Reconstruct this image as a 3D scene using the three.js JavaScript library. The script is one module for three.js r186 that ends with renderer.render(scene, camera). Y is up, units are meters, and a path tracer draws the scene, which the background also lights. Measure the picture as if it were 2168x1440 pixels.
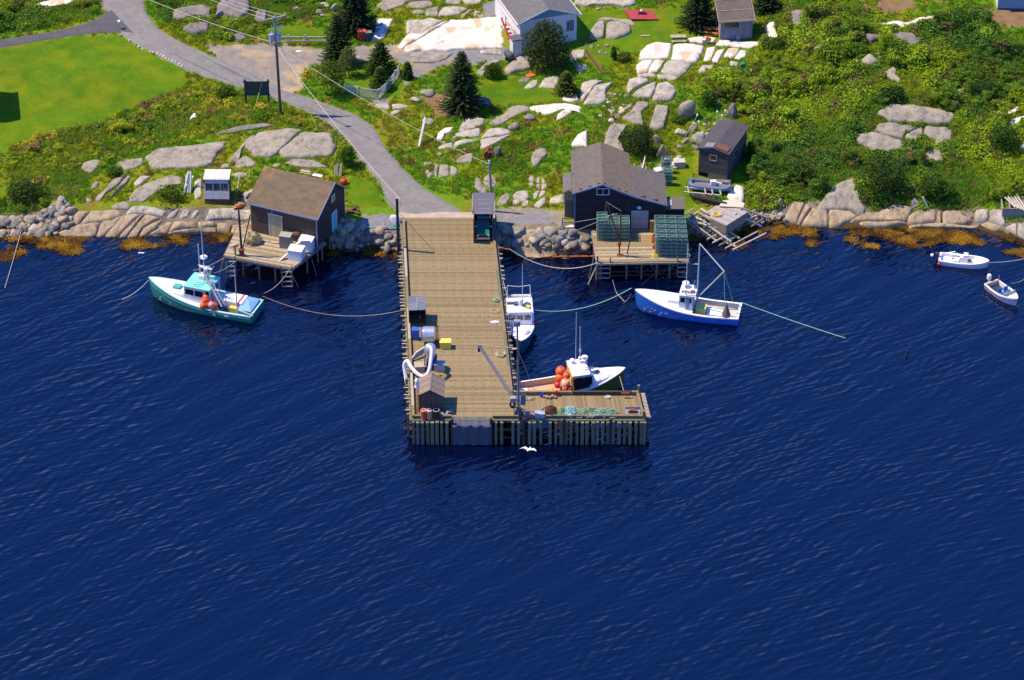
import * as THREE from 'three';
import { mergeGeometries, mergeVertices } from 'three/addons/utils/BufferGeometryUtils.js';

// ---------- camera, sky, sun, exposure ----------
const PITCH = 34 * Math.PI / 180, DIST = 300, FPX = 6000;
const scene = new THREE.Scene();
const camera = new THREE.PerspectiveCamera(2 * Math.atan(720 / FPX) * 180 / Math.PI, 2168 / 1440, 1, 4000);
camera.position.set(0, DIST * Math.sin(PITCH), DIST * Math.cos(PITCH));
camera.lookAt(0, 0, 0);
camera.updateMatrixWorld();
const SUN_DIR = new THREE.Vector3(-0.50, 0.86, -0.085).normalize();
const sky = (() => {                                   // clear deep blue sky, paler towards the horizon, faint glow round the sun
  const w = 256, h = 128, d = new Float32Array(w * h * 4);
  for (let j = 0; j < h; j++) for (let i = 0; i < w; i++) {
    const el = Math.asin(Math.max(-1, Math.min(1, Math.sin(((j + .5) / h - .5) * Math.PI))));
    const az = ((i + .5) / w - .5) * Math.PI * 2;
    const v = new THREE.Vector3(Math.cos(el) * Math.cos(az), Math.sin(el), Math.cos(el) * Math.sin(az));
    const k = Math.pow(1 - Math.max(0, v.y), 4), g = Math.pow(Math.max(0, v.dot(SUN_DIR)), 24) * .35;
    const o = (j * w + i) * 4;
    d[o] = .036 + .30 * k + g; d[o + 1] = .155 + .40 * k + g; d[o + 2] = .64 + .42 * k + g; d[o + 3] = 1;
  }
  const t = new THREE.DataTexture(d, w, h, THREE.RGBAFormat, THREE.FloatType);
  t.mapping = THREE.EquirectangularReflectionMapping; t.magFilter = t.minFilter = THREE.LinearFilter; t.needsUpdate = true;
  return t;
})();
scene.background = sky; scene.environment = sky; scene.backgroundIntensity = 1; scene.environmentIntensity = 1;
const sun = new THREE.DirectionalLight(0xffeacb, 4.7);
sun.position.copy(SUN_DIR).multiplyScalar(260); sun.castShadow = true;
Object.assign(sun.shadow.camera, { left: -110, right: 110, top: 110, bottom: -110, near: 1, far: 600 });
sun.shadow.mapSize.set(4096, 4096); sun.shadow.radius = 1;
scene.add(sun, sun.target);
const renderer = new THREE.WebGLRenderer({ antialias: true });
renderer.toneMapping = THREE.LinearToneMapping; renderer.toneMappingExposure = 1.3;
renderer.shadowMap.enabled = true; renderer.shadowMap.type = THREE.PCFSoftShadowMap;

// ---------- random numbers and noise ----------
function rng(a) { return () => { a |= 0; a = a + 0x6D2B79F5 | 0; let t = Math.imul(a ^ a >>> 15, 1 | a); t = t + Math.imul(t ^ t >>> 7, 61 | t) ^ t; return ((t ^ t >>> 14) >>> 0) / 4294967296; }; }
const R = rng(7);
const rr = (a, b) => a + (b - a) * R();
function hash(i, j, s) { let h = Math.imul(i, 374761393) ^ Math.imul(j, 668265263) ^ Math.imul(s, 1274126177); h = Math.imul(h ^ h >>> 13, 1274126177); return ((h ^ h >>> 16) >>> 0) / 4294967296; }
function vn(x, y, s = 0, per = 0) {
  const i = Math.floor(x), j = Math.floor(y), f = x - i, g = y - j, u = f * f * (3 - 2 * f), v = g * g * (3 - 2 * g);
  const m = per ? (a => ((a % per) + per) % per) : (a => a);
  const a = hash(m(i), m(j), s), b = hash(m(i + 1), m(j), s), c = hash(m(i), m(j + 1), s), d = hash(m(i + 1), m(j + 1), s);
  return a + (b - a) * u + (c - a) * v + (a - b - c + d) * u * v;
}
function fbm(x, y, s = 0, o = 4, per = 0) { let a = 0, k = .5, t = 0; for (let i = 0; i < o; i++) { a += k * vn(x, y, s + i * 17, per); t += k; x *= 2; y *= 2; per *= 2; k *= .5; } return a / t; }
const sm = (a, b, x) => { x = Math.max(0, Math.min(1, (x - a) / (b - a))); return x * x * (3 - 2 * x); };
const lerp = (a, b, t) => a + (b - a) * t;

// ---------- surveyed positions: a sighting (column, row of the photograph) meets a level or the terrain ----------
const SP = Math.sin(PITCH), CP = Math.cos(PITCH), CAMH = DIST * SP, CAMZ = DIST * CP;
function at(px, py, h = 0) {
  const u = (px - 1084) / FPX, v = (py - 720) / FPX, t = (CAMH - h) / (SP + v * CP);
  return new THREE.Vector3(u * t, h, CAMZ - t * (CP - v * SP));
}
function rowOf(x, y, z) { const dy = y - CAMH, dz = z - CAMZ, dep = -dy * SP - dz * CP, up = dy * CP - dz * SP; return 720 - FPX * up / dep; }
function heightFor(p, py) { let a = -5, b = 40; for (let i = 0; i < 40; i++) { const m = (a + b) / 2; if (rowOf(p.x, m, p.z) > py) a = m; else b = m; } return (a + b) / 2; }
const pxm = py => 20 * (SP + (py - 720) / FPX * CP) / SP;      // pixels per metre near that row
const shorePx = [[-700, 520], [-200, 502], [0, 497], [60, 495], [120, 500], [150, 499], [300, 501], [400, 497], [510, 492], [560, 510], [690, 525], [735, 533], [760, 530], [845, 535], [950, 535], [1050, 530], [1100, 540], [1180, 545], [1250, 540], [1330, 520], [1450, 515], [1560, 500], [1620, 470], [1660, 474], [1700, 481], [1800, 484], [1900, 488], [2000, 484], [2060, 483], [2110, 497], [2168, 507], [2300, 535], [2900, 600]];
const shoreW = shorePx.map(([a, b]) => { const p = at(a, b, 0); return [p.x, p.z]; });
function interp(tab, x) { if (x <= tab[0][0]) return tab[0][1]; for (let i = 1; i < tab.length; i++) if (x <= tab[i][0]) { const t = (x - tab[i - 1][0]) / (tab[i][0] - tab[i - 1][0]); return lerp(tab[i - 1][1], tab[i][1], t); } return tab[tab.length - 1][1]; }
const riseTab = [[-300, 6], [-75, 6], [-57, 5], [-30, 4.4], [-21, 2.6], [-5, 2.2], [5, 2.4], [14, 3], [24, 5], [30, 5.5], [60, 5], [300, 6]];
function T(x, z) {
  const d = interp(shoreW, x) - z;
  if (d < 0) return Math.max(-4, d * .55);
  const w = interp(riseTab, x), top = 2.35, k = Math.min(1, d / w);
  const inland = Math.max(0, d - w);
  let y = top * (1 - Math.pow(1 - k, 1.7)) + inland * .045;
  const calm = sm(2, 14, inland);
  y += calm * ((fbm(x * .05 + 9, z * .05, 3, 2) - .5) * 2.0) ;
  y += sm(28, 45, x) * sm(2, 18, inland) * 2.2;
  return y;
}
function G(px, py, dh = 0) { let h = 3, p; for (let i = 0; i < 40; i++) { p = at(px, py, h + dh); h = .5 * h + .5 * T(p.x, p.z); } p.y = T(p.x, p.z); return p; }
// sheets of a drawing: positions read off an enlarged piece of the photograph
const sheet = (x0, y0, k) => pts => pts.map(([a, b]) => [x0 + a / k, y0 + b / k]);
const ground = pts => pts.map(([a, b]) => { const p = G(a, b); return [p.x, p.z]; });
function inside(poly, x, z) { let c = false; for (let i = 0, j = poly.length - 1; i < poly.length; j = i++) { const a = poly[i], b = poly[j]; if ((a[1] > z) !== (b[1] > z) && x < (b[0] - a[0]) * (z - a[1]) / (b[1] - a[1]) + a[0]) c = !c; } return c; }
function bounds(poly) { let a = 1e9, b = -1e9, c = 1e9, d = -1e9; for (const [x, z] of poly) { a = Math.min(a, x); b = Math.max(b, x); c = Math.min(c, z); d = Math.max(d, z); } return [a, b, c, d]; }
const KEEP = [];                                             // footprints where no plants grow
function keepClear(poly) { KEEP.push([poly, bounds(poly)]); }
function clear(x, z) { for (const [p, b] of KEEP) if (x > b[0] && x < b[1] && z > b[2] && z < b[3] && inside(p, x, z)) return false; return true; }

// ---------- textures ----------
function tex(w, h, fn, srgb, rep) {
  const d = new Uint8Array(w * h * 4);
  for (let j = 0; j < h; j++) for (let i = 0; i < w; i++) { const c = fn(i, j), o = (j * w + i) * 4; if (typeof c === 'number') { d[o] = d[o + 1] = d[o + 2] = Math.max(0, Math.min(255, c * 255)); } else { for (let k = 0; k < 3; k++) d[o + k] = Math.max(0, Math.min(255, c[k])); } d[o + 3] = 255; }
  const t = new THREE.DataTexture(d, w, h, THREE.RGBAFormat, THREE.UnsignedByteType);
  t.wrapS = t.wrapT = THREE.RepeatWrapping; t.magFilter = THREE.LinearFilter; t.minFilter = THREE.LinearMipmapLinearFilter; t.generateMipmaps = true;
  if (srgb) t.colorSpace = THREE.SRGBColorSpace; if (rep) t.repeat.set(rep, rep); t.needsUpdate = true; return t;
}
const toS = c => 255 * (c <= .0031308 ? 12.92 * c : 1.055 * Math.pow(c, 1 / 2.4) - .055);
const S3 = (r, g, b, k = 1) => [toS(Math.max(0, r * k)), toS(Math.max(0, g * k)), toS(Math.max(0, b * k))];
// tone maps: near white, multiplied by the material's own colour
const woodMap = tex(512, 256, (i, j) => { const a = fbm(i / 64, j / 3.2, 5, 4, 8 * 1), s = fbm(i / 32, j / 16, 9, 3, 16), k = .72 + .28 * a + (s > .55 ? -.34 * sm(.55, .75, s) : 0); return S3(k, k * .985, k * .96); }, true);
const woodBump = tex(512, 256, (i, j) => fbm(i / 64, j / 3.2, 5, 3, 8), false);
const graniteMap = tex(512, 512, (i, j) => {
  const a = fbm(i / 32, j / 32, 21, 5, 16), l = fbm(i / 42.667, j / 42.667, 33, 4, 12), s = hash(i, j, 4), f = fbm(i / 6, j / 6, 61, 2, 85.333 | 0);
  let k = .62 + .42 * a + (s - .5) * .16 + (f - .5) * .18; let c = [k, k * .985, k * .95];
  const w = sm(.60, .70, l + (f - .5) * .3); c = c.map((v, q) => lerp(v, [1.12, 1.1, 1.02][q], w * .55));
  const dk = sm(.36, .28, l + (f - .5) * .35); c = c.map((v, q) => v * lerp(1, [.62, .62, .6][q], dk * .8));
  return S3(c[0] * .8, c[1] * .8, c[2] * .8);
}, true);
const rockBump = tex(512, 512, (i, j) => .55 * fbm(i / 64, j / 64, 12, 5, 8) + .3 * fbm(i / 8, j / 8, 14, 3, 64) + .15 * sm(0, .03, Math.abs(fbm(i / 85.333, j / 42.667, 19, 3, 6) - .5)), false);
const speckMap = tex(256, 256, (i, j) => { const k = .84 + .3 * (fbm(i / 16, j / 16, 51, 4, 16) - .5) + .22 * (hash(i, j, 8) - .5); return S3(k, k, k); }, true);
const shingleMap = tex(512, 512, (i, j) => { const row = Math.floor(j / 16), k = .8 + .26 * (hash(Math.floor((i + (row % 2) * 17) / 34), row, 3) - .5) + .25 * (fbm(i / 64, j / 64, 71, 4, 8) - .5) + .16 * (hash(i, j, 18) - .5) - (j % 16 < 2 ? .12 : 0); return S3(k, k, k); }, true);
const bleachedMap = tex(512, 512, (i, j) => { const a = fbm(i / 64, j / 64, 23, 4, 8), f = fbm(i / 8, j / 8, 24, 3, 64), t = sm(.58, .72, fbm(i / 85.333, j / 170.667, 29, 4, 6) + (f - .5) * .2); const k = .86 + .2 * (a - .5) + .16 * (f - .5) + .08 * (hash(i, j, 5) - .5); return S3(k * lerp(1, .82, t), k * lerp(.99, .66, t), k * lerp(.97, .46, t)); }, true);
// ---------- materials ----------
const MC = {};
function mat(r, g, b, o = {}) {
  const key = [r, g, b, JSON.stringify(o, (k, v) => v && v.isTexture ? v.uuid : v)].join();
  if (MC[key]) return MC[key];
  const m = new THREE.MeshPhysicalMaterial({ roughness: .7, ...o }); m.color.setRGB(r, g, b);
  return MC[key] = m;
}
const wood = (r, g, b, o = {}) => mat(r, g, b, { roughness: .85, map: woodMap, bumpMap: woodBump, bumpScale: .006, ...o });
const greyWoods = [[.30, .23, .115], [.335, .26, .13], [.27, .205, .1], [.36, .28, .14], [.32, .25, .13], [.245, .19, .095]].map(c => wood(...c));
const W = {
  grey: greyWoods[0], pale: wood(.52, .45, .33), driftwood: wood(.62, .58, .5), dark: wood(.06, .05, .045), tar: wood(.035, .03, .03), brown: wood(.16, .09, .05), green: wood(.17, .19, .11), post: wood(.24, .23, .17), orange: wood(.5, .26, .08),
};
const P = {
  white: mat(.8, .8, .8, { roughness: .45 }), whiteWood: wood(.78, .77, .74), cream: mat(.7, .66, .5, { roughness: .6 }), steel: mat(.55, .57, .6, { roughness: .32, metalness: .9 }), grey: mat(.3, .31, .33, { roughness: .6 }),
  dark: mat(.03, .03, .035, { roughness: .6 }), rubber: mat(.02, .02, .022, { roughness: .9 }), red: mat(.55, .03, .02, { roughness: .5 }), orange: mat(.85, .13, .02, { roughness: .45 }), blue: mat(.03, .12, .5, { roughness: .5 }),
  yellow: mat(.75, .62, .1, { roughness: .55 }), teal: mat(.1, .5, .47, { roughness: .5 }), glass: mat(.012, .016, .025, { roughness: .06, ior: 1.5, clearcoat: 1 }), rust: mat(.26, .07, .025, { roughness: .9, map: speckMap }), ropeGreen: mat(.28, .55, .42, { roughness: .9 }), rope: mat(.5, .42, .28, { roughness: .95 }), ropeWhite: mat(.65, .65, .6, { roughness: .9 }), silver: mat(.68, .7, .73, { roughness: .34, metalness: .75 }),
};
// ---------- geometry helpers ----------
function bx(w, h, d, x = 0, y = 0, z = 0, ry = 0) {                 // box with uv in metres, grain along its longest side
  const g = new THREE.BoxGeometry(w, h, d), uv = g.attributes.uv, dims = [[d, h], [d, h], [w, d], [w, d], [w, h], [w, h]], ou = R() * 7, ov = R() * 7;
  for (let f = 0; f < 6; f++) for (let k = 0; k < 4; k++) { const i = f * 4 + k; let a = uv.getX(i) * dims[f][0], b = uv.getY(i) * dims[f][1]; if (dims[f][1] > dims[f][0]) [a, b] = [b, a]; uv.setXY(i, a * .5 + ou, b * 1.6 + ov); }
  if (ry) g.rotateY(ry); g.translate(x, y, z); return g;
}
const V = (x, y, z) => new THREE.Vector3(x, y, z);
function bar(a, b, r, r2 = r, n = 6) {
  const l = a.distanceTo(b), g = new THREE.CylinderGeometry(r2, r, l, n, 1); const uv = g.attributes.uv; for (let i = 0; i < uv.count; i++) uv.setXY(i, uv.getY(i) * l * .5, uv.getX(i) * .6);
  g.applyQuaternion(new THREE.Quaternion().setFromUnitVectors(V(0, 1, 0), b.clone().sub(a).normalize())); g.translate((a.x + b.x) / 2, (a.y + b.y) / 2, (a.z + b.z) / 2); return g;
}
function beam(a, b, w, h) {                                          // squared timber between two points
  const d = b.clone().sub(a), l = d.length(), g = bx(l, h, w); const e = d.normalize(), up = Math.abs(e.y) > .95 ? V(0, 0, 1) : V(0, 1, 0), s = V().crossVectors(e, up).normalize(), u = V().crossVectors(s, e);
  g.applyMatrix4(new THREE.Matrix4().makeBasis(e, u, s)); g.translate((a.x + b.x) / 2, (a.y + b.y) / 2, (a.z + b.z) / 2); return g;
}
function merge(gs) { gs = [].concat(gs).map(g => { const q = g.index ? g.toNonIndexed() : g; for (const k of Object.keys(q.attributes)) if (!['position', 'normal', 'uv'].includes(k)) q.deleteAttribute(k); if (!q.attributes.uv) q.setAttribute('uv', new THREE.BufferAttribute(new Float32Array(q.attributes.position.count * 2), 2)); return q; }); return gs.length === 1 ? gs[0] : mergeGeometries(gs); }
function meshGeo(pos, idx, uvs, flat) { let g = new THREE.BufferGeometry(); g.setAttribute('position', new THREE.Float32BufferAttribute(pos, 3)); if (uvs) g.setAttribute('uv', new THREE.Float32BufferAttribute(uvs, 2)); g.setIndex(idx); if (flat) g = g.toNonIndexed(); g.computeVertexNormals(); if (!uvs) { const p = g.attributes.position, u = new Float32Array(p.count * 2); for (let i = 0; i < p.count; i++) { u[2 * i] = p.getX(i) * .5 + p.getZ(i) * .3; u[2 * i + 1] = p.getY(i) * .5 + p.getZ(i) * .4; } g.setAttribute('uv', new THREE.BufferAttribute(u, 2)); } return g; }
function tube(pts, r, n = 24, m = 5) { return new THREE.TubeGeometry(new THREE.CatmullRomCurve3(pts), n, r, m, false); }
function prism(outline, d, o = {}) { const s = new THREE.Shape(outline.map(p => new THREE.Vector2(p[0], p[1]))); const g = new THREE.ExtrudeGeometry(s, { depth: d, bevelEnabled: false, ...o }); g.translate(0, 0, -d / 2); return g; }
// ---------- things and parts ----------
const taken = {};
function numbered(n) { const k = taken[n] = (taken[n] ?? -1) + 1; return k ? n + '_' + String(k).padStart(3, '0') : n; }
function thing(name, label, category, pos = V(0, 0, 0), turn = 0, group) { const o = new THREE.Group(); o.name = numbered(name); o.position.copy(pos); o.rotation.y = turn; o.userData = { label, category }; if (group) o.userData.group = group; scene.add(o); return o; }
function part(parent, name, geos, m, label) { const o = new THREE.Mesh(merge(geos), m); o.name = name; o.castShadow = o.receiveShadow = true; if (label) o.userData.label = label; parent.add(o); return o; }
function solo(name, label, category, geos, m, pos, turn = 0, group) { const o = new THREE.Mesh(merge(geos), m); o.name = numbered(name); o.castShadow = o.receiveShadow = true; if (pos) o.position.copy(pos); o.rotation.y = turn; o.userData = { label, category }; if (group) o.userData.group = group; scene.add(o); return o; }
function setting(name, geo, m, kind = 'structure') { const o = geo ? new THREE.Mesh(geo, m) : new THREE.Group(); o.name = numbered(name); o.castShadow = o.receiveShadow = true; o.userData = { kind }; scene.add(o); return o; }
function copyOf(src, pos, turn, label) { const c = src.clone(); c.name = numbered(src.name.replace(/_\d{3}$/, '')); c.userData = { ...src.userData }; if (label) c.userData.label = label; c.position.copy(pos); c.rotation.y = turn; scene.add(c); return c; }
// ================= THE LAND =================
const sA = sheet(0, 0, 3.871), sB = sheet(480, 0, 4.927), sC = sheet(780, 180, 4.713), sD = sheet(1240, 0, 4.713), sE = sheet(1180, 180, 4.713), sF = sheet(1640, 240, 4.106), sG = sheet(1640, 0, 4.106), sH = sheet(860, 0, 4.927), sK = sheet(380, 320, 4.5), sL = sheet(0, 240, 4.5), s1 = p => p;
const zone = {
  lawn: [
    [[-90, 112], [0, 101], [150, 78], [250, 73], [275, 85], [330, 120], [395, 150], [392, 178], [340, 205], [200, 262], [90, 285], [22, 310], [10, 420], [-90, 440]],
    [[740, 372], [798, 383], [814, 440], [757, 441], [733, 420]], [[1228, 22], [1330, 20], [1440, 18], [1500, 55], [1490, 85], [1400, 95], [1345, 112], [1255, 150], [1232, 110]], [[1020, 170], [1110, 160], [1190, 195], [1185, 215], [1060, 225], [1010, 205]],
    [[720, 135], [870, 140], [850, 200], [790, 215], [700, 200], [660, 170]], [[570, 50], [690, 60], [690, 80], [575, 80]], [[1410, 330], [1470, 330], [1470, 440], [1430, 440], [1405, 400]]].map(ground),
  bush: [
    [[1600, 70], [1660, 10], [1840, -30], [1880, 60], [2060, 10], [2100, 60], [2260, 150], [2260, 420], [2060, 440], [1900, 445], [1830, 430], [1790, 380], [1720, 425], [1650, 432], [1590, 440], [1575, 400], [1600, 330], [1590, 250], [1480, 205], [1500, 150], [1610, 130]],
    [[390, 180], [510, 192], [640, 262], [722, 288], [757, 352], [740, 370], [715, 300], [560, 258], [480, 272], [310, 318], [230, 348], [160, 405], [100, 440], [-60, 475], [-60, 340], [100, 285], [210, 262], [340, 205]],
    [[-90, -60], [190, -60], [205, 30], [120, 55], [-90, 78]], [[320, -40], [700, -40], [700, 20], [560, 60], [520, 90], [400, 75], [330, 30]],
    [[1310, 270], [1400, 260], [1400, 340], [1300, 340]], [[1040, 300], [1130, 300], [1140, 370], [1040, 360]]].map(ground),
  soil: [[[1818, 0], [1935, 0], [1940, 15], [1885, 28], [1820, 36]], [[2070, 20], [2168, 20], [2250, 60], [2150, 58], [2080, 45]], [[885, 205], [940, 195], [1000, 235], [985, 252], [930, 245]]].map(ground),
  tan: [[[432, 95], [560, 93], [690, 103], [760, 97], [880, 92], [870, 112], [790, 120], [690, 132], [645, 145], [635, 165], [648, 190], [600, 200], [545, 165], [470, 128]], [[205, -20], [215, 20], [228, 28], [222, -20]]].map(ground),
  gravel: [[[690, 105], [880, 95], [1090, 100], [1085, 125], [1000, 135], [930, 140], [880, 170], [850, 190], [820, 222], [770, 222], [830, 200], [850, 165], [870, 145], [840, 130], [700, 132]], [[1045, 440], [1190, 445], [1190, 475], [1045, 472]], [[760, 455], [850, 455], [850, 500], [765, 492]], [[1020, 5], [1070, 0], [1065, 30], [1020, 40]]].map(ground),
  dry: [[[790, 250], [850, 260], [870, 330], [850, 350], [815, 300]], [[560, 80], [690, 88], [690, 100], [560, 98], [440, 92], [470, 80]], [[610, 210], [700, 250], [760, 350], [740, 360], [690, 280], [600, 240]], [[2020, 230], [2168, 215], [2168, 260], [2040, 300], [2010, 270]], [[1300, 200], [1420, 190], [1430, 250], [1250, 330], [1240, 280]]].map(ground),
  shoreRock: [[[120, 450], [330, 440], [535, 430], [700, 470], [760, 520], [560, 530], [110, 515]], [[1590, 440], [1660, 425], [1830, 430], [2168, 440], [2250, 560], [1600, 500]], [[690, 480], [1300, 470], [1300, 560], [690, 560]]].map(ground),
};
const zb = {}; for (const k in zone) zb[k] = zone[k].map(bounds);
function inZone(k, x, z) { const L = zone[k]; for (let i = 0; i < L.length; i++) { const b = zb[k][i]; if (x > b[0] && x < b[1] && z > b[2] && z < b[3] && inside(L[i], x, z)) return true; } return false; }
// soil and turf colours over the whole visible slope, painted in ground metres
const GX0 = -86, GX1 = 86, GZ0 = -112, GZ1 = -14;
const groundMap = tex(2048, 1152, (i, j) => {
  const x = lerp(GX0, GX1, (i + .5) / 2048), z = lerp(GZ1, GZ0, (j + .5) / 1152);
  const wx = x + (fbm(x * 1.1, z * 1.1, 41, 3) - .5) * 1.5, wz = z + (fbm(x * 1.1, z * 1.1, 43, 3) - .5) * 1.5;
  const n1 = fbm(x * .22, z * .22, 1, 3), n2 = fbm(x * 1.7, z * 1.7, 2, 3), n3 = hash(i, j, 6), n4 = fbm(x * .6, z * .6, 81, 3);
  let c;
  const d = interp(shoreW, wx) - wz;
  if (inZone('lawn', wx, wz)) { const k = .86 + .22 * n1 + .18 * (n2 - .5) + .3 * (n3 - .5) + .03 * Math.sin(z * 2.1 + x * .25 + 4 * n1) + .3 * (n4 - .5); c = [.118 * k * (1 + .9 * (n4 - .5)), .205 * k, .006 * k]; }
  else if (inZone('soil', wx, wz)) { const k = .7 + .5 * n2 + .3 * (n3 - .5); c = [.26 * k, .17 * k, .09 * k]; }
  else if (inZone('tan', wx, wz)) { const k = .75 + .4 * n2 + .2 * (n3 - .5), q = sm(.4, .65, n4); c = [lerp(.3, .44, q) * k, lerp(.27, .35, q) * k, lerp(.23, .22, q) * k]; }
  else if (inZone('gravel', wx, wz)) { const k = .8 + .35 * n2 + .3 * (n3 - .5); c = [.25 * k, .25 * k, .255 * k]; if (n4 > .6) c = [.3 * k, .27 * k, .2 * k]; }
  else if (inZone('shoreRock', x, z) || d < 2.2) { const k = .6 + .5 * n2 + .3 * (n3 - .5), a = sm(.5, .62, n4); c = [lerp(.3, .2, a) * k, lerp(.24, .19, a) * k, lerp(.17, .15, a) * k]; if (d < .5) c = [.1 * k, .07 * k, .02 * k]; }
  else if (inZone('bush', wx, wz)) { const k = .55 + .5 * n2 + .3 * (n3 - .5); c = [.075 * k, .12 * k, .012 * k]; }
  else {
    const k = .7 + .35 * n2 + .35 * (n3 - .5) + .2 * n4; const y = sm(.42, .62, n1), o = sm(.6, .72, n4) * .6;
    c = [lerp(.14, .21, y) * k, lerp(.26, .255, y) * k, .012 * k]; c = [lerp(c[0], .22 * k, o), lerp(c[1], .14 * k, o), lerp(c[2], .03 * k, o)];
    if (inZone('dry', wx, wz)) { const q = .35 + .5 * n4; c = [lerp(c[0], .26 * k, q), lerp(c[1], .17 * k, q), lerp(c[2], .035 * k, q)]; }
  }
  return S3(c[0], c[1], c[2]);
}, true);
groundMap.wrapS = groundMap.wrapT = THREE.MirroredRepeatWrapping;
const turfBump = tex(512, 512, (i, j) => .5 * fbm(i / 4, j / 4, 91, 2, 128) + .5 * fbm(i / 32, j / 32, 92, 4, 16), false, 24);
{
  const xs = [], zs = []; for (let x = -700; x < -90; x += 30) xs.push(x); for (let x = -90; x <= 90; x += .5) xs.push(x); for (let x = 110; x <= 700; x += 30) xs.push(x);
  for (let z = -1500; z < -160; z += 60) zs.push(z); for (let z = -160; z < -115; z += 5) zs.push(z); for (let z = -115; z <= -12; z += .4) zs.push(z); for (let z = -10; z <= 200; z += 30) zs.push(z);
  const pos = [], uv = [], idx = [];
  for (const z of zs) for (const x of xs) { let y = T(x, z); if (z > -115 && y > .3) { y += (fbm(x * .9, z * .9, 77, 3) - .5) * (inZone('lawn', x, z) || inZone('tan', x, z) || inZone('gravel', x, z) ? .02 : inZone('bush', x, z) ? .5 : .1); } pos.push(x, y, z); uv.push((x - GX0) / (GX1 - GX0), (GZ1 - z) / (GZ1 - GZ0)); }
  const n = xs.length; for (let j = 0; j < zs.length - 1; j++) for (let i = 0; i < n - 1; i++) { const a = j * n + i; idx.push(a, a + n, a + 1, a + 1, a + n, a + n + 1); }
  setting('ground', meshGeo(pos, idx, uv), new THREE.MeshPhysicalMaterial({ map: groundMap, roughness: .95, specularIntensity: .2, bumpMap: turfBump, bumpScale: .12 }));
}
// ---------- roads ----------
function resample(pts, n) { const L = [0]; for (let i = 1; i < pts.length; i++) L.push(L[i - 1] + Math.hypot(pts[i][0] - pts[i - 1][0], pts[i][1] - pts[i - 1][1])); const out = []; for (let k = 0; k <= n; k++) { const s = L[L.length - 1] * k / n; let i = 1; while (i < L.length - 1 && L[i] < s) i++; const t = (s - L[i - 1]) / (L[i] - L[i - 1] || 1); out.push([lerp(pts[i - 1][0], pts[i][0], t), lerp(pts[i - 1][1], pts[i][1], t)]); } return out; }
function smoothLine(pts) { const c = new THREE.CatmullRomCurve3(pts.map(p => V(p[0], 0, p[1])), false, 'centripetal'); return c.getPoints(pts.length * 12).map(v => [v.x, v.z]); }
function strip(left, right, n, m, lift, amp) {
  const A = resample(smoothLine(ground(left)), n), B = resample(smoothLine(ground(right)), n), pos = [], uv = [], idx = [];
  for (let i = 0; i <= n; i++) for (let j = 0; j <= m; j++) {
    let t = j / m; const ax = A[i][0], az = A[i][1], bx_ = B[i][0], bz = B[i][1]; let x = lerp(ax, bx_, t), z = lerp(az, bz, t);
    if (j === 0 || j === m) { x += (fbm(x * .8, z * .8, 5, 3) - .5) * amp; z += (fbm(x * .8, z * .8, 6, 3) - .5) * amp; }
    pos.push(x, T(x, z) + (j === 0 || j === m ? -.05 : lift), z); uv.push(x * .2, z * .2);
  }
  for (let i = 0; i < n; i++) for (let j = 0; j < m; j++) { const a = i * (m + 1) + j; idx.push(a, a + 1, a + m + 1, a + 1, a + m + 2, a + m + 1); }
  keepClear([...A, ...B.slice().reverse()]);
  return meshGeo(pos, idx, uv);
}
const asphaltMap = tex(1024, 1024, (i, j) => { const a = fbm(i / 64, j / 64, 101, 5, 16), b = hash(i, j, 2), p = fbm(i / 170.67, j / 170.67, 103, 3, 6), ck = Math.abs(fbm(i / 128, j / 128, 107, 4, 8) - .5); let k = .82 + .3 * (a - .5) + .25 * (b - .5) + .25 * (p - .5); if (ck < .006) k *= .72; return S3(k, k * .99, k * .965); }, true);
const asphalt = mat(.25, .243, .23, { roughness: .92, map: asphaltMap, bumpMap: rockBump, bumpScale: .01 });
setting('road', strip([[200, -30], [222, 20], [250, 68], [330, 118], [400, 152], [470, 176], [540, 196], [600, 218], [660, 243], [700, 268], [735, 305], [770, 348], [800, 388], [818, 430], [845, 458]], [[302, -30], [312, 25], [345, 66], [400, 95], [460, 122], [540, 158], [600, 190], [650, 206], [705, 224], [760, 246], [795, 272], [820, 315], [860, 362], [905, 402], [965, 436], [1002, 458]], 160, 14, .09, .6), asphalt);
setting('driveway', strip([[-80, 97], [0, 83], [100, 68], [180, 48], [215, 30], [228, 15]], [[-80, 113], [0, 102], [120, 82], [200, 72], [255, 72], [290, 78]], 60, 8, .1, .4), mat(.105, .105, .115, { roughness: .93, map: asphaltMap }));
{ // concrete apron between the road end and the pier
  const a = [at(846, 452, 2.55), at(1046, 452, 2.55), at(1046, 462, 2.7), at(848, 462, 2.7)]; const pos = [], uv = [], idx = [];
  const A = [[842, 449], [880, 450], [930, 451], [980, 450], [1048, 447]], B = [[844, 461], [880, 461], [930, 461], [980, 461], [1048, 461]];
  A.forEach((p, i) => { const u = at(p[0], p[1] + 3 * Math.sin(i * 2), 2.66), v = at(B[i][0], B[i][1], 2.72); for (const [q, dy] of [[u, -.6], [u, 0], [v, 0], [v, -2.2]]) { pos.push(q.x, q.y + dy, q.z); uv.push(q.x * .2, q.z * .2 + dy * .2); } });
  for (let i = 0; i < 4; i++) for (let j = 0; j < 3; j++) { const q = i * 4 + j; idx.push(q, q + 1, q + 4, q + 1, q + 5, q + 4); }
  setting('concrete_apron', meshGeo(pos, idx, uv, true), mat(.52, .43, .33, { roughness: .9, map: asphaltMap }));
}
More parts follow.
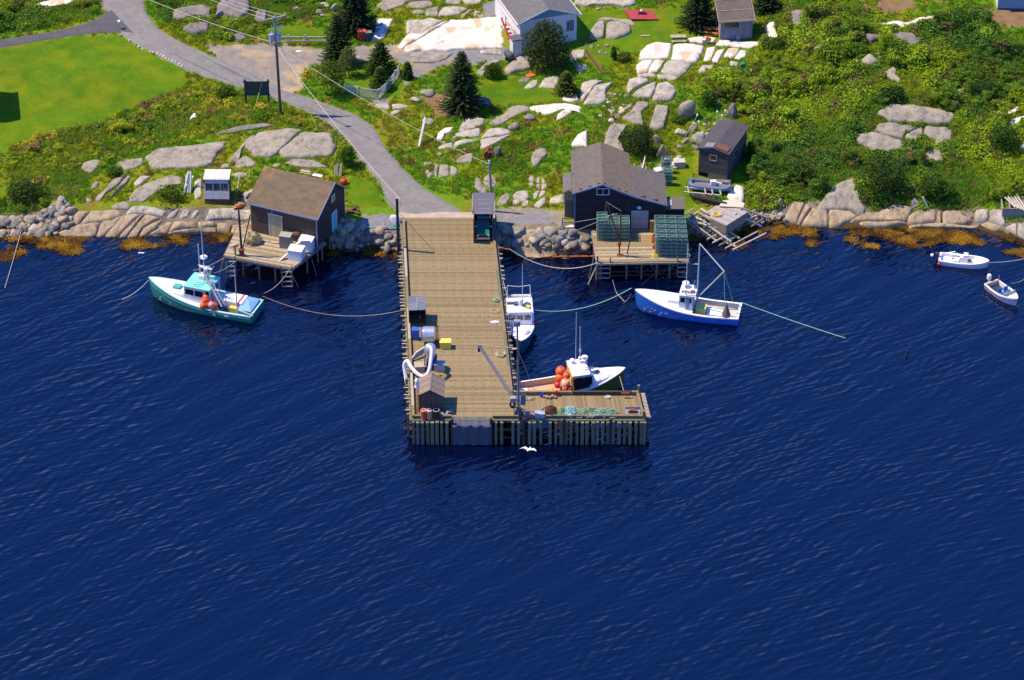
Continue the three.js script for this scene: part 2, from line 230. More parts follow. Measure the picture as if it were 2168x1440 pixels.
// ================= WATER =================
{
  const N = 2048, TILE = 110, comps = []; const q = rng(99);
  for (let i = 0; i < 80; i++) { const lam = .45 * Math.pow(2, q() * 1.7), th = .84 + (q() - .5) * 1.35, kx = Math.round(Math.cos(th) * TILE / lam), kz = Math.round(Math.sin(th) * TILE / lam); comps.push([kx, kz, q() * 6.283, Math.pow(lam, .9) * (.6 + .8 * q())]); }
  // travelling ripples; rows of the table are sines so the sum stays cheap
  const h = new Float32Array(N * N);
  for (const [kx, kz, ph, am] of comps) { const cx = new Float32Array(N), sx = new Float32Array(N), cz = new Float32Array(N), sz = new Float32Array(N); for (let i = 0; i < N; i++) { const a = 6.28318 * kz * i / N, b = 6.28318 * kx * i / N + ph; cx[i] = Math.cos(a); sx[i] = Math.sin(a); cz[i] = Math.cos(b); sz[i] = Math.sin(b); } for (let j = 0; j < N; j++) for (let i = 0; i < N; i++) h[j * N + i] += am * (cz[i] * cx[j] - sz[i] * sx[j]); }
  let mx = 0; for (const v of h) mx = Math.max(mx, Math.abs(v));
  const wb = tex(N, N, (i, j) => { const v = h[j * N + i] / mx; const gust = .35 + 1.0 * sm(.3, .7, .6 * fbm(i / 256, j / 102.4, 151, 3, 8) + .4 * fbm(i / 64, j / 32, 153, 3, 32)); return .5 + .5 * v * gust; }, false);
  wb.repeat.set(1, 1);
  const rough = tex(512, 512, (i, j) => { const a = fbm(i / 128, j / 21.33, 131, 4, 4); return [255, 80 + 50 * sm(.35, .7, a), 0]; }, false); rough.repeat.set(2, 4); 
  const xs = [], zs = []; for (let x = -900; x < -100; x += 50) xs.push(x); for (let x = -100; x <= 100; x += .5) xs.push(x); for (let x = 150; x <= 900; x += 50) xs.push(x);
  for (let z = -300; z < -60; z += 40) zs.push(z); for (let z = -50; z <= 75; z += .5) zs.push(z); for (let z = 100; z <= 900; z += 50) zs.push(z);
  const pos = [], uv = [], idx = [], n = xs.length;
  for (const z of zs) for (const x of xs) { const s = x * .68 + z * .73, y = .035 * Math.sin(s * 1.9 + 2.5 * fbm(x * .08, z * .08, 141, 2)) * (.4 + fbm(x * .05, z * .05, 143, 2)) + .05 * (fbm(x * .35, z * .35, 145, 3) - .5); pos.push(x, y, z); const wx = x + 5 * (fbm(x * .03, z * .03, 147, 2) - .5), wz = z + 5 * (fbm(x * .03, z * .03, 149, 2) - .5); uv.push(wx / TILE, wz / TILE); }
  for (let j = 0; j < zs.length - 1; j++) for (let i = 0; i < n - 1; i++) { const a = j * n + i; idx.push(a, a + n, a + 1, a + 1, a + n, a + n + 1); }
  const m = new THREE.MeshPhysicalMaterial({ roughness: .24, roughnessMap: rough, ior: 1.75, bumpMap: wb, bumpScale: .19 }); m.color.setRGB(.0002, .0022, .02);
  setting('water', meshGeo(pos, idx, uv), m);
}
// ================= BEDROCK, BOULDERS, RUBBLE =================
const rockMats = {
  grey: mat(.45, .415, .335, { roughness: .9, map: graniteMap, bumpMap: rockBump, bumpScale: .1 }),
  pale: mat(.62, .58, .48, { roughness: .9, map: graniteMap, bumpMap: rockBump, bumpScale: .1 }),
  white: mat(.80, .75, .66, { roughness: .9, map: bleachedMap, bumpMap: rockBump, bumpScale: .1 }),
  peach: mat(.60, .465, .295, { roughness: .88, map: graniteMap, bumpMap: rockBump, bumpScale: .1 }),
  slate: mat(.30, .285, .26, { roughness: .9, map: graniteMap, bumpMap: rockBump, bumpScale: .1 }),
};
function slabGeo(poly, th, seed, hump = .25) {
  const dens = []; for (let i = 0; i < poly.length; i++) { const a = poly[i], b = poly[(i + 1) % poly.length], l = Math.hypot(b[0] - a[0], b[1] - a[1]), n = Math.max(1, Math.round(l / .45)); for (let k = 0; k < n; k++) dens.push([lerp(a[0], b[0], k / n), lerp(a[1], b[1], k / n)]); }
  // round the corners a little
  const sm2 = dens.map((p, i) => { const a = dens[(i + dens.length - 1) % dens.length], b = dens[(i + 1) % dens.length]; return [p[0] * .8 + (a[0] + b[0]) * .1, p[1] * .8 + (a[1] + b[1]) * .1]; });
  let cx = 0, cz = 0; for (const [x, z] of sm2) { cx += x; cz += z; } cx /= sm2.length; cz /= sm2.length;
  const n = sm2.length; let rad = 0; const pts = sm2.map(([x, z]) => { const j = 1 + (fbm(x * 2.1, z * 2.1, seed, 2) - .5) * .14; const r = [cx + (x - cx) * j, cz + (z - cz) * j]; rad += Math.hypot(r[0] - cx, r[1] - cz); return r; }); rad /= n;
  const rings = [1.04, 1, .97, .92, .82, .66, .48, .3, .14], pos = [], uv = [], idx = [], ox = seed * 3.7 % 9;
  const H = (x, z, r) => { const e = (1 - r) * rad; return th * .62 * (1 - Math.exp(-e / .1)) + hump * rad * .09 * (1 - r * r) + (fbm(x * .7, z * .7, seed + 5, 3) - .5) * .5 * Math.min(1, e) + (fbm(x * 3, z * 3, seed + 9, 2) - .5) * .14 * Math.min(1, e * 3); };
  rings.forEach((r, q) => pts.forEach(([x, z]) => { const X = cx + (x - cx) * r, Z = cz + (z - cz) * r; const y = q === 0 ? T(X, Z) - .6 : T(X, Z) + .03 + H(X, Z, r); pos.push(X, y, Z); uv.push(X * .14 + ox, Z * .14 + ox * .7 + y * .05); }));
  pos.push(cx, T(cx, cz) + .03 + H(cx, cz, 0), cz); uv.push(cx * .14 + ox, cz * .14 + ox * .7);
  for (let q = 0; q < rings.length - 1; q++) for (let i = 0; i < n; i++) { const a = q * n + i, b = q * n + (i + 1) % n; idx.push(a, a + n, b, b, a + n, b + n); }
  const L = (rings.length - 1) * n; for (let i = 0; i < n; i++) idx.push(L + i, L + n, L + (i + 1) % n); idx.forEach((v, i) => { if (v === L + n && i % 3 !== 1) idx[i] = L + n; });
  const last = pos.length / 3 - 1; for (let i = idx.length - n * 3; i < idx.length; i += 3) { idx[i + 1] = last; }
  let area = 0; for (let i = 0; i < n; i++) { const a = pts[i], b = pts[(i + 1) % n]; area += a[0] * b[1] - a[1] * b[0]; }
  if (area > 0) for (let i = 0; i < idx.length; i += 3) { const t = idx[i]; idx[i] = idx[i + 1]; idx[i + 1] = t; }
  let g = meshGeo(pos, idx, uv); if (g.attributes.normal.getY(last) < 0) { for (let i = 0; i < idx.length; i += 3) { const t = idx[i]; idx[i] = idx[i + 1]; idx[i + 1] = t; } g = meshGeo(pos, idx, uv); }
  return g;
}
function cut(poly, line, gap = .07) {
  const [a, b] = line, dx = b[0] - a[0], dz = b[1] - a[1], l = Math.hypot(dx, dz), nx = -dz / l, nz = dx / l, out = [];
  for (const s of [1, -1]) { const r = []; const D = p => s * ((p[0] - a[0]) * nx + (p[1] - a[1]) * nz) - gap; for (let i = 0; i < poly.length; i++) { const p = poly[i], q = poly[(i + 1) % poly.length], e = D(p), f = D(q); if (e >= 0) r.push(p); if ((e >= 0) !== (f >= 0)) { const t = e / (e - f); r.push([lerp(p[0], q[0], t), lerp(p[1], q[1], t)]); } } if (r.length > 2) out.push(r); }
  return out;
}
let rockSeed = 11;
function outcrop(label, list, group) {
  const o = thing('rock_outcrop', label, 'rock', V(0, 0, 0), 0, group);
  for (const [sh, pts, kind = 'grey', th = .3, cracks = []] of list) {
    let ps = [ground(sh(pts))]; for (const c of cracks) { const ln = ground(sh(c)); ps = ps.flatMap(p => cut(p, ln)); }
    keepClear(ground(sh(pts)));
    for (const p of ps) part(o, 'slab', slabGeo(p, th, rockSeed++, .25), rockMats[kind]);
  }
  // the group stands at its first slab
  const b = new THREE.Box3().setFromObject(o), c = V((b.min.x + b.max.x) / 2, 0, (b.min.z + b.max.z) / 2); c.y = T(c.x, c.z); o.position.copy(c); for (const k of o.children) k.geometry.translate(-c.x, -c.y, -c.z);
  return o;
}
outcrop('broad grey rock ledges on the grassy slope left of the road', [
  [sL, [[770, 530], [790, 480], [880, 450], [960, 445], [930, 520], [860, 575], [800, 560]]], [sL, [[1170, 530], [1110, 480], [1200, 455], [1360, 430], [1370, 490], [1280, 530], [1180, 550]]],
  [sL, [[1380, 430], [1490, 355], [1800, 325], [2160, 275], [2160, 290], [2060, 420], [2030, 490], [1900, 525], [1700, 540], [1430, 540], [1420, 490]], 'grey', .5],
  [sL, [[900, 830], [1000, 740], [1060, 650], [1180, 580], [1200, 590], [1130, 680], [1070, 730], [980, 790], [960, 840]]], [sL, [[1220, 810], [1280, 730], [1460, 650], [1640, 590], [1740, 620], [1740, 680], [1620, 700], [1500, 760], [1370, 850], [1230, 840]]],
  [sL, [[1060, 890], [1180, 840], [1250, 860], [1230, 920], [1080, 920]]], [sL, [[850, 740], [900, 660], [950, 650], [930, 710]]], [sL, [[810, 850], [820, 810], [890, 830], [860, 860]]], [sL, [[1270, 670], [1340, 600], [1450, 600], [1380, 660], [1300, 700]], 'pale'], [sL, [[1030, 840], [1210, 670], [1250, 600], [1220, 600], [1120, 720]]],
  [s1, [[515, 310], [545, 285], [610, 275], [640, 278], [590, 325], [575, 335], [545, 335]], 'grey', .55], [s1, [[588, 325], [640, 283], [700, 285], [712, 312], [705, 332], [660, 337], [600, 336]], 'grey', .6], [s1, [[482, 345], [500, 325], [530, 290], [543, 285], [512, 318], [505, 345]], 'grey', .4], [s1, [[455, 285], [500, 270], [560, 262], [585, 268], [540, 274], [490, 283]], 'slate'],
  [sK, [[490, 230], [560, 205], [650, 215], [650, 245], [560, 260]], 'pale'], [sK, [[380, 160], [420, 120], [480, 130], [470, 170]]], [sK, [[520, 150], [560, 80], [640, 45], [740, 120], [700, 150], [560, 165]]], [sK, [[880, 140], [920, 115], [980, 140], [920, 160]]], [sK, [[990, 120], [1080, 85], [1280, 90], [1420, 160], [1250, 170], [1040, 140]]], [sK, [[580, 480], [620, 400], [750, 340], [740, 390], [640, 500]]], [sK, [[140, 470], [140, 290], [210, 260], [215, 440]], 'pale'],
]);
outcrop('peach coloured shore rock shelf left of the brown fishing shack', [
  [sL, [[700, 990], [740, 940], [870, 940], [1150, 930], [1150, 980], [1090, 1020], [900, 1050], [720, 1060]], 'peach', .4, [[[760, 1060], [860, 940]]]], [sL, [[540, 1150], [720, 1080], [1090, 1020], [1160, 980], [1100, 1080], [980, 1180], [820, 1190], [620, 1185]], 'peach', .4, [[[900, 1190], [960, 1060]]]],
  [sL, [[990, 1185], [1110, 1060], [1160, 985], [1300, 960], [1540, 1000], [1450, 1050], [1340, 1120], [1300, 1190], [1100, 1190]], 'peach', .45, [[[1130, 1180], [1250, 1060]], [[1200, 1190], [1350, 1010]]]], [sL, [[1220, 920], [1270, 890], [1400, 890], [1600, 940], [1550, 990], [1300, 960], [1190, 970]], 'pale'],
  [sL, [[1310, 1190], [1360, 1110], [1440, 1060], [1560, 1010], [1480, 1110], [1380, 1170]], 'peach'], [sL, [[1400, 1170], [1490, 1120], [1600, 1040], [1650, 1040], [1590, 1150], [1450, 1160]], 'peach'],
  [sL, [[1580, 1000], [1640, 940], [1720, 910], [1660, 1000]], 'pale'], [sL, [[1700, 1000], [1750, 920], [1830, 930], [1780, 1000]], 'pale'], [sL, [[1800, 1010], [1870, 920], [1910, 930], [1850, 1010]], 'pale'],
  [sL, [[1600, 1145], [1650, 1040], [1850, 1035], [2050, 1040], [2050, 1080], [1880, 1100], [1720, 1110]], 'peach', .4, [[[1880, 1110], [1880, 1030]]]], [sL, [[1590, 1150], [1720, 1120], [1950, 1110], [2060, 1090], [2060, 1140], [1900, 1150]], 'peach'], [sK, [[245, 665], [280, 560], [500, 550], [690, 560], [690, 650], [480, 655]], 'pale', .4], [sK, [[350, 770], [360, 690], [690, 670], [690, 775]], 'peach', .4, [[[480, 780], [520, 670]]]],
]);
outcrop('flat pale rock slabs in the grass right of the road bend', [
  [sC, [[55, 205], [110, 190], [210, 195], [218, 250], [130, 245]], 'pale'], [sC, [[230, 195], [330, 195], [410, 215], [350, 245], [235, 250]], 'pale'], [sC, [[210, 285], [250, 260], [330, 255], [300, 290], [240, 308]], 'pale'],
  [sC, [[890, 465], [920, 410], [970, 340], [1100, 330], [1165, 340], [1155, 395], [1080, 430], [950, 470]], 'pale'], [sC, [[850, 490], [960, 465], [1120, 435], [1110, 515], [1000, 530], [880, 520]], 'pale'], [sC, [[680, 640], [720, 610], [840, 580], [960, 550], [1095, 545], [1090, 570], [960, 600], [850, 635], [720, 645]], 'pale', .3, [[[845, 640], [850, 570]]]],
  [sC, [[670, 520], [700, 480], [760, 435], [860, 420], [820, 480], [760, 500], [740, 555], [680, 545]], 'white'], [sC, [[1115, 560], [1150, 500], [1200, 450], [1330, 435], [1425, 460], [1420, 510], [1330, 560], [1250, 600], [1170, 640], [1120, 650]], 'pale', .4, [[[1140, 545], [1420, 500]]]],
]);
outcrop('long pale ledge below the lawn with two wind-shaped trees', [
  [sC, [[1200, 385], [1260, 340], [1340, 310], [1430, 215], [1520, 205], [1600, 225], [1620, 265], [1540, 290], [1420, 340], [1330, 400], [1250, 415]], 'grey', .3], [sC, [[1600, 225], [1850, 195], [2000, 195], [2130, 225], [2110, 290], [2040, 240], [1960, 240], [1840, 290], [1780, 305], [1640, 265]], 'white', .3], [sC, [[1870, 360], [1880, 310], [1960, 250], [2035, 240], [2030, 285], [1960, 330], [1900, 355]], 'white'],
  [sH, [[1620, 1050], [1640, 990], [1780, 1000], [1800, 1060], [1720, 1080]], 'white', .5], [sH, [[1800, 1000], [1830, 880], [1940, 840], [2060, 850], [1960, 920], [1900, 1000], [1840, 1070]], 'pale', .5], [sH, [[1840, 1100], [1900, 1010], [1960, 910], [2168, 860], [2080, 960], [2090, 1060], [2030, 1100]], 'pale', .5],
]);
outcrop('low cracked grey slabs in the grass beside the lamp pole', [
  [sC, [[880, 740], [960, 700], [1050, 680], [1035, 760], [960, 785], [880, 780]]], [sC, [[545, 775], [640, 775], [640, 800], [550, 808]]], [sC, [[650, 870], [665, 795], [740, 800], [840, 810], [900, 850], [880, 905], [760, 920], [670, 925]], 'grey', .3, [[[810, 800], [815, 920]], [[710, 795], [690, 925]]]], [sC, [[575, 925], [590, 885], [650, 870], [655, 905], [610, 935]]],
  [sC, [[1060, 1020], [1070, 935], [1100, 925], [1130, 990], [1190, 1050], [1170, 1095], [1120, 1095], [1080, 1060]]], [sC, [[1135, 985], [1160, 920], [1210, 895], [1270, 940], [1285, 1000], [1260, 1030], [1210, 1035]], 'grey', .3, [[[1150, 960], [1280, 1000]]]], [sC, [[1280, 1180], [1330, 1110], [1390, 1080], [1420, 1130], [1380, 1200], [1290, 1215]]], [sC, [[1075, 1195], [1120, 1160], [1200, 1140], [1270, 1180], [1230, 1205], [1110, 1205]]],
]);
outcrop('blocky grey slabs in the grass behind the black shed annex', [
  [sC, [[1620, 730], [1640, 680], [1700, 630], [1770, 640], [1790, 700], [1740, 750], [1690, 810], [1630, 830]], 'grey', .45], [sC, [[1590, 945], [1620, 905], [1660, 925], [1650, 1020], [1600, 1000]], 'pale', .3, [[[1590, 970], [1660, 980]]]], [sC, [[1670, 1040], [1680, 925], [1740, 930], [1785, 990], [1780, 1040], [1720, 1050]], 'pale', .3, [[[1670, 990], [1780, 985]], [[1725, 920], [1720, 1050]]]],
  [sC, [[1435, 1110], [1480, 1065], [1600, 1065], [1610, 1130], [1560, 1170], [1440, 1150]], 'pale', .4], [sC, [[1435, 1160], [1510, 1140], [1520, 1190], [1440, 1200]], 'pale'], [sC, [[1530, 1175], [1600, 1150], [1600, 1210], [1540, 1215]], 'pale'], [sC, [[1640, 1090], [1700, 1050], [1775, 1060], [1770, 1100], [1700, 1120], [1650, 1160]], 'pale', .3, [[[1720, 1050], [1690, 1130]]]], [sC, [[1640, 1220], [1670, 1180], [1770, 1110], [1765, 1200], [1700, 1235]], 'pale'], [sC, [[1805, 1180], [1820, 1130], [1880, 1110], [1950, 1090], [1955, 1180], [1870, 1195]], 'pale'],
]);
outcrop('large bleached rock hump below the little grey cabin', [
  [sD, [[540, 530], [600, 470], [700, 430], [860, 450], [850, 530], [820, 600], [690, 600], [530, 600]], 'white', .5], [sD, [[870, 540], [870, 460], [1000, 440], [1190, 470], [1160, 550], [1110, 635], [980, 625], [850, 600]], 'white', .5], [sD, [[500, 660], [560, 615], [680, 605], [640, 690], [610, 735], [510, 735]], 'white', .5], [sD, [[635, 690], [690, 605], [800, 610], [740, 700], [710, 730], [620, 735]], 'white', .5], [sD, [[760, 700], [810, 615], [1000, 620], [1060, 650], [1010, 730], [940, 780], [740, 730]], 'pale', .5],
  [sD, [[515, 745], [690, 735], [700, 775], [520, 780]], 'pale'], [sD, [[710, 750], [800, 745], [930, 780], [880, 810], [720, 790]], 'pale'], [sD, [[1170, 620], [1210, 480], [1300, 470], [1290, 520], [1240, 620]], 'white'], [sD, [[1250, 620], [1310, 510], [1390, 490], [1340, 590], [1310, 640]], 'white'], [sD, [[1370, 580], [1420, 490], [1480, 480], [1540, 490], [1500, 560], [1450, 590]], 'white'], [sD, [[1480, 590], [1550, 500], [1610, 510], [1600, 570], [1520, 610]], 'white'],
  [sD, [[1290, 460], [1330, 405], [1550, 415], [1790, 420], [1780, 440], [1640, 490], [1450, 470]], 'white', .2], [sD, [[1000, 420], [1020, 385], [1200, 365], [1300, 380], [1270, 430], [1180, 440]], 'white', .2], [sD, [[1110, 720], [1160, 660], [1290, 650], [1270, 700], [1180, 740]], 'pale'], [sD, [[1300, 720], [1330, 670], [1460, 680], [1450, 720]], 'pale', .3, [[[1380, 660], [1380, 740]]]], [sD, [[1430, 650], [1440, 610], [1540, 630], [1500, 680]], 'pale'],
]);
outcrop('rounded grey rocks between the bleached hump and the black shed', [
  [sD, [[410, 860], [430, 800], [560, 785], [640, 800], [640, 830], [540, 870], [430, 940], [410, 910]], 'pale', .6], [sD, [[455, 960], [560, 890], [700, 830], [700, 900], [650, 990], [520, 985]], 'pale', .6], [sD, [[660, 1010], [710, 850], [800, 825], [880, 870], [910, 930], [880, 990], [820, 1020]], 'pale', .6],
  [sD, [[360, 1180], [440, 1130], [520, 1020], [630, 1015], [630, 1060], [560, 1140], [580, 1270], [470, 1240]], 'grey', .5], [sD, [[630, 1290], [700, 1060], [830, 1075], [820, 1150], [780, 1300], [690, 1310]], 'grey', .8], [sD, [[230, 1120], [300, 1090], [300, 1120], [250, 1150]], 'pale'], [sD, [[340, 1110], [470, 1030], [460, 1070], [370, 1120]], 'pale'], [sD, [[270, 1190], [360, 1120], [380, 1130], [290, 1190]], 'pale'],
  [sE, [[465, 600], [480, 500], [540, 400], [700, 405], [660, 480], [600, 560], [660, 640], [680, 700], [560, 680], [470, 650]], 'grey', .6], [sE, [[135, 605], [200, 510], [300, 460], [300, 640], [250, 620], [150, 625]], 'white', .5],
]);
outcrop('smooth grey rock dome behind the shaded wall of the white house', [[sD, [[35, 360], [60, 300], [120, 230], [190, 220], [190, 300], [180, 390], [40, 400]], 'grey', .7], [sD, [[205, 390], [200, 300], [220, 230], [330, 230], [450, 280], [450, 330], [380, 370], [280, 405]], 'grey', .7], [sD, [[110, 200], [180, 185], [470, 215], [500, 260], [440, 265], [330, 225], [200, 215]], 'grey', .4], [sD, [[-150, 60], [-80, 0], [400, -60], [500, 20], [500, 50], [380, 85], [270, 60], [80, 60], [0, 80]], 'pale', .6]]);
outcrop('wide sunlit rock face left of the white house', [
  [sH, [[-90, 500], [0, 370], [150, 385], [400, 230], [520, 215], [1000, 175], [1010, 330], [1010, 500], [760, 515], [560, 520], [440, 535], [300, 530], [0, 545]], 'white', .35, [[[160, 400], [480, 205]]]], [sH, [[0, 360], [0, 215], [150, 205], [130, 260], [60, 330]], 'pale'], [sH, [[10, 370], [140, 215], [250, 190], [390, 218], [280, 290], [140, 380]], 'pale'],
  [sH, [[0, 90], [30, 30], [250, 10], [290, 60], [190, 95]], 'grey'], [sH, [[60, 150], [70, 110], [200, 115], [190, 155]]], [sH, [[190, 160], [220, 100], [340, 70], [330, 180]]], [sH, [[330, 175], [370, 90], [470, 70], [650, 90], [540, 160], [400, 180]], 'pale'], [sH, [[400, 40], [430, -10], [580, -10], [560, 55]]], [sH, [[580, 5], [640, -20], [790, 10], [760, 50], [620, 50]], 'pale'], [sH, [[550, 190], [680, 95], [700, 110], [600, 190]]],
  [sB, [[1560, 60], [1640, 0], [1900, 0], [1850, 60], [1660, 120], [1560, 80]]], [sB, [[1540, 330], [1560, 200], [1740, 200], [1640, 400], [1500, 450]], 'white'], [sH, [[-120, -10], [0, -40], [400, -60], [390, -15], [240, 5], [0, 20]], 'grey'],
]);
outcrop('low grey rock between the gravel drive and the white house', [[sH, [[10, 620], [40, 570], [200, 535], [490, 560], [420, 620], [280, 660], [60, 655]], 'grey', .3, [[[10, 590], [280, 640]]]], [sH, [[765, 530], [930, 515], [1010, 540], [1000, 580], [770, 560]], 'pale'], [sH, [[720, 780], [830, 650], [970, 625], [990, 640], [840, 720], [800, 800]]]]);
outcrop('grey slabs under the round pine tree', [[sH, [[1020, 740], [1120, 650], [1250, 565], [1330, 650], [1310, 730], [1180, 755], [1060, 790]], 'grey', .8], [sH, [[1380, 915], [1440, 820], [1590, 790], [1600, 840], [1560, 925]], 'pale'], [sH, [[1225, 925], [1300, 850], [1380, 830], [1360, 910], [1290, 930]], 'pale'], [sH, [[1160, 855], [1220, 810], [1310, 800], [1260, 860]], 'slate', .1], [sH, [[1690, 600], [1740, 530], [1870, 520], [1860, 600], [1700, 660]], 'pale'], [sH, [[1740, 690], [1890, 670], [1890, 730], [1810, 780]], 'grey']]);
outcrop('grey granite shelves among bushes on the right hillside', [[sF, [[870, 10], [1000, -70], [1200, -60], [1400, -30], [1570, 10], [1540, 95], [1400, 105], [1150, 95], [980, 80], [960, 40]], 'grey', .5], [sF, [[680, 235], [730, 190], [850, 170], [960, 200], [1120, 255], [1145, 310], [1080, 340], [950, 365], [830, 330], [780, 290]], 'grey', .5], [sF, [[850, 150], [900, 100], [980, 90], [1110, 115], [1270, 120], [1130, 190], [1110, 235], [960, 195], [860, 165]], 'grey', .5], [sF, [[1130, 235], [1140, 190], [1280, 125], [1290, 180], [1270, 250], [1200, 265]], 'grey', .5], [sF, [[1300, 200], [1300, 120], [1490, 130], [1540, 160], [1540, 240], [1470, 290], [1400, 290], [1390, 240]], 'grey', .5], [sF, [[1290, 370], [1350, 310], [1440, 310], [1500, 350], [1440, 440], [1340, 420]], 'grey'], [sF, [[1145, 320], [1160, 270], [1250, 300], [1240, 350]], 'pale']]);
outcrop('tan shore ledges under the hillside bushes', [
  [sF, [[330, 880], [400, 780], [560, 620], [700, 570], [720, 650], [740, 760], [800, 850], [740, 920], [660, 850], [500, 850]], 'grey', .6], [sF, [[80, 920], [170, 770], [290, 790], [330, 830], [500, 850], [660, 860], [740, 920], [600, 960], [560, 1000], [240, 985]], 'peach', .5, [[[200, 940], [270, 790]], [[235, 960], [330, 820]], [[470, 1000], [470, 880]]]], [sF, [[640, 950], [760, 890], [900, 880], [1060, 800], [1200, 830], [1140, 970], [960, 1000], [810, 1000], [690, 950]], 'peach', .5, [[[790, 955], [1140, 955]]]],
  [sF, [[1150, 980], [1160, 900], [1250, 850], [1400, 840], [1400, 950], [1200, 980]], 'peach', .5], [sF, [[1410, 950], [1420, 855], [1620, 855], [1640, 900], [1740, 940], [1640, 970], [1400, 985]], 'peach', .5, [[[1455, 850], [1455, 960]]]], [sF, [[1740, 930], [1740, 850], [1860, 840], [1860, 930], [1800, 960]], 'pale', .6], [sF, [[1870, 930], [1870, 850], [1980, 850], [2010, 980], [1960, 990]], 'pale', .6], [sF, [[1150, 985], [1400, 960], [1800, 970], [1760, 1000], [1350, 995], [1160, 1005]], 'peach'], [sF, [[2000, 1000], [2080, 960], [2200, 950], [2250, 1130], [2090, 1060]], 'pale', .4, [[[2110, 960], [2110, 1100]]]], [sF, [[1790, 970], [1840, 950], [1990, 1000], [1920, 1030], [1840, 1000]], 'peach'], [sF, [[1180, 830], [1195, 720], [1280, 790], [1230, 820]]],
]);
outcrop('white lichen covered rock patches at the right edge', [[sF, [[2110, 290], [2200, 190], [2220, 340], [2120, 320]], 'white'], [sF, [[1990, 90], [2100, 40], [2190, 20], [2140, 130], [2050, 120]], 'white', .15], [sF, [[1900, -10], [2050, -20], [2100, -60], [2150, -60], [2120, 0], [2000, 20]], 'white', .15]]);
outcrop('long white rock ridge beside the bare soil patch', [[sG, [[870, 230], [900, 205], [1150, 205], [1260, 165], [1410, 140], [1380, 170], [1260, 200], [1120, 250], [960, 250]], 'white', .3]]);
outcrop('grey rock ledge in bushes below the white ridge', [[sG, [[960, 290], [1100, 290], [1280, 310], [1290, 400], [1220, 420], [1080, 380]], 'slate', .5]]);
outcrop('split grey ledges beside the upper road', [[sA, [[1420, 100], [1500, 75], [1660, 55], [1730, 80], [1730, 160], [1600, 150], [1500, 180], [1425, 165]], 'slate', .8], [sA, [[1760, 170], [1780, 60], [1860, 10], [1990, 5], [2050, 40], [2050, 130], [1960, 180], [1820, 140]], 'slate', 1.2], [sA, [[1490, 255], [1540, 215], [1650, 200], [1720, 205], [1710, 270], [1600, 290]], 'slate', .8], [sA, [[1890, 330], [1910, 280], [1970, 275], [2030, 310], [1960, 345]], 'slate'], [sA, [[1765, 270], [1810, 270], [1810, 325], [1770, 320]], 'slate'], [sA, [[2080, 180], [2100, 100], [2190, 100], [2180, 210]], 'slate', .8]]);
outcrop('white rock patch at the top left above the driveway', [[sA, [[260, 55], [330, 20], [450, 0], [620, 0], [560, 40], [400, 65]], 'white', .2]]);
outcrop('grey rock beside the cabin wall on the hillside edge', [[sD, [[1780, 310], [1830, 230], [1880, 220], [1900, 330], [1960, 400], [1960, 425], [1820, 400]], 'white', .4]]);
outcrop('grey rock in the bushes right of the cabin', [[sD, [[2030, 120], [2120, 100], [2180, 130], [2168, 290], [2090, 270], [2040, 200]], 'slate', .4]]);
outcrop('narrow upright grey rock in bushes above the boathouse', [[sD, [[1770, 960], [1800, 860], [1880, 840], [1880, 920], [1830, 1010], [1790, 1000]], 'grey', .3]]);
outcrop('white rock at the foot of the dark boathouse', [[sE, [[1700, 1080], [1780, 1000], [1860, 1030], [1870, 1150], [1830, 1240], [1760, 1200], [1690, 1130]], 'white', .5]]);
outcrop('thin grey rock sliver half hidden in hillside bushes', [[sG, [[940, 640], [1040, 575], [1060, 610], [1050, 680], [1100, 690], [1090, 720], [960, 690]], 'grey', .3]]);
// ---------- boulders ----------
function boulderGeo(w, h, d, seed, det = 3) {
  let g = mergeVertices((() => { const q = new THREE.IcosahedronGeometry(1, det); q.deleteAttribute('uv'); q.deleteAttribute('normal'); return q; })()); const p = g.attributes.position, q = rng(seed * 31 + 5), pl = [];
  for (let i = 0; i < 10; i++) pl.push([V(q() - .5, q() - .35, q() - .5).normalize(), .5 + .34 * q()]);
  for (let i = 0; i < p.count; i++) { let v = V(p.getX(i), p.getY(i), p.getZ(i)); let r = 1 + .3 * (fbm(v.x * 1.4 + seed, v.y * 1.4 + v.z * 1.3, seed, 3) - .5); for (const [n, k] of pl) { const e = v.dot(n) * r; if (e > k) r *= lerp(1, k / e, .93); } v.multiplyScalar(r); p.setXYZ(i, v.x * w / 2, v.y * h / 2, v.z * d / 2); }
  const uv = new Float32Array(p.count * 2); for (let i = 0; i < p.count; i++) { uv[2 * i] = p.getX(i) * .2 + seed * .37; uv[2 * i + 1] = (p.getZ(i) + p.getY(i)) * .2 + seed * .21; } g.setAttribute('uv', new THREE.BufferAttribute(uv, 2)); g.computeVertexNormals(); return g;
}
function boulder(label, px, py, wpx, hpx, kind = 'grey', depth = 1, group) {      // px,py: foot centre; wpx,hpx: how large it looks
  const p = G(px, py), s = pxm(py), w = wpx / s, d = w * .8 * depth, h = Math.max(.35, (hpx / s - d * .45) / .75); p.z -= d * .35; p.y = T(p.x, p.z) + h * .28;
  const o = solo('boulder', label, 'boulder', boulderGeo(w, h * 1.25, d, ++rockSeed), rockMats[kind], p, 0, group); keepClear([[p.x - w / 3, p.z - d / 3], [p.x + w / 3, p.z - d / 3], [p.x + w / 3, p.z + d / 3], [p.x - w / 3, p.z + d / 3]]); return o;
}
boulder('dark cracked boulder under the tall spruce', 1014, 233, 50, 42, 'slate');
boulder('tall pointed boulder behind the dark boathouse', 1456, 254, 40, 54, 'grey');
boulder('rock block beside the leaning white post', 905, 266, 36, 22, 'grey');
boulder('round dark boulder on the pale ledge', 1087, 276, 27, 21, 'slate');
boulder('upright boulder beside the red machine', 1053, 333, 23, 28, 'slate');
boulder('low dark boulder at the end of the pale ledge', 1120, 255, 30, 18, 'slate');
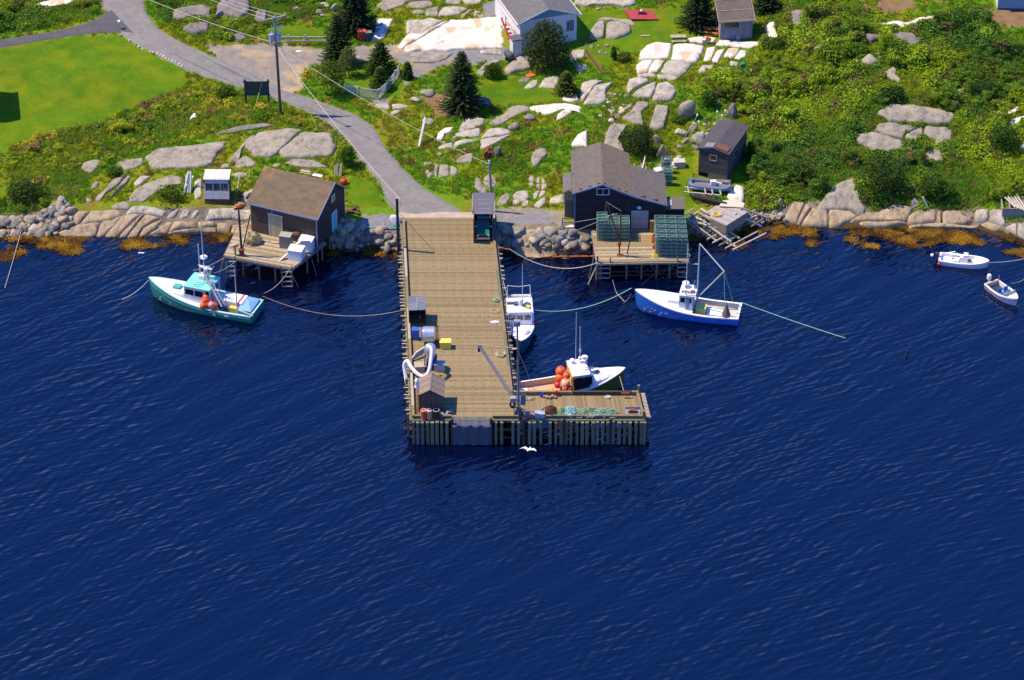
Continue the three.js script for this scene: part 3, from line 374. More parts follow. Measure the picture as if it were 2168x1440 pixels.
boulder('bluish boulder between the bush and the trap pile', 1401, 338, 24, 40, 'grey');
boulder('grey boulder behind the shed-side bush', 1388, 305, 24, 26, 'grey');
boulder('square boulder among the gaff poles', 1442, 290, 34, 26, 'pale');
boulder('round pale boulder left of the boathouse', 1478, 308, 44, 38, 'pale');
boulder('boulder hidden in shade behind the boathouse roof', 1552, 252, 24, 38, 'slate');
boulder('dark rounded boulder below the white rock ridge', 1843, 92, 46, 32, 'slate');
boulder('angular lichen boulder in the middle of the hillside', 1844, 143, 46, 38, 'grey');
boulder('flat stone top in the upper hillside bushes', 1872, 122, 36, 10, 'pale');
boulder('small grey boulder on the right hillside', 2030, 201, 38, 16, 'grey');
boulder('little pale rock in bushes left of the leafy shrub', 1732, 110, 18, 18, 'pale');
boulder('pale boulder at the top edge beside the tall spruce', 688, 16, 27, 16, 'pale');
boulder('upright stone next to the top spruce', 707, 25, 15, 20, 'pale');
boulder('grey stone in grass below the top boulders', 676, 32, 15, 15, 'pale');
boulder('small stone on the grass near the top boulders', 684, 36, 12, 8, 'pale');
boulder('lone pale stone on the orange grass at the top', 627, 22, 17, 7, 'pale');
boulder('pale stone cluster boulder below the dark boathouse shade', 1515, 222, 20, 14, 'pale');
boulder('pale rock between hillside and cabin', 1516, 206, 24, 18, 'white');
boulder('rock beside the brown soil heap left end', 880, 218, 22, 18, 'pale');
boulder('slanted grey rock behind the brown soil heap', 905, 205, 34, 22, 'grey');
boulder('pale boulder under the house rock face', 1013, 30, 9, 8, 'pale');
boulder('round stone beside the upper pine shadow', 1268, 22, 15, 10, 'pale');
boulder('brownish boulder at the hillside foot by the shore', 1652, 440, 16, 26, 'grey');
boulder('rock stub at the lawn edge by the driveway', 255, 77, 8, 8, 'pale');
// stones along the lawn beside the road
[[274, 88], [287, 97], [293, 101], [302, 106], [318, 112], [325, 114], [333, 116], [340, 120], [346, 122], [352, 126], [357, 129], [365, 132], [372, 134], [380, 138], [386, 143]].forEach(([a, b], i) => boulder(['first','second','third','fourth','fifth','sixth','seventh','eighth','ninth','tenth','eleventh','twelfth','thirteenth','fourteenth','last'][i] + ' white border stone of the lawn counted from the driveway', a, b, 5 + 3 * hash(i, 2, 3), 5, 'white', 1, 'white border stones along the lawn'));
// ---------- rubble banks: every stone its own piece ----------
const stoneShapes = []; for (let i = 0; i < 10; i++) stoneShapes.push(boulderGeo(1, .72, .85, 300 + i, 2));
function rubble(name, poly, n, smin, smax, kinds, lift = .1, seedOff = 0) {
  const o = setting(name); const q = rng(500 + seedOff), P2 = ground(poly), b = bounds(P2);
  for (let k = 0, t = 0; k < n && t < n * 40; t++) { const x = lerp(b[0], b[1], q()), z = lerp(b[2], b[3], q()); if (!inside(P2, x, z)) continue; const s = lerp(smin, smax, Math.pow(q(), 2.2)); const m = new THREE.Mesh(stoneShapes[Math.floor(q() * 10)], rockMats[kinds[Math.floor(q() * kinds.length)]]); m.name = 'stone'; m.castShadow = m.receiveShadow = true; m.position.set(x, Math.max(-.1, T(x, z)) + s * lift, z); m.rotation.set(q() * .8, q() * 6.28, q() * .8); m.scale.set(s * (.8 + .5 * q()), s, s); o.add(m); k++; }
  if (n > 100) keepClear(P2); return o;
}
rubble('rubble_bank', [[-70, 470], [0, 468], [40, 462], [85, 455], [120, 425], [145, 425], [155, 470], [120, 498], [60, 505], [-70, 510]], 280, .35, 1.6, ['grey', 'pale', 'slate', 'peach', 'grey'], .1, 1);
rubble('rubble_bank', [[690, 470], [745, 470], [790, 488], [846, 485], [848, 535], [770, 534], [700, 530]], 190, .4, 1.5, ['grey', 'slate', 'pale', 'peach'], .2, 2);
rubble('rubble_bank', [[1046, 485], [1100, 487], [1180, 490], [1190, 490], [1260, 520], [1255, 530], [1150, 530], [1060, 528]], 190, .35, 1.7, ['grey', 'slate', 'peach', 'pale', 'grey'], .2, 3);
rubble('rubble_bank', [[1580, 455], [1640, 445], [1665, 450], [1665, 472], [1625, 470], [1590, 480]], 40, .5, 1.3, ['peach', 'grey', 'pale'], .15, 4);
rubble('stone_heap', [[925, 215], [945, 210], [985, 235], [975, 245], [940, 228]], 26, .3, .8, ['pale', 'white'], .2, 5);
rubble('stone_heap', [[1005, 30], [1022, 24], [1024, 40], [1006, 42]], 12, .5, .9, ['pale'], .2, 6);
rubble('stone_heap', [[1395, 335], [1445, 335], [1440, 355], [1400, 360]], 20, .4, 1, ['pale', 'white'], .2, 7);
rubble('stone_heap', [[1270, 205], [1330, 195], [1345, 250], [1290, 300], [1262, 270]], 34, .3, 1.1, ['pale', 'grey', 'white'], .05, 8);
rubble('stone_heap', [[1450, 270], [1500, 245], [1530, 255], [1475, 320], [1440, 320]], 34, .4, 1.3, ['pale', 'grey', 'slate'], .1, 9);
rubble('stone_heap', [[890, 300], [1010, 270], [1030, 350], [920, 385], [890, 350]], 26, .25, .8, ['pale', 'grey'], .05, 10);
rubble('stone_heap', [[1230, 90], [1310, 95], [1290, 120], [1240, 112]], 12, .3, .8, ['pale', 'grey'], .05, 11);
{ // flat rock toe at the water beside the pier
  const o = setting('rock_toe'); for (const [p, k] of [[[[1075, 524], [1130, 520], [1175, 528], [1180, 545], [1150, 548], [1095, 540]], 'peach'], [[[1170, 530], [1210, 528], [1255, 535], [1250, 545], [1185, 546]], 'slate']]) { const m = new THREE.Mesh(slabGeo(p.map(([a, b]) => { const v = at(a, b, .1); return [v.x, v.z]; }), .35, rockSeed++, .02), rockMats[k]); m.name = 'slab'; m.castShadow = m.receiveShadow = true; o.add(m); }
}
// ================= THE PIER =================
const DK = 2.7;                                             // deck level above the water
const pa = at(851, 461, DK), pb = at(1043, 461, DK), pc = at(872, 887, DK), pd = at(1090, 887, DK);
const L0 = at(1086, 834, DK), L1 = at(1352, 834, DK), L2 = at(1365, 887, DK), L3 = at(1091, 887, DK);
const unitPlanks = greyWoods.map(() => bx(1, 1, 1));
function uvBox(lenU, wV) { const g = bx(1, 1, 1), u = g.attributes.uv, a = R() * 5, b = R() * 5; const q = new THREE.BoxGeometry(1, 1, 1).attributes.uv; for (let i = 0; i < u.count; i++) u.setXY(i, q.getX(i) * lenU * .5 + a, q.getY(i) * wV * .9 + b); return g; }
const plankGeos = []; for (let i = 0; i < 8; i++) plankGeos.push(uvBox(10, .24));
{
  const pier = thing('timber_pier', 'L shaped timber pier with weathered plank deck running out from the road', 'pier', V(0, 0, 0));
  const n = 158; const mk = (a, b, w, h, y, name, m, gi) => { const o = new THREE.Mesh(plankGeos[gi % 8], m); o.name = name; o.castShadow = o.receiveShadow = true; const d = b.clone().sub(a); o.position.set((a.x + b.x) / 2, y - h / 2, (a.z + b.z) / 2); o.rotation.y = Math.atan2(-d.z, d.x); o.scale.set(d.length(), h, w); pier.add(o); return o; };
  const wd = pa.distanceTo(pc) / n;
  for (let i = 0; i < n; i++) { const t = (i + .5) / n, k = hash(i, 1, 9), jx = (hash(i, 3, 9) - .5) * .06; const a = pa.clone().lerp(pc, t), b = pb.clone().lerp(pd, t); mk(a, b, wd * .955, .09, DK + (k - .5) * .012, 'plank', greyWoods[Math.floor(hash(i, 5, 2) * 6)], Math.floor(k * 8)); }
  const n2 = 57; for (let i = 0; i < n2; i++) { const t = (i + .5) / n2, k = hash(i, 11, 9); const a = L0.clone().lerp(L1, t), b = L3.clone().lerp(L2, t); mk(a, b, L0.distanceTo(L1) / n2 * .95, .09, DK + .004 + (k - .5) * .014, 'plank', greyWoods[Math.floor(hash(i, 15, 2) * 6)], Math.floor(k * 8)); }
  // framing under the deck
  const st = []; for (let k = 0; k < 6; k++) { const t = .04 + .92 * k / 5; const a = pa.clone().lerp(pb, t), b = pc.clone().lerp(pd, t); a.y = b.y = DK - .27; st.push(beam(a, b, .25, .28)); } part(pier, 'stringers', st, W.dark);
  const st2 = []; for (let k = 0; k < 4; k++) { const t = .04 + .92 * k / 3; const a = L0.clone().lerp(L3, t), b = L1.clone().lerp(L2, t); a.y = b.y = DK - .27; st2.push(beam(a, b, .25, .28)); } part(pier, 'stringers', st2, W.dark);
  const caps = [], y2 = DK - .55; for (let k = 0; k < 12; k++) { const t = (k + .4) / 12, a = pa.clone().lerp(pc, t), b = pb.clone().lerp(pd, t); a.y = b.y = y2; caps.push(beam(a, b, .3, .28)); } part(pier, 'cap_beams', caps, W.dark);
  // bearing piles, one by one
  const pg = new THREE.CylinderGeometry(.15, .17, 1, 7); const pile = (x, z, top, m, s = 1) => { const o = new THREE.Mesh(pg, m); o.name = 'pile'; o.castShadow = o.receiveShadow = true; const bot = Math.max(-2.2, T(x, z) - .3); o.position.set(x, (top + bot) / 2, z); o.scale.set(s, top - bot, s); pier.add(o); };
  for (let k = 0; k < 12; k++) for (let j = 0; j < 4; j++) { const t = (k + .4) / 12, a = pa.clone().lerp(pc, t), b = pb.clone().lerp(pd, t), p = a.lerp(b, .06 + .88 * j / 3); pile(p.x, p.z, y2, W.dark, 1); }
  for (let k = 0; k < 5; k++) for (let j = 0; j < 3; j++) { const p = L0.clone().lerp(L1, .1 + .86 * k / 4).lerp(L3.clone().lerp(L2, .1 + .86 * k / 4), .1 + .7 * j / 2); pile(p.x, p.z, DK - .4, W.dark, 1); }
  // fender piles standing proud along the sides
  const fg = [uvBox(2.5, .3), uvBox(2.5, .3), uvBox(2.5, .3)]; const fender = (p, top, m, w = .24) => { const o = new THREE.Mesh(fg[Math.floor(R() * 3)], m); o.name = 'fender_pile'; o.castShadow = o.receiveShadow = true; const bot = -1.2; o.position.set(p.x, (top + bot) / 2, p.z); o.scale.set(w, top - bot, w); o.rotation.y = .06 * (R() - .5) * 4; pier.add(o); };
  const fm = [W.post, W.green, W.grey, wood(.2, .2, .15)];
  const side = (A, B, off, step, top) => { const d = B.clone().sub(A), l = d.length(); d.normalize(); const nx = -d.z, nz = d.x; for (let s = .6; s < l - .2; s += step * (.8 + .4 * R())) { const p = A.clone().addScaledVector(d, s); p.x += nx * off; p.z += nz * off; fender(p, top + (R() - .5) * .12, fm[Math.floor(R() * 4)]); } };
  side(pa.clone().lerp(pc, .1), pc, .36, .95, DK + .12); side(pb.clone().lerp(pd, .12), L0, -.36, 1.2, DK + .08); side(L1, L2, -.34, .62, DK + .1);
  // front face: vertical fenders seen from the sea
  const fx = [875, 884, 894, 905, 915, 925, 935, 946, 1050, 1062, 1086, 1098, 1109, 1121, 1131, 1145, 1165, 1177, 1188, 1199, 1209, 1222, 1233, 1243, 1256, 1265, 1276, 1287, 1298, 1311, 1323, 1334, 1347, 1358, 1365]; fx.forEach((x, i) => { const p = at(x, 890, DK); p.z += .28; fender(p, DK - .04 + (i % 5 === 0 ? .05 : 0), [W.green, W.post, wood(.2, .2, .15)][i % 3], .26 + .08 * hash(i, 2, 2)); });
  for (const x of [957, 1040, 1109, 1195, 1293]) { const p = at(x, 888, DK); p.z += .55; fender(p, DK + .5, W.dark, .28); }
  // horizontal walers between the fenders
  const wal = (A, B, y, m, w = .2, h = .22) => part(pier, 'waler', beam(V(A.x, y, A.z), V(B.x, y, B.z), w, h), m); const f0 = at(868, 889, DK), f1 = at(1366, 889, DK); wal(f0, f1, DK - .12, W.green, .22, .26); wal(f0, f1, 1.45, W.dark); wal(f0, f1, .55, W.dark);
  const off = (A, B, o) => { const d = B.clone().sub(A).normalize(); return [A.clone().add(V(-d.z * o, 0, d.x * o)), B.clone().add(V(-d.z * o, 0, d.x * o))]; };
  for (const [A, B, o] of [[pa, pc, .14], [pb, L0, -.14], [L1, L2, -.14]]) { const [a, b] = off(A, B, o); wal(a, b, DK - .13, W.post); wal(a, b, 1.3, W.dark); }
  // bull rails on blocks round the edge
  const rail = (A, B, o, h = .24, m = W.pale) => { const [a, b] = off(A, B, o), l = a.distanceTo(b), d = b.clone().sub(a).normalize(); const bl = []; for (let s = .4; s < l; s += 2.4) { const p = a.clone().addScaledVector(d, s); bl.push(bx(.5, .14, .22, p.x, DK + .07, p.z, Math.atan2(-d.z, d.x))); } part(pier, 'rail_block', bl, W.dark); let s = 0, k = 0; while (s < l - .05) { const e = Math.min(l, s + 6); const p = a.clone().addScaledVector(d, s + .02), q = a.clone().addScaledVector(d, e - .02); p.y = q.y = DK + .14 + h / 2; part(pier, 'bull_rail', beam(p, q, .26, h), k++ % 2 ? m : W.grey); s = e; } };
  rail(pa.clone().lerp(pc, .02), pc, -.16, .26, W.pale); rail(pb.clone().lerp(pd, .14), L0, .14, .24, W.green); rail(L0, L1, .16, .3, W.dark); rail(L1, L2, .14, .24, W.grey); rail(at(876, 886, DK), at(957, 886, DK), -.1, .2, W.green); rail(at(1042, 886, DK), at(1362, 886, DK), -.1, .2, W.green);
  // corner posts
  for (const [x, y] of [[1352, 832], [1188, 833], [1363, 886]]) { const p = at(x, y, DK); part(pier, 'corner_post', [bx(.25, 1.3, .25, p.x, DK + .3, p.z)], W.post); }
  part(pier, 'mooring_cleat', [(() => { const p = at(1324, 835, DK + .44); return merge([bx(.9, .12, .16, p.x, p.y + .12, p.z), bx(.3, .2, .2, p.x, p.y, p.z)]); })()], P.rust);
  // landing ladder of boards on the left side
   for (let s = .2; s < .98; s += .017) { if (hash(Math.round(s * 1000), 4, 4) < .45) continue; const p = pa.clone().lerp(pc, s); part(pier, 'fender_cap', bx(.5, .07, .14, p.x - .42, DK + .12 + .1 * R(), p.z), W.pale); }  for (let s = .2; s < .99; s += .022) { if (hash(Math.round(s * 1000), 5, 4) < .4) continue; const p = pb.clone().lerp(pd, s); if (p.z > L0.z - .5) continue; part(pier, 'fender_cap', bx(.4, .07, .14, p.x + .42, DK + .1 * R(), p.z), W.pale); }
   for (let s = .03; s < 1; s += .055) { const p = L1.clone().lerp(L2, s); part(pier, 'fender_cap', bx(.4, .08, .16, p.x + .42, DK + .1, p.z), W.pale); }
}
{ // sheet hung over the front of the pier
  const a = at(958, 889, DK), b = at(1040, 889, DK), pos = [], uv = [], idx = [], nx = 24, ny = 10; for (let j = 0; j <= ny; j++) for (let i = 0; i <= nx; i++) { const t = i / nx, s = j / ny; const y = j === 0 ? DK + .1 - .06 * Math.abs(Math.sin(i * .8)) : lerp(DK + .06, .05, s); const zz = j === 0 ? -.25 - .08 * Math.sin(i * .8) : .62 + .05 * Math.sin(i * .9 + s * 2) + .06 * vn(i * .5, j * .6, 5); pos.push(lerp(a.x, b.x, t) , y, a.z + zz); uv.push(t * 2, s); }
  for (let j = 0; j < ny; j++) for (let i = 0; i < nx; i++) { const q = j * (nx + 1) + i; idx.push(q, q + nx + 1, q + 1, q + 1, q + nx + 1, q + nx + 2); }
  const s1_ = meshGeo(pos, idx, uv); const back = pos.map((v, i) => i % 3 === 2 ? v - .03 : v), s2_ = meshGeo(back, idx.slice().reverse(), uv);
  solo('fender_sheet', 'dark blue grey rubber sheet hung over the pier front', 'sheet', [s1_, s2_], mat(.07, .085, .13, { roughness: .7, side: THREE.DoubleSide }));
}
// ---------- poles, lamps, crane ----------
{ const p = at(849, 532, DK - .2); p.x -= .25; const h = heightFor(p, 420); const t = thing('pier_pole', 'black tarred pole standing at the left edge of the pier', 'pole', V(p.x, 0, p.z)); part(t, 'shaft', bar(V(0, T(p.x, p.z) - .2, 0), V(-.05, h, 0), .2, .15, 10), W.tar); part(t, 'bracket', [bar(V(0, h - .6, 0), V(.35, h - .5, 0), .025), bar(V(.35, h - .5, 0), V(.3, h - .9, 0), .025)], P.steel); part(t, 'cap', bx(.3, .08, .3, -.05, h + .03, 0), P.grey); }
{ const p = G(1043, 447); const h = heightFor(p, 345) - p.y; const t = thing('lamp_pole', 'grey wooden lamp pole behind the truck shelter', 'pole', p); part(t, 'shaft', bar(V(0, -.3, 0), V(-.35, h, 0), .17, .12, 9), wood(.33, .33, .32)); part(t, 'insulator', [bar(V(-.35, h, 0), V(-.35, h + .35, 0), .1, .07, 8)], P.white); part(t, 'bracket', bar(V(-.35, h - .4, 0), V(-.75, h - .55, .2), .04), P.grey); }
{ // lattice-footed pole crane at the inner corner of the L
  const p = at(1098, 884, DK); const h = heightFor(p, 682) - DK; const t = thing('pier_crane', 'blue grey pole crane with slanted boom at the pier corner', 'crane', p);
  part(t, 'mast', bar(V(0, .3, 0), V(-.15, h, 0), .12, .09, 10), mat(.16, .19, .24, { roughness: .5 }));
  for (const a of [0, 1.57, 3.14, 4.71]) part(t, 'foot_plate', [(() => { const g = prism([[0, 0], [.65, 0], [.12, 1.25], [0, 1.25]], .08); g.rotateY(a); return g; })()], mat(.08, .1, .16, { roughness: .6 }));
  
  const A = at(1012, 730, DK + 7.2).sub(p), B = V(-.2, 1.6, 0); const g1 = []; g1.push(bar(B, A, .09), bar(B.clone().add(V(.2, .2, 0)), A.clone().add(V(.12, .1, 0)), .06)); part(t, 'boom', g1, mat(.3, .32, .33, { roughness: .5 }));
  const topl = at(1085, 742, 0); const yk = heightFor(p, 738) - DK; part(t, 'stay', [bar(V(0, yk, 0), A, .05), bar(V(0, yk, 0), V(-.7, yk - .12, 0), .11, .08)], wood(.5, .42, .3));
  part(t, 'hook_block', [bx(.25, .6, .2, A.x + .1, A.y - .5, A.z), bar(V(A.x, A.y, A.z), V(A.x + .05, A.y - .9, A.z), .02)], P.dark);
  part(t, 'winch', [bx(.5, .5, .5, -.55, 2.3, .1), bar(V(-.9, 2.3, .1), V(-.2, 2.3, .1), .16)], P.grey);
  part(t, 'control_box', bx(.5, 1.1, .3, .45, 2.2, .05), mat(.14, .17, .24));
  const lt = part(t, 'lamp_arm', [tube([V(-.1, h - .1, 0), V(-.6, h + .15, 0), V(-2.0, h + .05, 0)], .035, 12)], P.grey); part(lt, 'lamp_head', (() => { const g = new THREE.SphereGeometry(.5, 12, 8); g.scale(1, .25, .42); g.translate(-2.3, h, 0); return g; })(), P.white); part(lt, 'photocell', [bx(.6, .6, .35, -.15, h - .05, .1), (() => { const g = new THREE.TorusGeometry(.16, .05, 6, 14); g.translate(-.15, h, .3); return g; })()], P.grey);
  part(t, 'guy_wires', [bar(V(.1, yk, 0), V(-.35, .3, -.3), .02, .02, 4), bar(V(-.1, h * .8, 0), V(.2, .3, .3), .02, .02, 4)], P.steel);
}
{ const g = new THREE.TorusGeometry(.22, .1, 8, 16); g.scale(1, 1.5, 1); solo('hanging_tyre', 'small black tyre hanging beside the crane foot', 'tyre', g, P.rubber, at(1085, 863, DK).add(V(0, .4, 0))); }
// ---------- truck shelter ----------
{
  const a = at(1003, 515, DK), b = at(1044, 515, DK), w = a.distanceTo(b), d = 5.2, h = 3.05; const t = thing('truck_shelter', 'narrow dark open-front shelter with slanted grey roof on the pier', 'shelter', V((a.x + b.x) / 2, DK, a.z - d / 2));
  const dk = wood(.09, .085, .1); for (let k = 0; k < 12; k++) for (const s of [-1, 1]) part(t, 'wall_board', bx(.06, h, d / 12 - .02, s * (w / 2 - .03), h / 2, -d / 2 + (k + .5) * d / 12), dk); for (let k = 0; k < 6; k++) part(t, 'wall_board', bx(w / 6 - .02, h, .06, -w / 2 + (k + .5) * w / 6, h / 2, -d / 2 + .03), dk);
  const rf = bx(w + .3, .08, d * .72, 0, 0, 0); rf.rotateX(.1); rf.translate(0, h + .1, -d * .13); const roof = part(t, 'roof', rf, mat(.15, .15, .19, { roughness: .8, map: shingleMap })); for (let k = 0; k < 3; k++) { const q = bx(w * .6, .03, .05, .05 * k, h + .2 - .08 * k, -d * .25 + k * .85); part(roof, 'batten', q, W.pale); } part(t, 'fascia', [bx(w + .34, .12, .05, 0, h + .02 - .1, d * .24), bx(.05, .12, d * .7, -w / 2 - .16, h + .1, -d * .13), bx(.05, .12, d * .7, w / 2 + .16, h + .1, -d * .13)], W.driftwood); part(t, 'front_post', [bx(.12, h, .12, -w / 2 + .03, h / 2, d / 2 - .08), bx(.12, h, .12, w / 2 - .03, h / 2, d / 2 - .08)], dk);
}
{
  const p = at(1023, 513, DK); p.z -= 2.2; const t = thing('pickup_truck', 'small green truck parked nose out in the shelter', 'truck', p); const body = mat(.01, .2, .15, { roughness: .3, clearcoat: 1 }); const w = 1.3;
  const sh = prism([[-2.0, .35], [1.85, .35], [1.95, .6], [1.9, .85], [.95, 1.02], [.35, 1.55], [-.8, 1.55], [-.95, 1.02], [-2.0, 1.0]], w, { bevelEnabled: true, bevelSize: .06, bevelThickness: .06, bevelSegments: 2 }); sh.rotateY(-Math.PI / 2); part(t, 'body', sh, body);
  const ws = bx(w - .12, .68, .03, 0, 0, 0); ws.rotateX(-.86); ws.translate(0, 1.34, .72); part(t, 'windscreen', ws, P.glass); part(t, 'roof_edge', bx(w - .05, .05, 1.0, 0, 1.64, -.25), body); part(t, 'grille', bx(w * .8, .22, .05, 0, .68, 2.02), P.dark); part(t, 'bumper', bx(w + .12, .16, .14, 0, .42, 2.06), P.silver); for (const s of [-1, 1]) { part(t, 'headlight', bx(.22, .16, .06, s * w * .42, .76, 2.01), P.white); part(t, 'mirror', [bx(.2, .16, .08, s * (w / 2 + .2), 1.15, .75), bar(V(s * w / 2, 1.1, .75), V(s * (w / 2 + .2), 1.15, .75), .02)], P.white); for (const z of [-1.2, 1.25]) { const g = new THREE.CylinderGeometry(.34, .34, .2, 16); g.rotateZ(Math.PI / 2); g.translate(s * (w / 2 - .02), .34, z); const wh = part(t, 'wheel', g, P.rubber); const h2 = new THREE.CylinderGeometry(.19, .19, .22, 12); h2.rotateZ(Math.PI / 2); h2.translate(s * (w / 2), .34, z); part(wh, 'rim', h2, P.silver); } }
}
// ---------- gear on the pier ----------
function crate(name, label, cat, px, py, base, w, h, d, m, turn = 0, lid) { const p = at(px, py, base); const t = thing(name, label, cat, p, turn); const th = .05; part(t, 'panel', [bx(w, h, th, 0, h / 2, d / 2 - th / 2), bx(w, h, th, 0, h / 2, -d / 2 + th / 2), bx(th, h, d - 2 * th, -w / 2 + th / 2, h / 2, 0), bx(th, h, d - 2 * th, w / 2 - th / 2, h / 2, 0), bx(w - .1, th, d - .1, 0, .03, 0)], m); part(t, 'lid', [bx(w + .06, .07, d + .06, 0, h + .035, 0)], lid || m); return t; }
{ // patched low hut
  const p = at(884, 690, DK); const t = thing('tarped_hut', 'low hut with patched grey sheet roof beside the left rail', 'hut', p, .05); const w = 1.75, d = 2.2, h = 2.0; part(t, 'wall', [bx(.06, h, d, -w / 2, h / 2, -d / 2), bx(.06, h, d, w / 2, h / 2, -d / 2), bx(w - .06, h, .06, 0, h / 2, -d + .03)], mat(.035, .04, .05)); const cols = [[.15, .17, .2], [.18, .2, .23], [.2, .22, .25], [.17, .19, .22]]; [[-.25, 0], [.25, 0], [-.25, 1], [.25, 1]].forEach(([x, k], i) => { const g = bx(w * .52, .05, d * .55, x * w, 0, 0); g.rotateX(.12); g.translate(0, h + .12 - k * .12 + i * .012, -d * .78 + k * d * .5); part(t, 'roof_sheet', g, mat(...cols[i], { roughness: .5, metalness: .2 })); }); const sm_ = []; sm_.push(bx(.04, .02, d * 1.0, .02, h + .19, -d * .55), bx(.04, .02, .9, .5, h + .2, -d * .6, 1.57)); part(t, 'seam', sm_, W.driftwood);
}
crate('blue_fish_bin', 'bright blue bin under the patched hut roof', 'bin', 880, 717, DK, .75, 1.15, .6, P.blue, .05);
{ const p = at(908, 730, DK); const t = thing('ice_drum', 'large shiny steel drum lying on its side on the pier', 'tank', p); const g = new THREE.CylinderGeometry(.85, .85, 1.15, 28); g.rotateZ(Math.PI / 2); g.translate(0, 1.15, -.2); part(t, 'drum', g, P.silver); part(t, 'end_cap', (() => { const q = new THREE.SphereGeometry(.84, 20, 10); q.scale(.28, 1, 1); q.translate(-.56, 1.15, -.2); return q; })(), P.steel); part(t, 'cradle', [bx(.15, .5, 1.6, -.4, .25, -.2), bx(.15, .5, 1.6, .4, .25, -.2)], P.dark); part(t, 'stand_post', [bx(.1, 2.6, .1, .75, 1.3, -.6), bx(.1, 2.3, .1, .95, 1.15, -.2)], W.brown); }
{ const p = at(908, 782, DK); const t = thing('suction_hopper', 'steel cyclone hopper with a long silver hose', 'machine', p); const g = new THREE.LatheGeometry([[.12, .9], [.55, 1.6], [.62, 2.4], [.5, 2.75], [.2, 2.9], [0, 2.92]].map(q => new THREE.Vector2(...q)), 20); g.translate(.15, 0, -.3); part(t, 'hopper', g, P.silver); part(t, 'frame', [bar(V(-.5, 0, -.8), V(-.3, 2.3, -.5), .06), bar(V(.7, 0, -.8), V(.55, 2.3, -.5), .06), bar(V(-.5, 0, .3), V(-.3, 2.3, -.1), .06), bar(V(.7, 0, .3), V(.55, 2.3, -.1), .06)], mat(.08, .12, .35)); part(t, 'engine_box', bx(.9, .9, .8, .2, .45, -.2), mat(.02, .03, .09));
  const W3 = (a, b, h) => at(a, b, h).sub(p); part(t, 'hose', tube([W3(905, 733, DK + 3), W3(913, 738, DK + 3.1), W3(912, 765, DK + 2.2), W3(906, 790, DK + 1.3), W3(897, 798, DK + 1.0), W3(882, 790, DK + 1.2), W3(870, 776, DK + 1.5), W3(862, 764, DK + 1.7), W3(856, 772, DK + 1.2), W3(858, 790, DK + .4), W3(862, 815, DK - .6)], .2, 60, 9), mat(.78, .79, .82, { roughness: .4, bumpMap: woodBump, bumpScale: .02 })); }
crate('yellow_fish_box', 'yellow insulated fish box on the pier deck', 'box', 943, 735, DK, 1.15, .75, .8, P.yellow, .02);
crate('grey_fish_tub', 'grey tub with crumpled blue liner beside the hopper', 'tub', 931, 783, DK, 1.1, .8, .8, mat(.42, .42, .4), 0, mat(.2, .32, .45, { roughness: .4 }));
crate('tool_crate', 'dark blue crate between the hopper and the grey tub', 'crate', 918, 775, DK, .7, 1.2, .7, mat(.02, .03, .1), 0);
crate('pallet_box', 'pale timber pallet box cluttered with planks by the rail', 'box', 888, 783, DK, 1.0, .6, .9, W.pale, .1);
{ const p = at(885, 762, DK); const q = []; for (let i = 0; i < 7; i++) q.push(beam(V(-.9 + .1 * i, .1 + .1 * i, .5 - .12 * i), V(.5 + .06 * i, .35 + .12 * i, -.7 - .05 * i), .18, .05)); solo('lumber_pile', 'loose grey boards piled behind the pallet box', 'lumber', q, W.driftwood, p); }
{ const p = at(920, 800, DK); const q = []; const r2 = rng(3); for (let i = 0; i < 12; i++) { const a = r2() * 3.1; q.push(beam(V(-.8 + 1.6 * r2(), .1 + .4 * r2(), -.4 + .8 * r2()), V(-.8 + 1.9 * r2(), .1 + .3 * r2(), -.4 + .9 * r2()), .12, .06)); } solo('scrap_heap', 'tangle of orange and brown scrap timber behind the pier hut', 'scrap', q, W.orange, p); }
{ // pier hut
  const a = at(886, 872, DK), b = at(937, 872, DK), w = a.distanceTo(b), h = 2.1, d = 2.6, rise = .7; const t = thing('pier_hut', 'small weathered gabled hut at the seaward end of the pier', 'hut', V((a.x + b.x) / 2, DK, a.z), -.02); const wm = [wood(.17, .12, .1), wood(.14, .1, .09), wood(.19, .14, .11)];
  const nb = 14; for (let k = 0; k < nb; k++) { const x = -w / 2 + (k + .5) * w / nb, hh = h + rise * (1 - Math.abs(x) / (w / 2)) - .05; part(t, 'front_board', bx(w / nb - .015, hh, .05, x, hh / 2, -.03), wm[k % 3]); } part(t, 'wall', [bx(.05, h, d, -w / 2 + .03, h / 2, -d / 2), bx(.05, h, d, w / 2 - .03, h / 2, -d / 2), bx(w - .1, h, .05, 0, h / 2, -d + .03)], wm[1]);
  const ov = .2, sl = Math.hypot(w / 2 + ov, rise * 1.1), rfm = [wood(.30, .23, .18), wood(.26, .2, .16), wood(.34, .27, .21)]; for (const s of [-1, 1]) for (let k = 0; k < 9; k++) { const g = bx(sl / 1, .05, .001 + (d + .5) / 9 - .012); g.translate(s * 0, 0, 0); const an = Math.atan2(rise, w / 2) * -s; g.rotateZ(an); g.translate(s * (w / 4 + ov / 2), h + rise / 2 + .02 - ov * .12, -d - .2 + (k + .5) * (d + .5) / 9); part(t, 'roof_board', g, rfm[(k * 2 + (s > 0 ? 1 : 0)) % 3]); }
  part(t, 'ridge_board', bx(.16, .05, d + .55, 0, h + rise + .06, -d / 2 + .02), rfm[0]);
}
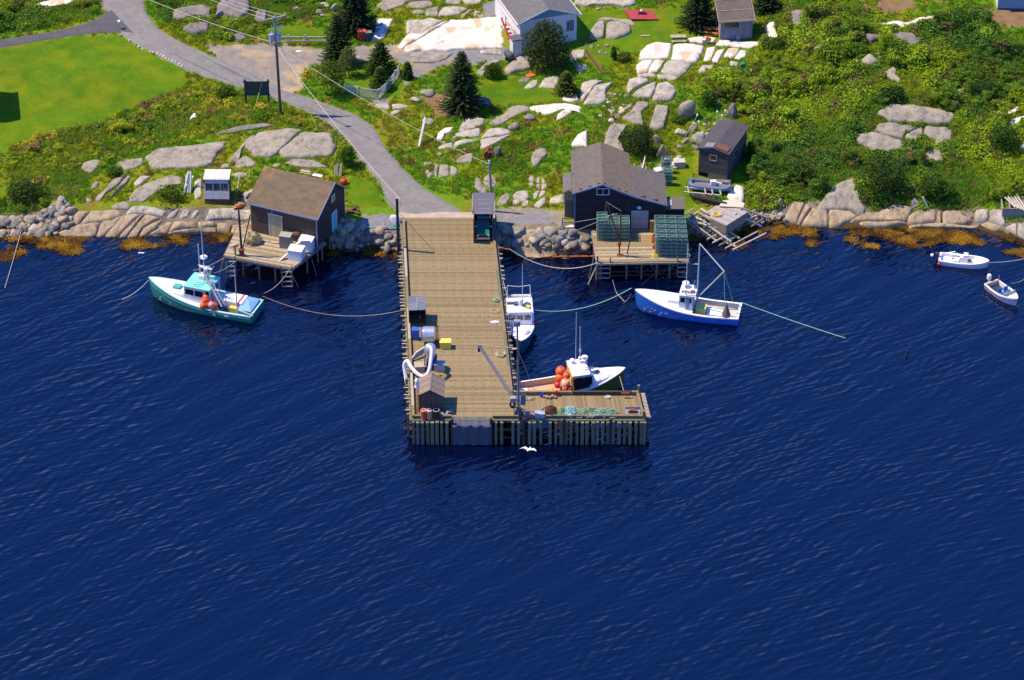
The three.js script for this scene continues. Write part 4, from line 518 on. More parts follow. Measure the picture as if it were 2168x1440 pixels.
{ const spots = [[897, 886, 'red oil drum against the pier hut wall', mat(.55, .1, .06, { roughness: .5 })], [909, 886, 'faded pink oil drum against the pier hut wall', mat(.6, .33, .2, { roughness: .55 })], [924, 886, 'black oil drum with pale rim beside the pier hut', mat(.02, .02, .022, { roughness: .5 })]]; for (const [x, y, l, m] of spots) { const p = at(x, y, DK); const t = thing('oil_drum', l, 'drum', p, 0, 'oil drums by the pier hut'); part(t, 'barrel', new THREE.LatheGeometry([[0, 0], [.29, 0], [.3, .02], [.29, .3], [.305, .32], [.29, .34], [.29, .62], [.305, .64], [.29, .66], [.29, 1.0], [.3, 1.02], [.27, 1.02], [.265, .99], [0, .99]].map(q => new THREE.Vector2(...q)), 20), m); part(t, 'rim', (() => { const g = new THREE.TorusGeometry(.285, .025, 6, 20); g.rotateX(Math.PI / 2); g.translate(0, 1.03, 0); return g; })(), P.cream); } }
{ const p = at(884, 880, DK); const t = thing('lattice_mast', 'thin rusty lattice mast with white beacon beside the pier hut', 'mast', p); const h = heightFor(p, 820) - DK; for (const [x, z] of [[-.2, 0], [.2, 0], [0, -.3]]) part(t, 'leg', bar(V(x, 0, z), V(x * .8, h, z * .8), .025), P.rust); const q = []; for (let k = 0; k < 8; k++) { const y = h * k / 8, y2 = h * (k + 1) / 8; q.push(bar(V(-.2, y, 0), V(.2, y2, 0), .016, .016, 4), bar(V(.2, y, 0), V(0, y2, -.3), .016, .016, 4), bar(V(0, y, -.3), V(-.2, y2, 0), .016, .016, 4)); } part(t, 'bracing', q, P.rust); part(t, 'beacon', new THREE.LatheGeometry([[0, 0], [.28, 0], [.28, .1], [.2, .15], [.2, .7], [.24, .75], [.15, 1.0], [0, 1.1]].map(v => new THREE.Vector2(...v)).map(v => (v.y += h, v)), 14), P.white); }
{ const p = at(942, 884, DK), q = [], r2 = rng(12); for (let i = 0; i < 10; i++) { const g = boulderGeo(.45, .35, .4, 40 + i, 1); g.translate((r2() - .5) * 1.3, .15 + .35 * r2(), (r2() - .9) * 1.2); q.push(g); } solo('gear_heap', 'grey heap of bagged gear right of the pier hut', 'gear', q, mat(.28, .29, .3, { roughness: .8 }), p); const q2 = []; for (let i = 0; i < 8; i++) q2.push(tube([V(-.5 + r2(), .05, -.1 + .2 * r2()), V(-.2 + .6 * r2(), .12, .15 * r2()), V(.2 + .6 * r2(), .05, -.1 + .2 * r2())], .04, 8, 4)); solo('orange_rope', 'orange rope scattered in front of the oil drums', 'rope', q2, P.orange, at(912, 888, DK).add(V(0, .02, 0))); }
// nets and rope piled along the L arm
function netHeap(label, x0, x1, py, colors, h, seed) {
  const p = at((x0 + x1) / 2, py, DK), w = (x1 - x0) / pxm(py), q = rng(seed); const t = thing('net_heap', label, 'fishing net', p);
  const bg = boulderGeo(w, h * 1.4, 1.7, seed, 3); bg.translate(0, h * .25, -.7); part(t, 'netting', bg, colors[0]);
  colors.forEach((m, ci) => { const gs = []; for (let i = 0; i < 26; i++) { const pts = []; let x = (q() - .5) * w * .85, z = -.1 - 1.3 * q(); for (let k = 0; k < 6; k++) { const e = Math.max(0, 1 - Math.pow(x / (w / 2), 2)); pts.push(V(x, .06 + h * Math.sqrt(e) * (.75 + .3 * q()) * Math.max(.15, 1 - Math.pow((z + .7) / .9, 2)), z)); x += (q() - .5) * .7; z = Math.max(-1.45, Math.min(.1, z + (q() - .5) * .6)); } gs.push(tube(pts, .022 + .02 * q(), 14, 4)); } part(t, 'rope_strands', gs, m); }); return t;
}
const netM = (r, g, b) => mat(r, g, b, { roughness: .95, bumpMap: rockBump, bumpScale: .06 });
netHeap('dark brown tangled rope pile on the pier arm', 1152, 1180, 884, [netM(.07, .035, .025), netM(.12, .05, .03), netM(.2, .07, .03)], .75, 61);
netHeap('yellow and green rope pile on the pier arm', 1178, 1200, 884, [netM(.12, .3, .2), netM(.6, .45, .08), netM(.1, .4, .3)], .6, 62);
netHeap('pale turquoise net bundle on the pier arm', 1194, 1222, 885, [netM(.35, .62, .6), netM(.5, .75, .72), netM(.2, .5, .5)], .75, 63);
netHeap('long grey-green fishing net heap along the pier edge', 1212, 1312, 886, [netM(.2, .3, .2), netM(.35, .5, .38), netM(.45, .45, .2), netM(.1, .4, .3), netM(.4, .55, .5)], .62, 64);
crate('grey_battery_box', 'flat grey box with dark front at the crane end of the arm', 'box', 1143, 883, DK, .95, .5, .6, mat(.35, .4, .48), 0);
crate('winch_cabinet', 'small grey cabinet beside the crane foot', 'cabinet', 1117, 884, DK, .45, .7, .35, mat(.2, .22, .26), 0);
{ const p = at(1340, 884, DK); const t = thing('engine_crate', 'grey tray with rusty engine parts at the arm end', 'crate', p); part(t, 'tray', [bx(1.5, .08, .9, 0, .35, -.5), bx(1.5, .35, .06, 0, .18, -.08), bx(1.5, .25, .06, 0, .5, -.95)], mat(.25, .27, .32)); part(t, 'engine', [bx(.5, .35, .4, -.1, .56, -.35), bar(V(-.5, .5, -.3), V(.4, .55, -.3), .12), bx(.25, .25, .25, .35, .52, -.4)], P.rust); part(t, 'handle', [bar(V(-.2, .4, -.9), V(-.25, .85, -.9), .03), bar(V(.45, .4, -.9), V(.5, .85, -.85), .03)], W.pale); }
{ const p = at(1178, 838, DK); solo('red_fuel_can', 'red fuel can against the arm rail', 'can', [bx(.35, .55, .28, 0, .28, 0), bar(V(.08, .55, 0), V(.1, .68, 0), .05), bx(.2, .05, .05, -.05, .62, 0)], P.red, p); solo('blue_bucket', 'blue bucket against the arm rail', 'bucket', new THREE.LatheGeometry([[0, 0], [.18, 0], [.22, .45], [.2, .45], [.16, .04], [0, .04]].map(v => new THREE.Vector2(...v)), 14), P.blue, at(1147, 840, DK)); const q = []; const r3 = rng(5); for (let i = 0; i < 9; i++) q.push(tube([V(-.7 + 1.4 * r3(), .05, -.2 + .5 * r3()), V(-.7 + 1.4 * r3(), .2 * r3() + .05, -.3 + .6 * r3()), V(-.7 + 1.4 * r3(), .05, -.2 + .5 * r3())], .035, 8, 4)); solo('rope_coil', 'pale tangled rope on the arm near the crane', 'rope', q, P.rope, at(1118, 845, DK).add(V(0, .02, 0))); const q2 = q.map(g => g.clone()); solo('brown_debris', 'brown coiled hose and floats beside the blue bucket', 'gear', [...[...Array(5)].map((_, i) => { const g = new THREE.SphereGeometry(.16 + .05 * (i % 2), 10, 8); g.translate(-.5 + i * .28, .16, .1 * (i % 3)); return g; })], mat(.35, .25, .13), at(1163, 842, DK)); }
function coil(label, px, py, base, m, r = .35, n = 5, seed = 1) { const q = rng(seed), gs = []; for (let i = 0; i < n; i++) { const g = new THREE.TorusGeometry(r * (.5 + .6 * q()), .03, 5, 20); g.rotateX(Math.PI / 2 + (q() - .5) * .4); g.scale(1.2, 1, 1); g.translate((q() - .5) * r * .6, .05 + i * .03, (q() - .5) * r * .6); gs.push(g); } return solo('rope_coil', label, 'rope', gs, m, at(px, py, base)); }
coil('green rope coil at the right pier edge', 1052, 636, DK, P.ropeGreen, .3, 6, 4); coil('loose beige rope on the deck below the green coil', 1048, 659, DK, P.rope, .4, 3, 5); coil('pale rope tangle at the left rail above the hut', 880, 651, DK, P.ropeWhite, .4, 3, 6); coil('beige rope heap at the right pier edge by the white boat', 1062, 752, DK, P.rope, .5, 7, 7); coil('pale rope hung on the arm rail', 1287, 842, DK, P.ropeWhite, .25, 4, 8);
// ---------- gulls ----------
function gull(label, pos, span, turn, bank) { const t = thing('gull', label, 'bird', pos, turn); const b = new THREE.SphereGeometry(.16, 12, 8); b.scale(.75, .7, 2.0); const hd = new THREE.SphereGeometry(.09, 10, 8); hd.translate(0, .05, .33); const w = []; for (const s of [-1, 1]) { const p = [0, .04, .12, s * span * .25, .2 + bank * s * .1, .18, s * span * .5, .06 + bank * s * .25, -.12, s * span * .27, .18 + bank * s * .1, -.12, 0, .04, -.14]; const up = meshGeo(p, s > 0 ? [0, 1, 3, 1, 2, 3, 0, 3, 4] : [0, 3, 1, 1, 3, 2, 0, 4, 3]); w.push(up, meshGeo(p.map((v, i) => i % 3 === 1 ? v - .03 : v), s > 0 ? [0, 3, 1, 1, 3, 2, 0, 4, 3] : [0, 1, 3, 1, 2, 3, 0, 3, 4])); } const tail = meshGeo([-.08, .02, -.25, .08, .02, -.25, .12, .02, -.5, -.12, .02, -.5], [0, 1, 2, 0, 2, 3, 2, 1, 0, 3, 2, 0]); const bk = new THREE.ConeGeometry(.03, .12, 6); bk.rotateX(Math.PI / 2); bk.translate(0, .04, .46); part(t, 'body', [b, hd, tail, ...w], mat(.8, .8, .8, { roughness: .8, side: THREE.DoubleSide })); part(t, 'beak', bk, P.yellow); return t; }
gull('white gull gliding in front of the pier face', at(1119, 921, 2).add(V(0, 0, 2.5)), 2.0, 2.6, -.9); gull('white gull flying over the weedy slope', G(410, 263).add(V(0, 1, 0)), 1.3, 1.2, .4);
// ================= FISHING SHEDS =================
// a building stands in its own frame: origin at the front left corner, x along the front, z towards the viewer, y up
function frame(A, B) { const d = B.clone().sub(A), w = Math.hypot(d.x, d.z); return [w, Math.atan2(-d.z, d.x)]; }
function claddingRows(t, w, h, z, m, rows, skip = [], name = 'wall_board', x0 = 0, lift = 0, turn = 0) {           // lapped boards on a rectangular wall, with gaps left for openings
  const rh = h / rows; for (let k = 0; k < rows; k++) { const y = lift + (k + .5) * rh; let segs = [[x0, x0 + w]]; for (const [a, b, c, d] of skip) if (y > c && y < d) segs = segs.flatMap(([p, q]) => q <= a || p >= b ? [[p, q]] : [[p, a], [b, q]].filter(s => s[1] - s[0] > .05)); for (const [p, q] of segs) { const g = bx(q - p - .006, rh - .012, .05, (p + q) / 2, y, z); g.rotateX(0); part(t, name, g, m[k % m.length]); } }
}
function gableBoards(t, axis, x, h, zs, profile, m, name, n) {            // vertical wall boards under a roof profile; axis 'z': wall lies in the z-y plane at x
  const [z0, z1] = zs; for (let k = 0; k < n; k++) { const c = lerp(z0, z1, (k + .5) / n), w = Math.abs(z1 - z0) / n, hh = profile(c); part(t, name, axis === 'z' ? bx(.05, hh, w - .012, x, hh / 2 + h, c) : bx(w - .012, hh, .05, c, hh / 2 + h, x), m[k % m.length]); }
}
function slope(w, l, th) { return bx(w, th, l); }
function roofPlane(t, name, p0, p1, p2, p3, th, m) {                          // four corners in order, given thickness
  const n = V().crossVectors(p1.clone().sub(p0), p3.clone().sub(p0)).normalize(); if (n.y < 0) n.negate(); const q = [p0, p1, p2, p3], pos = [], uv = [], idx = []; const e1 = p1.clone().sub(p0).normalize(), e2 = V().crossVectors(n, e1);
  for (const s of [0, -th]) for (const p of q) { const v = p.clone().addScaledVector(n, s); pos.push(v.x, v.y, v.z); uv.push(p.clone().sub(p0).dot(e1) * .25, p.clone().sub(p0).dot(e2) * .25); }
  const up = V().crossVectors(p1.clone().sub(p0), p2.clone().sub(p0)).y > 0; const F = [[0, 1, 2], [0, 2, 3], [4, 6, 5], [4, 7, 6]]; for (let i = 0; i < 4; i++) { const j = (i + 1) % 4; F.push([i, i + 4, j], [j, i + 4, j + 4]); } for (const f of F) idx.push(...(up ? f : [f[0], f[2], f[1]])); return part(t, name, meshGeo(pos, idx, uv, true), m);
}
const roofGrey = mat(.165, .145, .125, { roughness: .92, map: shingleMap }), roofBrown = mat(.2, .16, .115, { roughness: .92, map: shingleMap });
function pilesUnder(t, pts, top) { for (const [x, z] of pts) part(t, 'pile', bar(V(x, -2.2, z), V(x, top, z), .12, .11, 7), W.post); }
function windowUnit(t, w, h, x, y, z, m, panes = 2, ry = 0) { const f = .07; const fr = part(t, 'window', [bx(w, f, .08, x, y + h / 2, z), bx(w, f, .08, x, y - h / 2, z), bx(f, h - f, .08, x - w / 2 + f / 2, y, z), bx(f, h - f, .08, x + w / 2 - f / 2, y, z)], m); for (let k = 0; k < panes; k++) { part(fr, 'pane', bx((w - f) / panes - .05, h - f, .03, x - w / 2 + f / 2 + (k + .5) * (w - f) / panes, y, z - .01), P.glass); if (k) part(fr, 'mullion', bx(.05, h - f, .07, x - w / 2 + f / 2 + k * (w - f) / panes, y, z), m); } return fr; }
function ladder(label, px, py, top, w, h, group) { const p = at(px, py, top); const t = thing('dock_ladder', label, 'ladder', V(p.x, 0, p.z + .14), 0, group); for (const s of [-1, 1]) part(t, 'rail', bx(.12, h + .6, .12, s * w / 2, top + .55 - (h + .6) / 2, 0), W.post); for (let k = 0; k < 4; k++) part(t, 'rung', bx(w - .12, .1, .08, 0, top - .2 - k * .62, .03), W.driftwood); return t; }
// ---------- left: brown shack on its own dock ----------
const LD = 2.3;
{
  const A = at(533, 489, LD), B = at(673, 523, LD), [w, turn] = frame(A, B); const t = thing('fishing_shack', 'dark brown boarded fishing shack with mossy roof left of the pier', 'shed', A, turn);
  const d = 6.6, he = 3.9, hb = 3.9, hr = 6.0, zr = -d * .62;    // ridge set back
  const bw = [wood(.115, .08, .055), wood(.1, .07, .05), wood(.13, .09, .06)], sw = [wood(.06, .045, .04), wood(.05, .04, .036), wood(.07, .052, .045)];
  const dx = w * .28, dw = 1.55; claddingRows(t, w, he, 0, bw, 26, [[dx, dx + dw, 0, 2.85]]);
  const prof = z => z > zr ? lerp(he, hr, z / zr) : lerp(hr, hb, (z - zr) / (-d - zr)); gableBoards(t, 'z', w, 0, [-.06, -d], z => prof(z) - .04, sw, 'side_board', 26); gableBoards(t, 'z', .03, 0, [-.06, -d], z => prof(z) - .04, sw, 'side_board', 26); claddingRows(t, w - .1, hb, -d, sw, 10, [], 'wall_board', .05);
  const ov = .3; const mossMap = tex(512, 512, (i, j) => { const n = fbm(i / 40, j / 40, 301, 4), f = fbm(i / 7, j / 7, 303, 2), far = j / 512, lf = 1 - i / 512; const mo = sm(.60, .80, n * .45 + f * .3 + .36 * sm(.45, 1, lf) * sm(.45, .95, far)) * .85; const k = .8 + .35 * (f - .5) + .2 * (hash(i, j, 3) - .5); const yl = sm(.3, .8, n); return S3(lerp(lerp(.17, .23, yl), .42, mo) * k, lerp(lerp(.13, .165, yl), .22, mo) * k, lerp(lerp(.085, .09, yl), .03, mo) * k); }, true);
  const rf = roofPlane(t, 'roof', V(-ov, he - .12, ov), V(w + ov, he - .12, ov), V(w + ov, hr + .06, zr), V(-ov, hr + .06, zr), .1, new THREE.MeshPhysicalMaterial({ map: mossMap, roughness: .95 })); { const u = rf.geometry.attributes.uv, ps = rf.geometry.attributes.position; for (let i = 0; i < u.count; i++) u.setXY(i, (ps.getX(i) + ov) / (w + 2 * ov), (ov - ps.getZ(i)) / (ov - zr)); }
  roofPlane(t, 'roof', V(-ov, hr + .06, zr), V(w + ov, hr + .06, zr), V(w + ov, hb - .1, -d - ov), V(-ov, hb - .1, -d - ov), .1, roofGrey);
  part(t, 'fascia', bx(w + 2 * ov, .16, .05, w / 2, he - .22, ov + .03), mat(.22, .28, .45, { roughness: .6 })); part(t, 'corner_trim', [bx(.14, he, .09, w - .04, he / 2, .02)], mat(.25, .3, .42)); part(t, 'corner_trim', [bx(.1, hb, .1, w + .02, hb / 2, -d + .05)], mat(.3, .35, .45)); part(t, 'rake_trim', [beam(V(w + ov, he - .2, ov), V(w + ov, hr, zr), .06, .16), beam(V(w + ov, hr, zr), V(w + ov, hb - .2, -d - ov), .06, .14)], mat(.2, .25, .36));
  const dm = mat(.42, .36, .2, { roughness: .7 }); for (const k of [0, 1]) { const leaf = part(t, 'door_leaf', bx(dw / 2 - .02, 2.65, .06, dx + dw * (.25 + .5 * k), 1.38, .01), k ? dm : mat(.45, .39, .23, { roughness: .7 })); part(leaf, 'hinge', [bx(.12, .06, .03, dx + (k ? dw - .1 : .1), .5, .05), bx(.12, .06, .03, dx + (k ? dw - .1 : .1), 2.3, .05)], P.dark); } part(t, 'door_frame', [bx(.1, 2.85, .1, dx - .02, 1.42, .02), bx(.1, 2.85, .1, dx + dw + .02, 1.42, .02), bx(dw + .3, .14, .12, dx + dw / 2, 2.86, .04)], P.whiteWood);
  part(t, 'side_door', bx(.05, 2.2, 1.0, w + .04, 1.1, -4.0), mat(.12, .55, .62, { roughness: .6 })); part(t, 'side_door_frame', [bx(.08, 2.3, .1, w + .05, 1.15, -3.45), bx(.08, 2.3, .1, w + .05, 1.15, -4.55), bx(.08, .1, 1.2, w + .05, 2.3, -4)], P.white); const sw_ = part(t, 'side_window', [bx(.08, .08, .75, w + .05, 4.5, -3.9), bx(.08, .08, .75, w + .05, 3.75, -3.9), bx(.08, .7, .08, w + .05, 4.12, -3.56), bx(.08, .7, .08, w + .05, 4.12, -4.24)], P.white); part(sw_, 'pane', bx(.04, .66, .6, w + .04, 4.12, -3.9), P.glass); part(t, 'wall_lamp', bx(.16, .14, .1, w * .33, he - .75, .06), P.cream);
  part(t, 'roof_board', [bx(1.4, .06, .15, w * .55, hr - .05, zr - .6, .1), bx(1.2, .05, .4, w * .52, hr - .1, zr - 1.1, .05)], W.pale); part(t, 'roof_panel', [bx(1.1, .05, .5, w * .72, hr - .05, zr - .75, .08)], P.white); part(t, 'stovepipe', bar(V(w * .86, hr - .4, zr - .4), V(w * .85, hr + .5, zr - .3), .05), P.dark);
  keepClear([[A.x - 1, A.z - 8], [B.x + 3, B.z - 8], [B.x + 1, B.z], [A.x - 1, A.z + 1]]);
  // stone footing hidden under the wall
  const pts = []; for (let i = 0; i < 4; i++) for (const z of [-.4, -d * .5, -d + .3]) pts.push([.3 + i * (w - .6) / 3, z]); pilesUnder(t, pts, 0); for (const c of t.children) if (c.name === 'pile') { c.geometry.scale(1, 1.1, 1); }
}
{ // dock in front of the shack
  const A = at(503, 493, LD), B = at(470, 560, LD), C = at(622, 594, LD), D = at(690, 520, LD); const t = thing('shack_dock', 'small plank dock on thin piles in front of the brown shack', 'dock', V(0, 0, 0)); const a0 = A, b0 = at(667, 532, LD);
  // deck corners: back left, front left, front right, back right
  const bl = at(503, 480, LD), fl = at(474, 541, LD), fr = at(618, 568, LD), br = at(690, 512, LD); const n = 26; for (let i = 0; i < n; i++) { const s = i / n, e = (i + .94) / n; const p = bl.clone().lerp(fl, (s + e) / 2), q = br.clone().lerp(fr, (s + e) / 2), wd = bl.distanceTo(fl) / n * .94; p.y = q.y = LD - .05 + .01 * hash(i, 4, 4); part(t, 'plank', beam(p, q, wd, .08), [W.pale, greyWoods[3], greyWoods[1], wood(.5, .43, .31)][Math.floor(hash(i, 2, 6) * 4)]); }
  const e1 = fl.clone(), e2 = fr.clone(), e3 = br.clone(), e4 = bl.clone(); for (const e of [e1, e2, e3, e4]) e.y = LD - .22; part(t, 'edge_beam', [beam(e1, e2, .2, .24), beam(e2, e3, .2, .24), beam(e4, e1, .2, .24)], wood(.2, .2, .22)); const pts = []; for (let k = 0; k <= 4; k++) for (const s of [.97, .5, .05]) { const p = fl.clone().lerp(fr, .03 + .94 * k / 4).lerp(bl.clone().lerp(br, .03 + .94 * k / 4), 1 - s); pts.push([p.x, p.z]); } pilesUnder(t, pts, LD - .3); part(t, 'brace', [bar(V(e2.x - .2, LD - .4, e2.z), V(e2.x + .9, -.6, e2.z + .3), .05), bar(V(e2.x + 2, LD - .4, e2.z - 2.4), V(e2.x + 2.6, -.5, e2.z - 2), .05), bar(V(e1.x, LD - .3, e1.z), V(e1.x - .7, -.4, e1.z + .2), .06)], W.post);
}
ladder('ladder at the left corner of the shack dock', 487, 549, LD, 1.15, 2.0); ladder('ladder at the right corner of the shack dock', 607, 571, LD, 1.15, 2.0);
crate('weathered_chest', 'weathered green-grey chest against the brown shack', 'chest', 606, 521, LD, 1.25, 1.45, 1.0, wood(.27, .27, .24), -.22, wood(.42, .46, .38));
crate('white_tote', 'large white insulated tote at the dock edge', 'tote', 628, 545, LD, 1.6, 1.15, 1.35, mat(.78, .78, .8, { roughness: .4 }), -.25); crate('white_tote', 'white insulated tote against the shack corner', 'tote', 650, 525, LD, 1.5, 1.2, 1.3, mat(.76, .77, .8, { roughness: .4 }), -.25);
{ const p = at(617, 538, LD); const q = []; for (let i = 0; i < 4; i++) q.push(beam(V(-.9 - .1 * i, .05, 1.1 + .1 * i), V(1.25 + .15 * i, 1.7 + .08 * i, -.7), .2, .05)); solo('leaning_planks', 'white painted planks leaning on the totes', 'lumber', q, P.whiteWood, p); }
{ const p = at(536, 517, LD); const t = thing('net_heap', 'olive tangled net heap at the left end of the shack dock', 'fishing net', p); const g = boulderGeo(2.0, 1.3, 1.5, 81, 3); g.translate(0, .5, -.3); part(t, 'netting', g, netM(.36, .31, .14)); const q = rng(8), gs = []; for (let i = 0; i < 34; i++) { const a = q() * 6.28, b = a + 1.5 * (q() - .2); gs.push(tube([V(Math.cos(a) * 1.05, .1 + .2 * q(), -.3 + Math.sin(a) * .75), V(.5 * Math.cos((a + b) / 2), 1.12 + .15 * q(), -.3 + .4 * Math.sin(b)), V(Math.cos(b) * 1.02, .15 + .5 * q(), -.3 + Math.sin(b) * .75)], .03, 12, 4)); } part(t, 'rope_strands', gs, netM(.48, .42, .22)); }
{ const p = at(512, 540, LD); const t = thing('dock_hoist', 'black pole hoist on the shack dock', 'hoist', p); const h = heightFor(p, 443) - LD; part(t, 'mast', bar(V(0, 0, 0), V(-.05, h, 0), .13, .1, 8), W.tar); const tip = at(530, 455, 0); const B = V(1.15, h * .86, -.2); part(t, 'boom', bar(V(.15, .9, 0), B, .07), W.tar); part(t, 'wire', [bar(V(-.05, h * .97, 0), B, .015, .015, 4), bar(B, V(.35, .6, .1), .015, .015, 4)], P.dark); part(t, 'winch_drum', [bar(V(-.3, .7, .15), V(.3, .7, .15), .2), bx(.5, .8, .3, 0, .4, .15)], P.rust); const hp = boulderGeo(1.1, .5, .8, 91, 2); hp.translate(-.75, 1.2, -.1); part(t, 'rope_bundle', [hp, bar(V(-.7, 0, 0), V(-.7, 1.1, 0), .12)], netM(.45, .36, .22)); }
{ const p = at(575, 511, LD); solo('doorstep_boards', 'two loose boards on the dock below the shack door', 'lumber', [bx(1.0, .08, .4, .35, .06, .3, -.2), bx(1.2, .06, .3, -.8, .05, -.1, -.25)], W.pale, p); }
{ const p = at(640, 490, LD); const g1 = new THREE.TorusGeometry(.42, .09, 8, 18); g1.scale(1, 1.3, 1); g1.translate(0, .9, 0); const g2 = new THREE.TorusGeometry(.36, .07, 8, 18); g2.scale(1, 1.3, 1); g2.translate(.06, .85, .12); solo('hose_coil', 'brown hose coil hanging on the shack wall', 'hose', [g1, g2], mat(.26, .15, .09), at(628, 516, LD).add(V(0, 0, 0))); }
// deckhouse standing ashore, boards and spars about it
{
  const p = G(460, 432), t = thing('deckhouse', 'white boat deckhouse with three dark windows standing on the rocks', 'shed', p, -.02); const w = 52 / pxm(430), h = 2.45, d = 1.9; t.position.z -= 0; const lean = -.35;
  const fr = (x0, x1, y0, y1) => bx(x1 - x0, y1 - y0, .06, (x0 + x1) / 2, (y0 + y1) / 2, 0); const F = g => { g.rotateX(-.22); g.translate(0, .65, 0); return g; }; const wm = P.whiteWood; part(t, 'front_panel', [F(fr(-w / 2, w / 2, 0, .95)), F(fr(-w / 2, w / 2, 1.85, h)), F(fr(-w / 2, -w / 2 + .14, .95, 1.85)), F(fr(w / 2 - .14, w / 2, .95, 1.85)), F(fr(-.48, -.37, .95, 1.85)), F(fr(.37, .48, .95, 1.85))], wm); for (const x of [-.87, 0, .87]) part(t, 'pane', F(bx(.76, .9, .03, x * w / 2.75, 1.4, -.03)), P.glass);
  part(t, 'side_wall', [bx(.06, 2.9, d, -w / 2 + .03, 1.5, -d / 2 - .35), bx(.06, 2.9, d, w / 2 - .03, 1.5, -d / 2 - .35), bx(w, 2.9, .06, 0, 1.5, -d - .35)], wood(.22, .13, .12)); const rf = bx(w + .15, .08, d + .2, 0, 0, 0); rf.rotateX(.05); rf.translate(0, 3.03, -d / 2 - .42); part(t, 'roof', rf, P.whiteWood); const n = 16; for (let k = 0; k < n; k++) part(t, 'skirt_board', bx(w / n - .02, .75, .05, -w / 2 + (k + .5) * w / n, .3, .02), k % 2 ? W.brown : wood(.2, .12, .07)); keepClear([[p.x - 1.7, p.z - 3], [p.x + 1.7, p.z - 3], [p.x + 1.7, p.z + .4], [p.x - 1.7, p.z + .4]]);
}
{ const p = G(397, 403), q = [], r2 = rng(2); for (let i = 0; i < 9; i++) q.push(beam(V(-.5 + .9 * r2(), .05, .9 * r2() + .3), V(-.2 + 1 * r2(), 1.3 + .9 * r2(), -.5 - .5 * r2()), .16, .05)); solo('white_boards', 'stack of white boards leaning on the rocks left of the deckhouse', 'lumber', q, P.whiteWood, p); }
function spar(label, a, b, r, m, da = .1, db = .1, name = 'timber_spar') { const p = G(...a), e = G(...b); p.y += da; e.y += db; return solo(name, label, 'timber', bar(V(0, 0, 0), e.clone().sub(p), r, r * .8, 7), m, p); }
spar('long grey spar leaning beside the deckhouse', [497, 433], [508, 385], .09, W.pale, .1, .8); spar('thin tall plank leaning behind the brown shack', [555, 400], [563, 368], .07, W.orange, .1, 1.2); spar('thin stick at the deckhouse foot', [480, 405], [505, 425], .05, W.pale, .3, .1);
{ const p = G(505, 440); solo('orange_crate_boards', 'orange boards and black sheet on the rock by the shack', 'lumber', [bx(1.3, .1, .5, 0, .2, 0, .5), bx(1.1, .1, .4, .2, .34, -.15, .4), bx(.8, .06, .6, .3, .45, -.5, .7)], W.orange, p); }
{ const p = G(525, 415), q = [], r2 = rng(22); for (let i = 0; i < 6; i++) q.push(bx(1.2 * (.5 + r2()), .07, .3, r2(), .1 + .08 * i, (r2() - .5) * .8, r2() * 2)); solo('pale_board_pile', 'pale broken boards on the rock left of the shack roof', 'lumber', q, W.pale, p); }
{ const p = G(716, 372), q = []; for (let i = 0; i < 6; i++) q.push(beam(V(i * .14 - .4, 0, .2), V(i * .16 - .35, 1.1 + .2 * (i % 3), -.4), .11, .06)); solo('short_planks', 'upright short planks behind the shack roof corner', 'lumber', q, W.pale, p); solo('red_float', 'red net float lying on the grass behind the shack', 'float', (() => { const g = new THREE.SphereGeometry(.42, 16, 12); g.scale(1, .9, 1); return [g, bx(.12, .12, .12, 0, .42, 0)]; })(), P.red, G(728, 390).add(V(0, .35, 0))); const r2 = rng(33), q2 = []; for (let i = 0; i < 12; i++) q2.push(bx(.9 * (.4 + r2()), .1, .2, (r2() - .5) * 1.8, .1 + .3 * r2(), (r2() - .5) * 1.2, r2() * 3)); solo('debris_pile', 'pile of mixed scrap beside the shack side wall', 'scrap', q2, W.brown, G(745, 448)); }
spar('grey pole lying in the water beside the shack', [690, 508], [722, 531], .08, W.post, .4, .1);
{ const p = G(838, 475), g = boulderGeo(1.7, 1.6, 1.2, 55, 3); g.translate(0, .5, 0); solo('white_sack', 'white plastic sack beside the black pier pole', 'sack', g, P.white, p); solo('turquoise_pipe', 'turquoise pipe lying at the rubble edge', 'pipe', [bar(V(0, 0, 0), V(3.8, 0, .1), .07), bar(V(1.9, .03, 0), V(1.8, .1, -2.2), .05)], P.teal, G(776, 489).add(V(0, .5, 0))); }
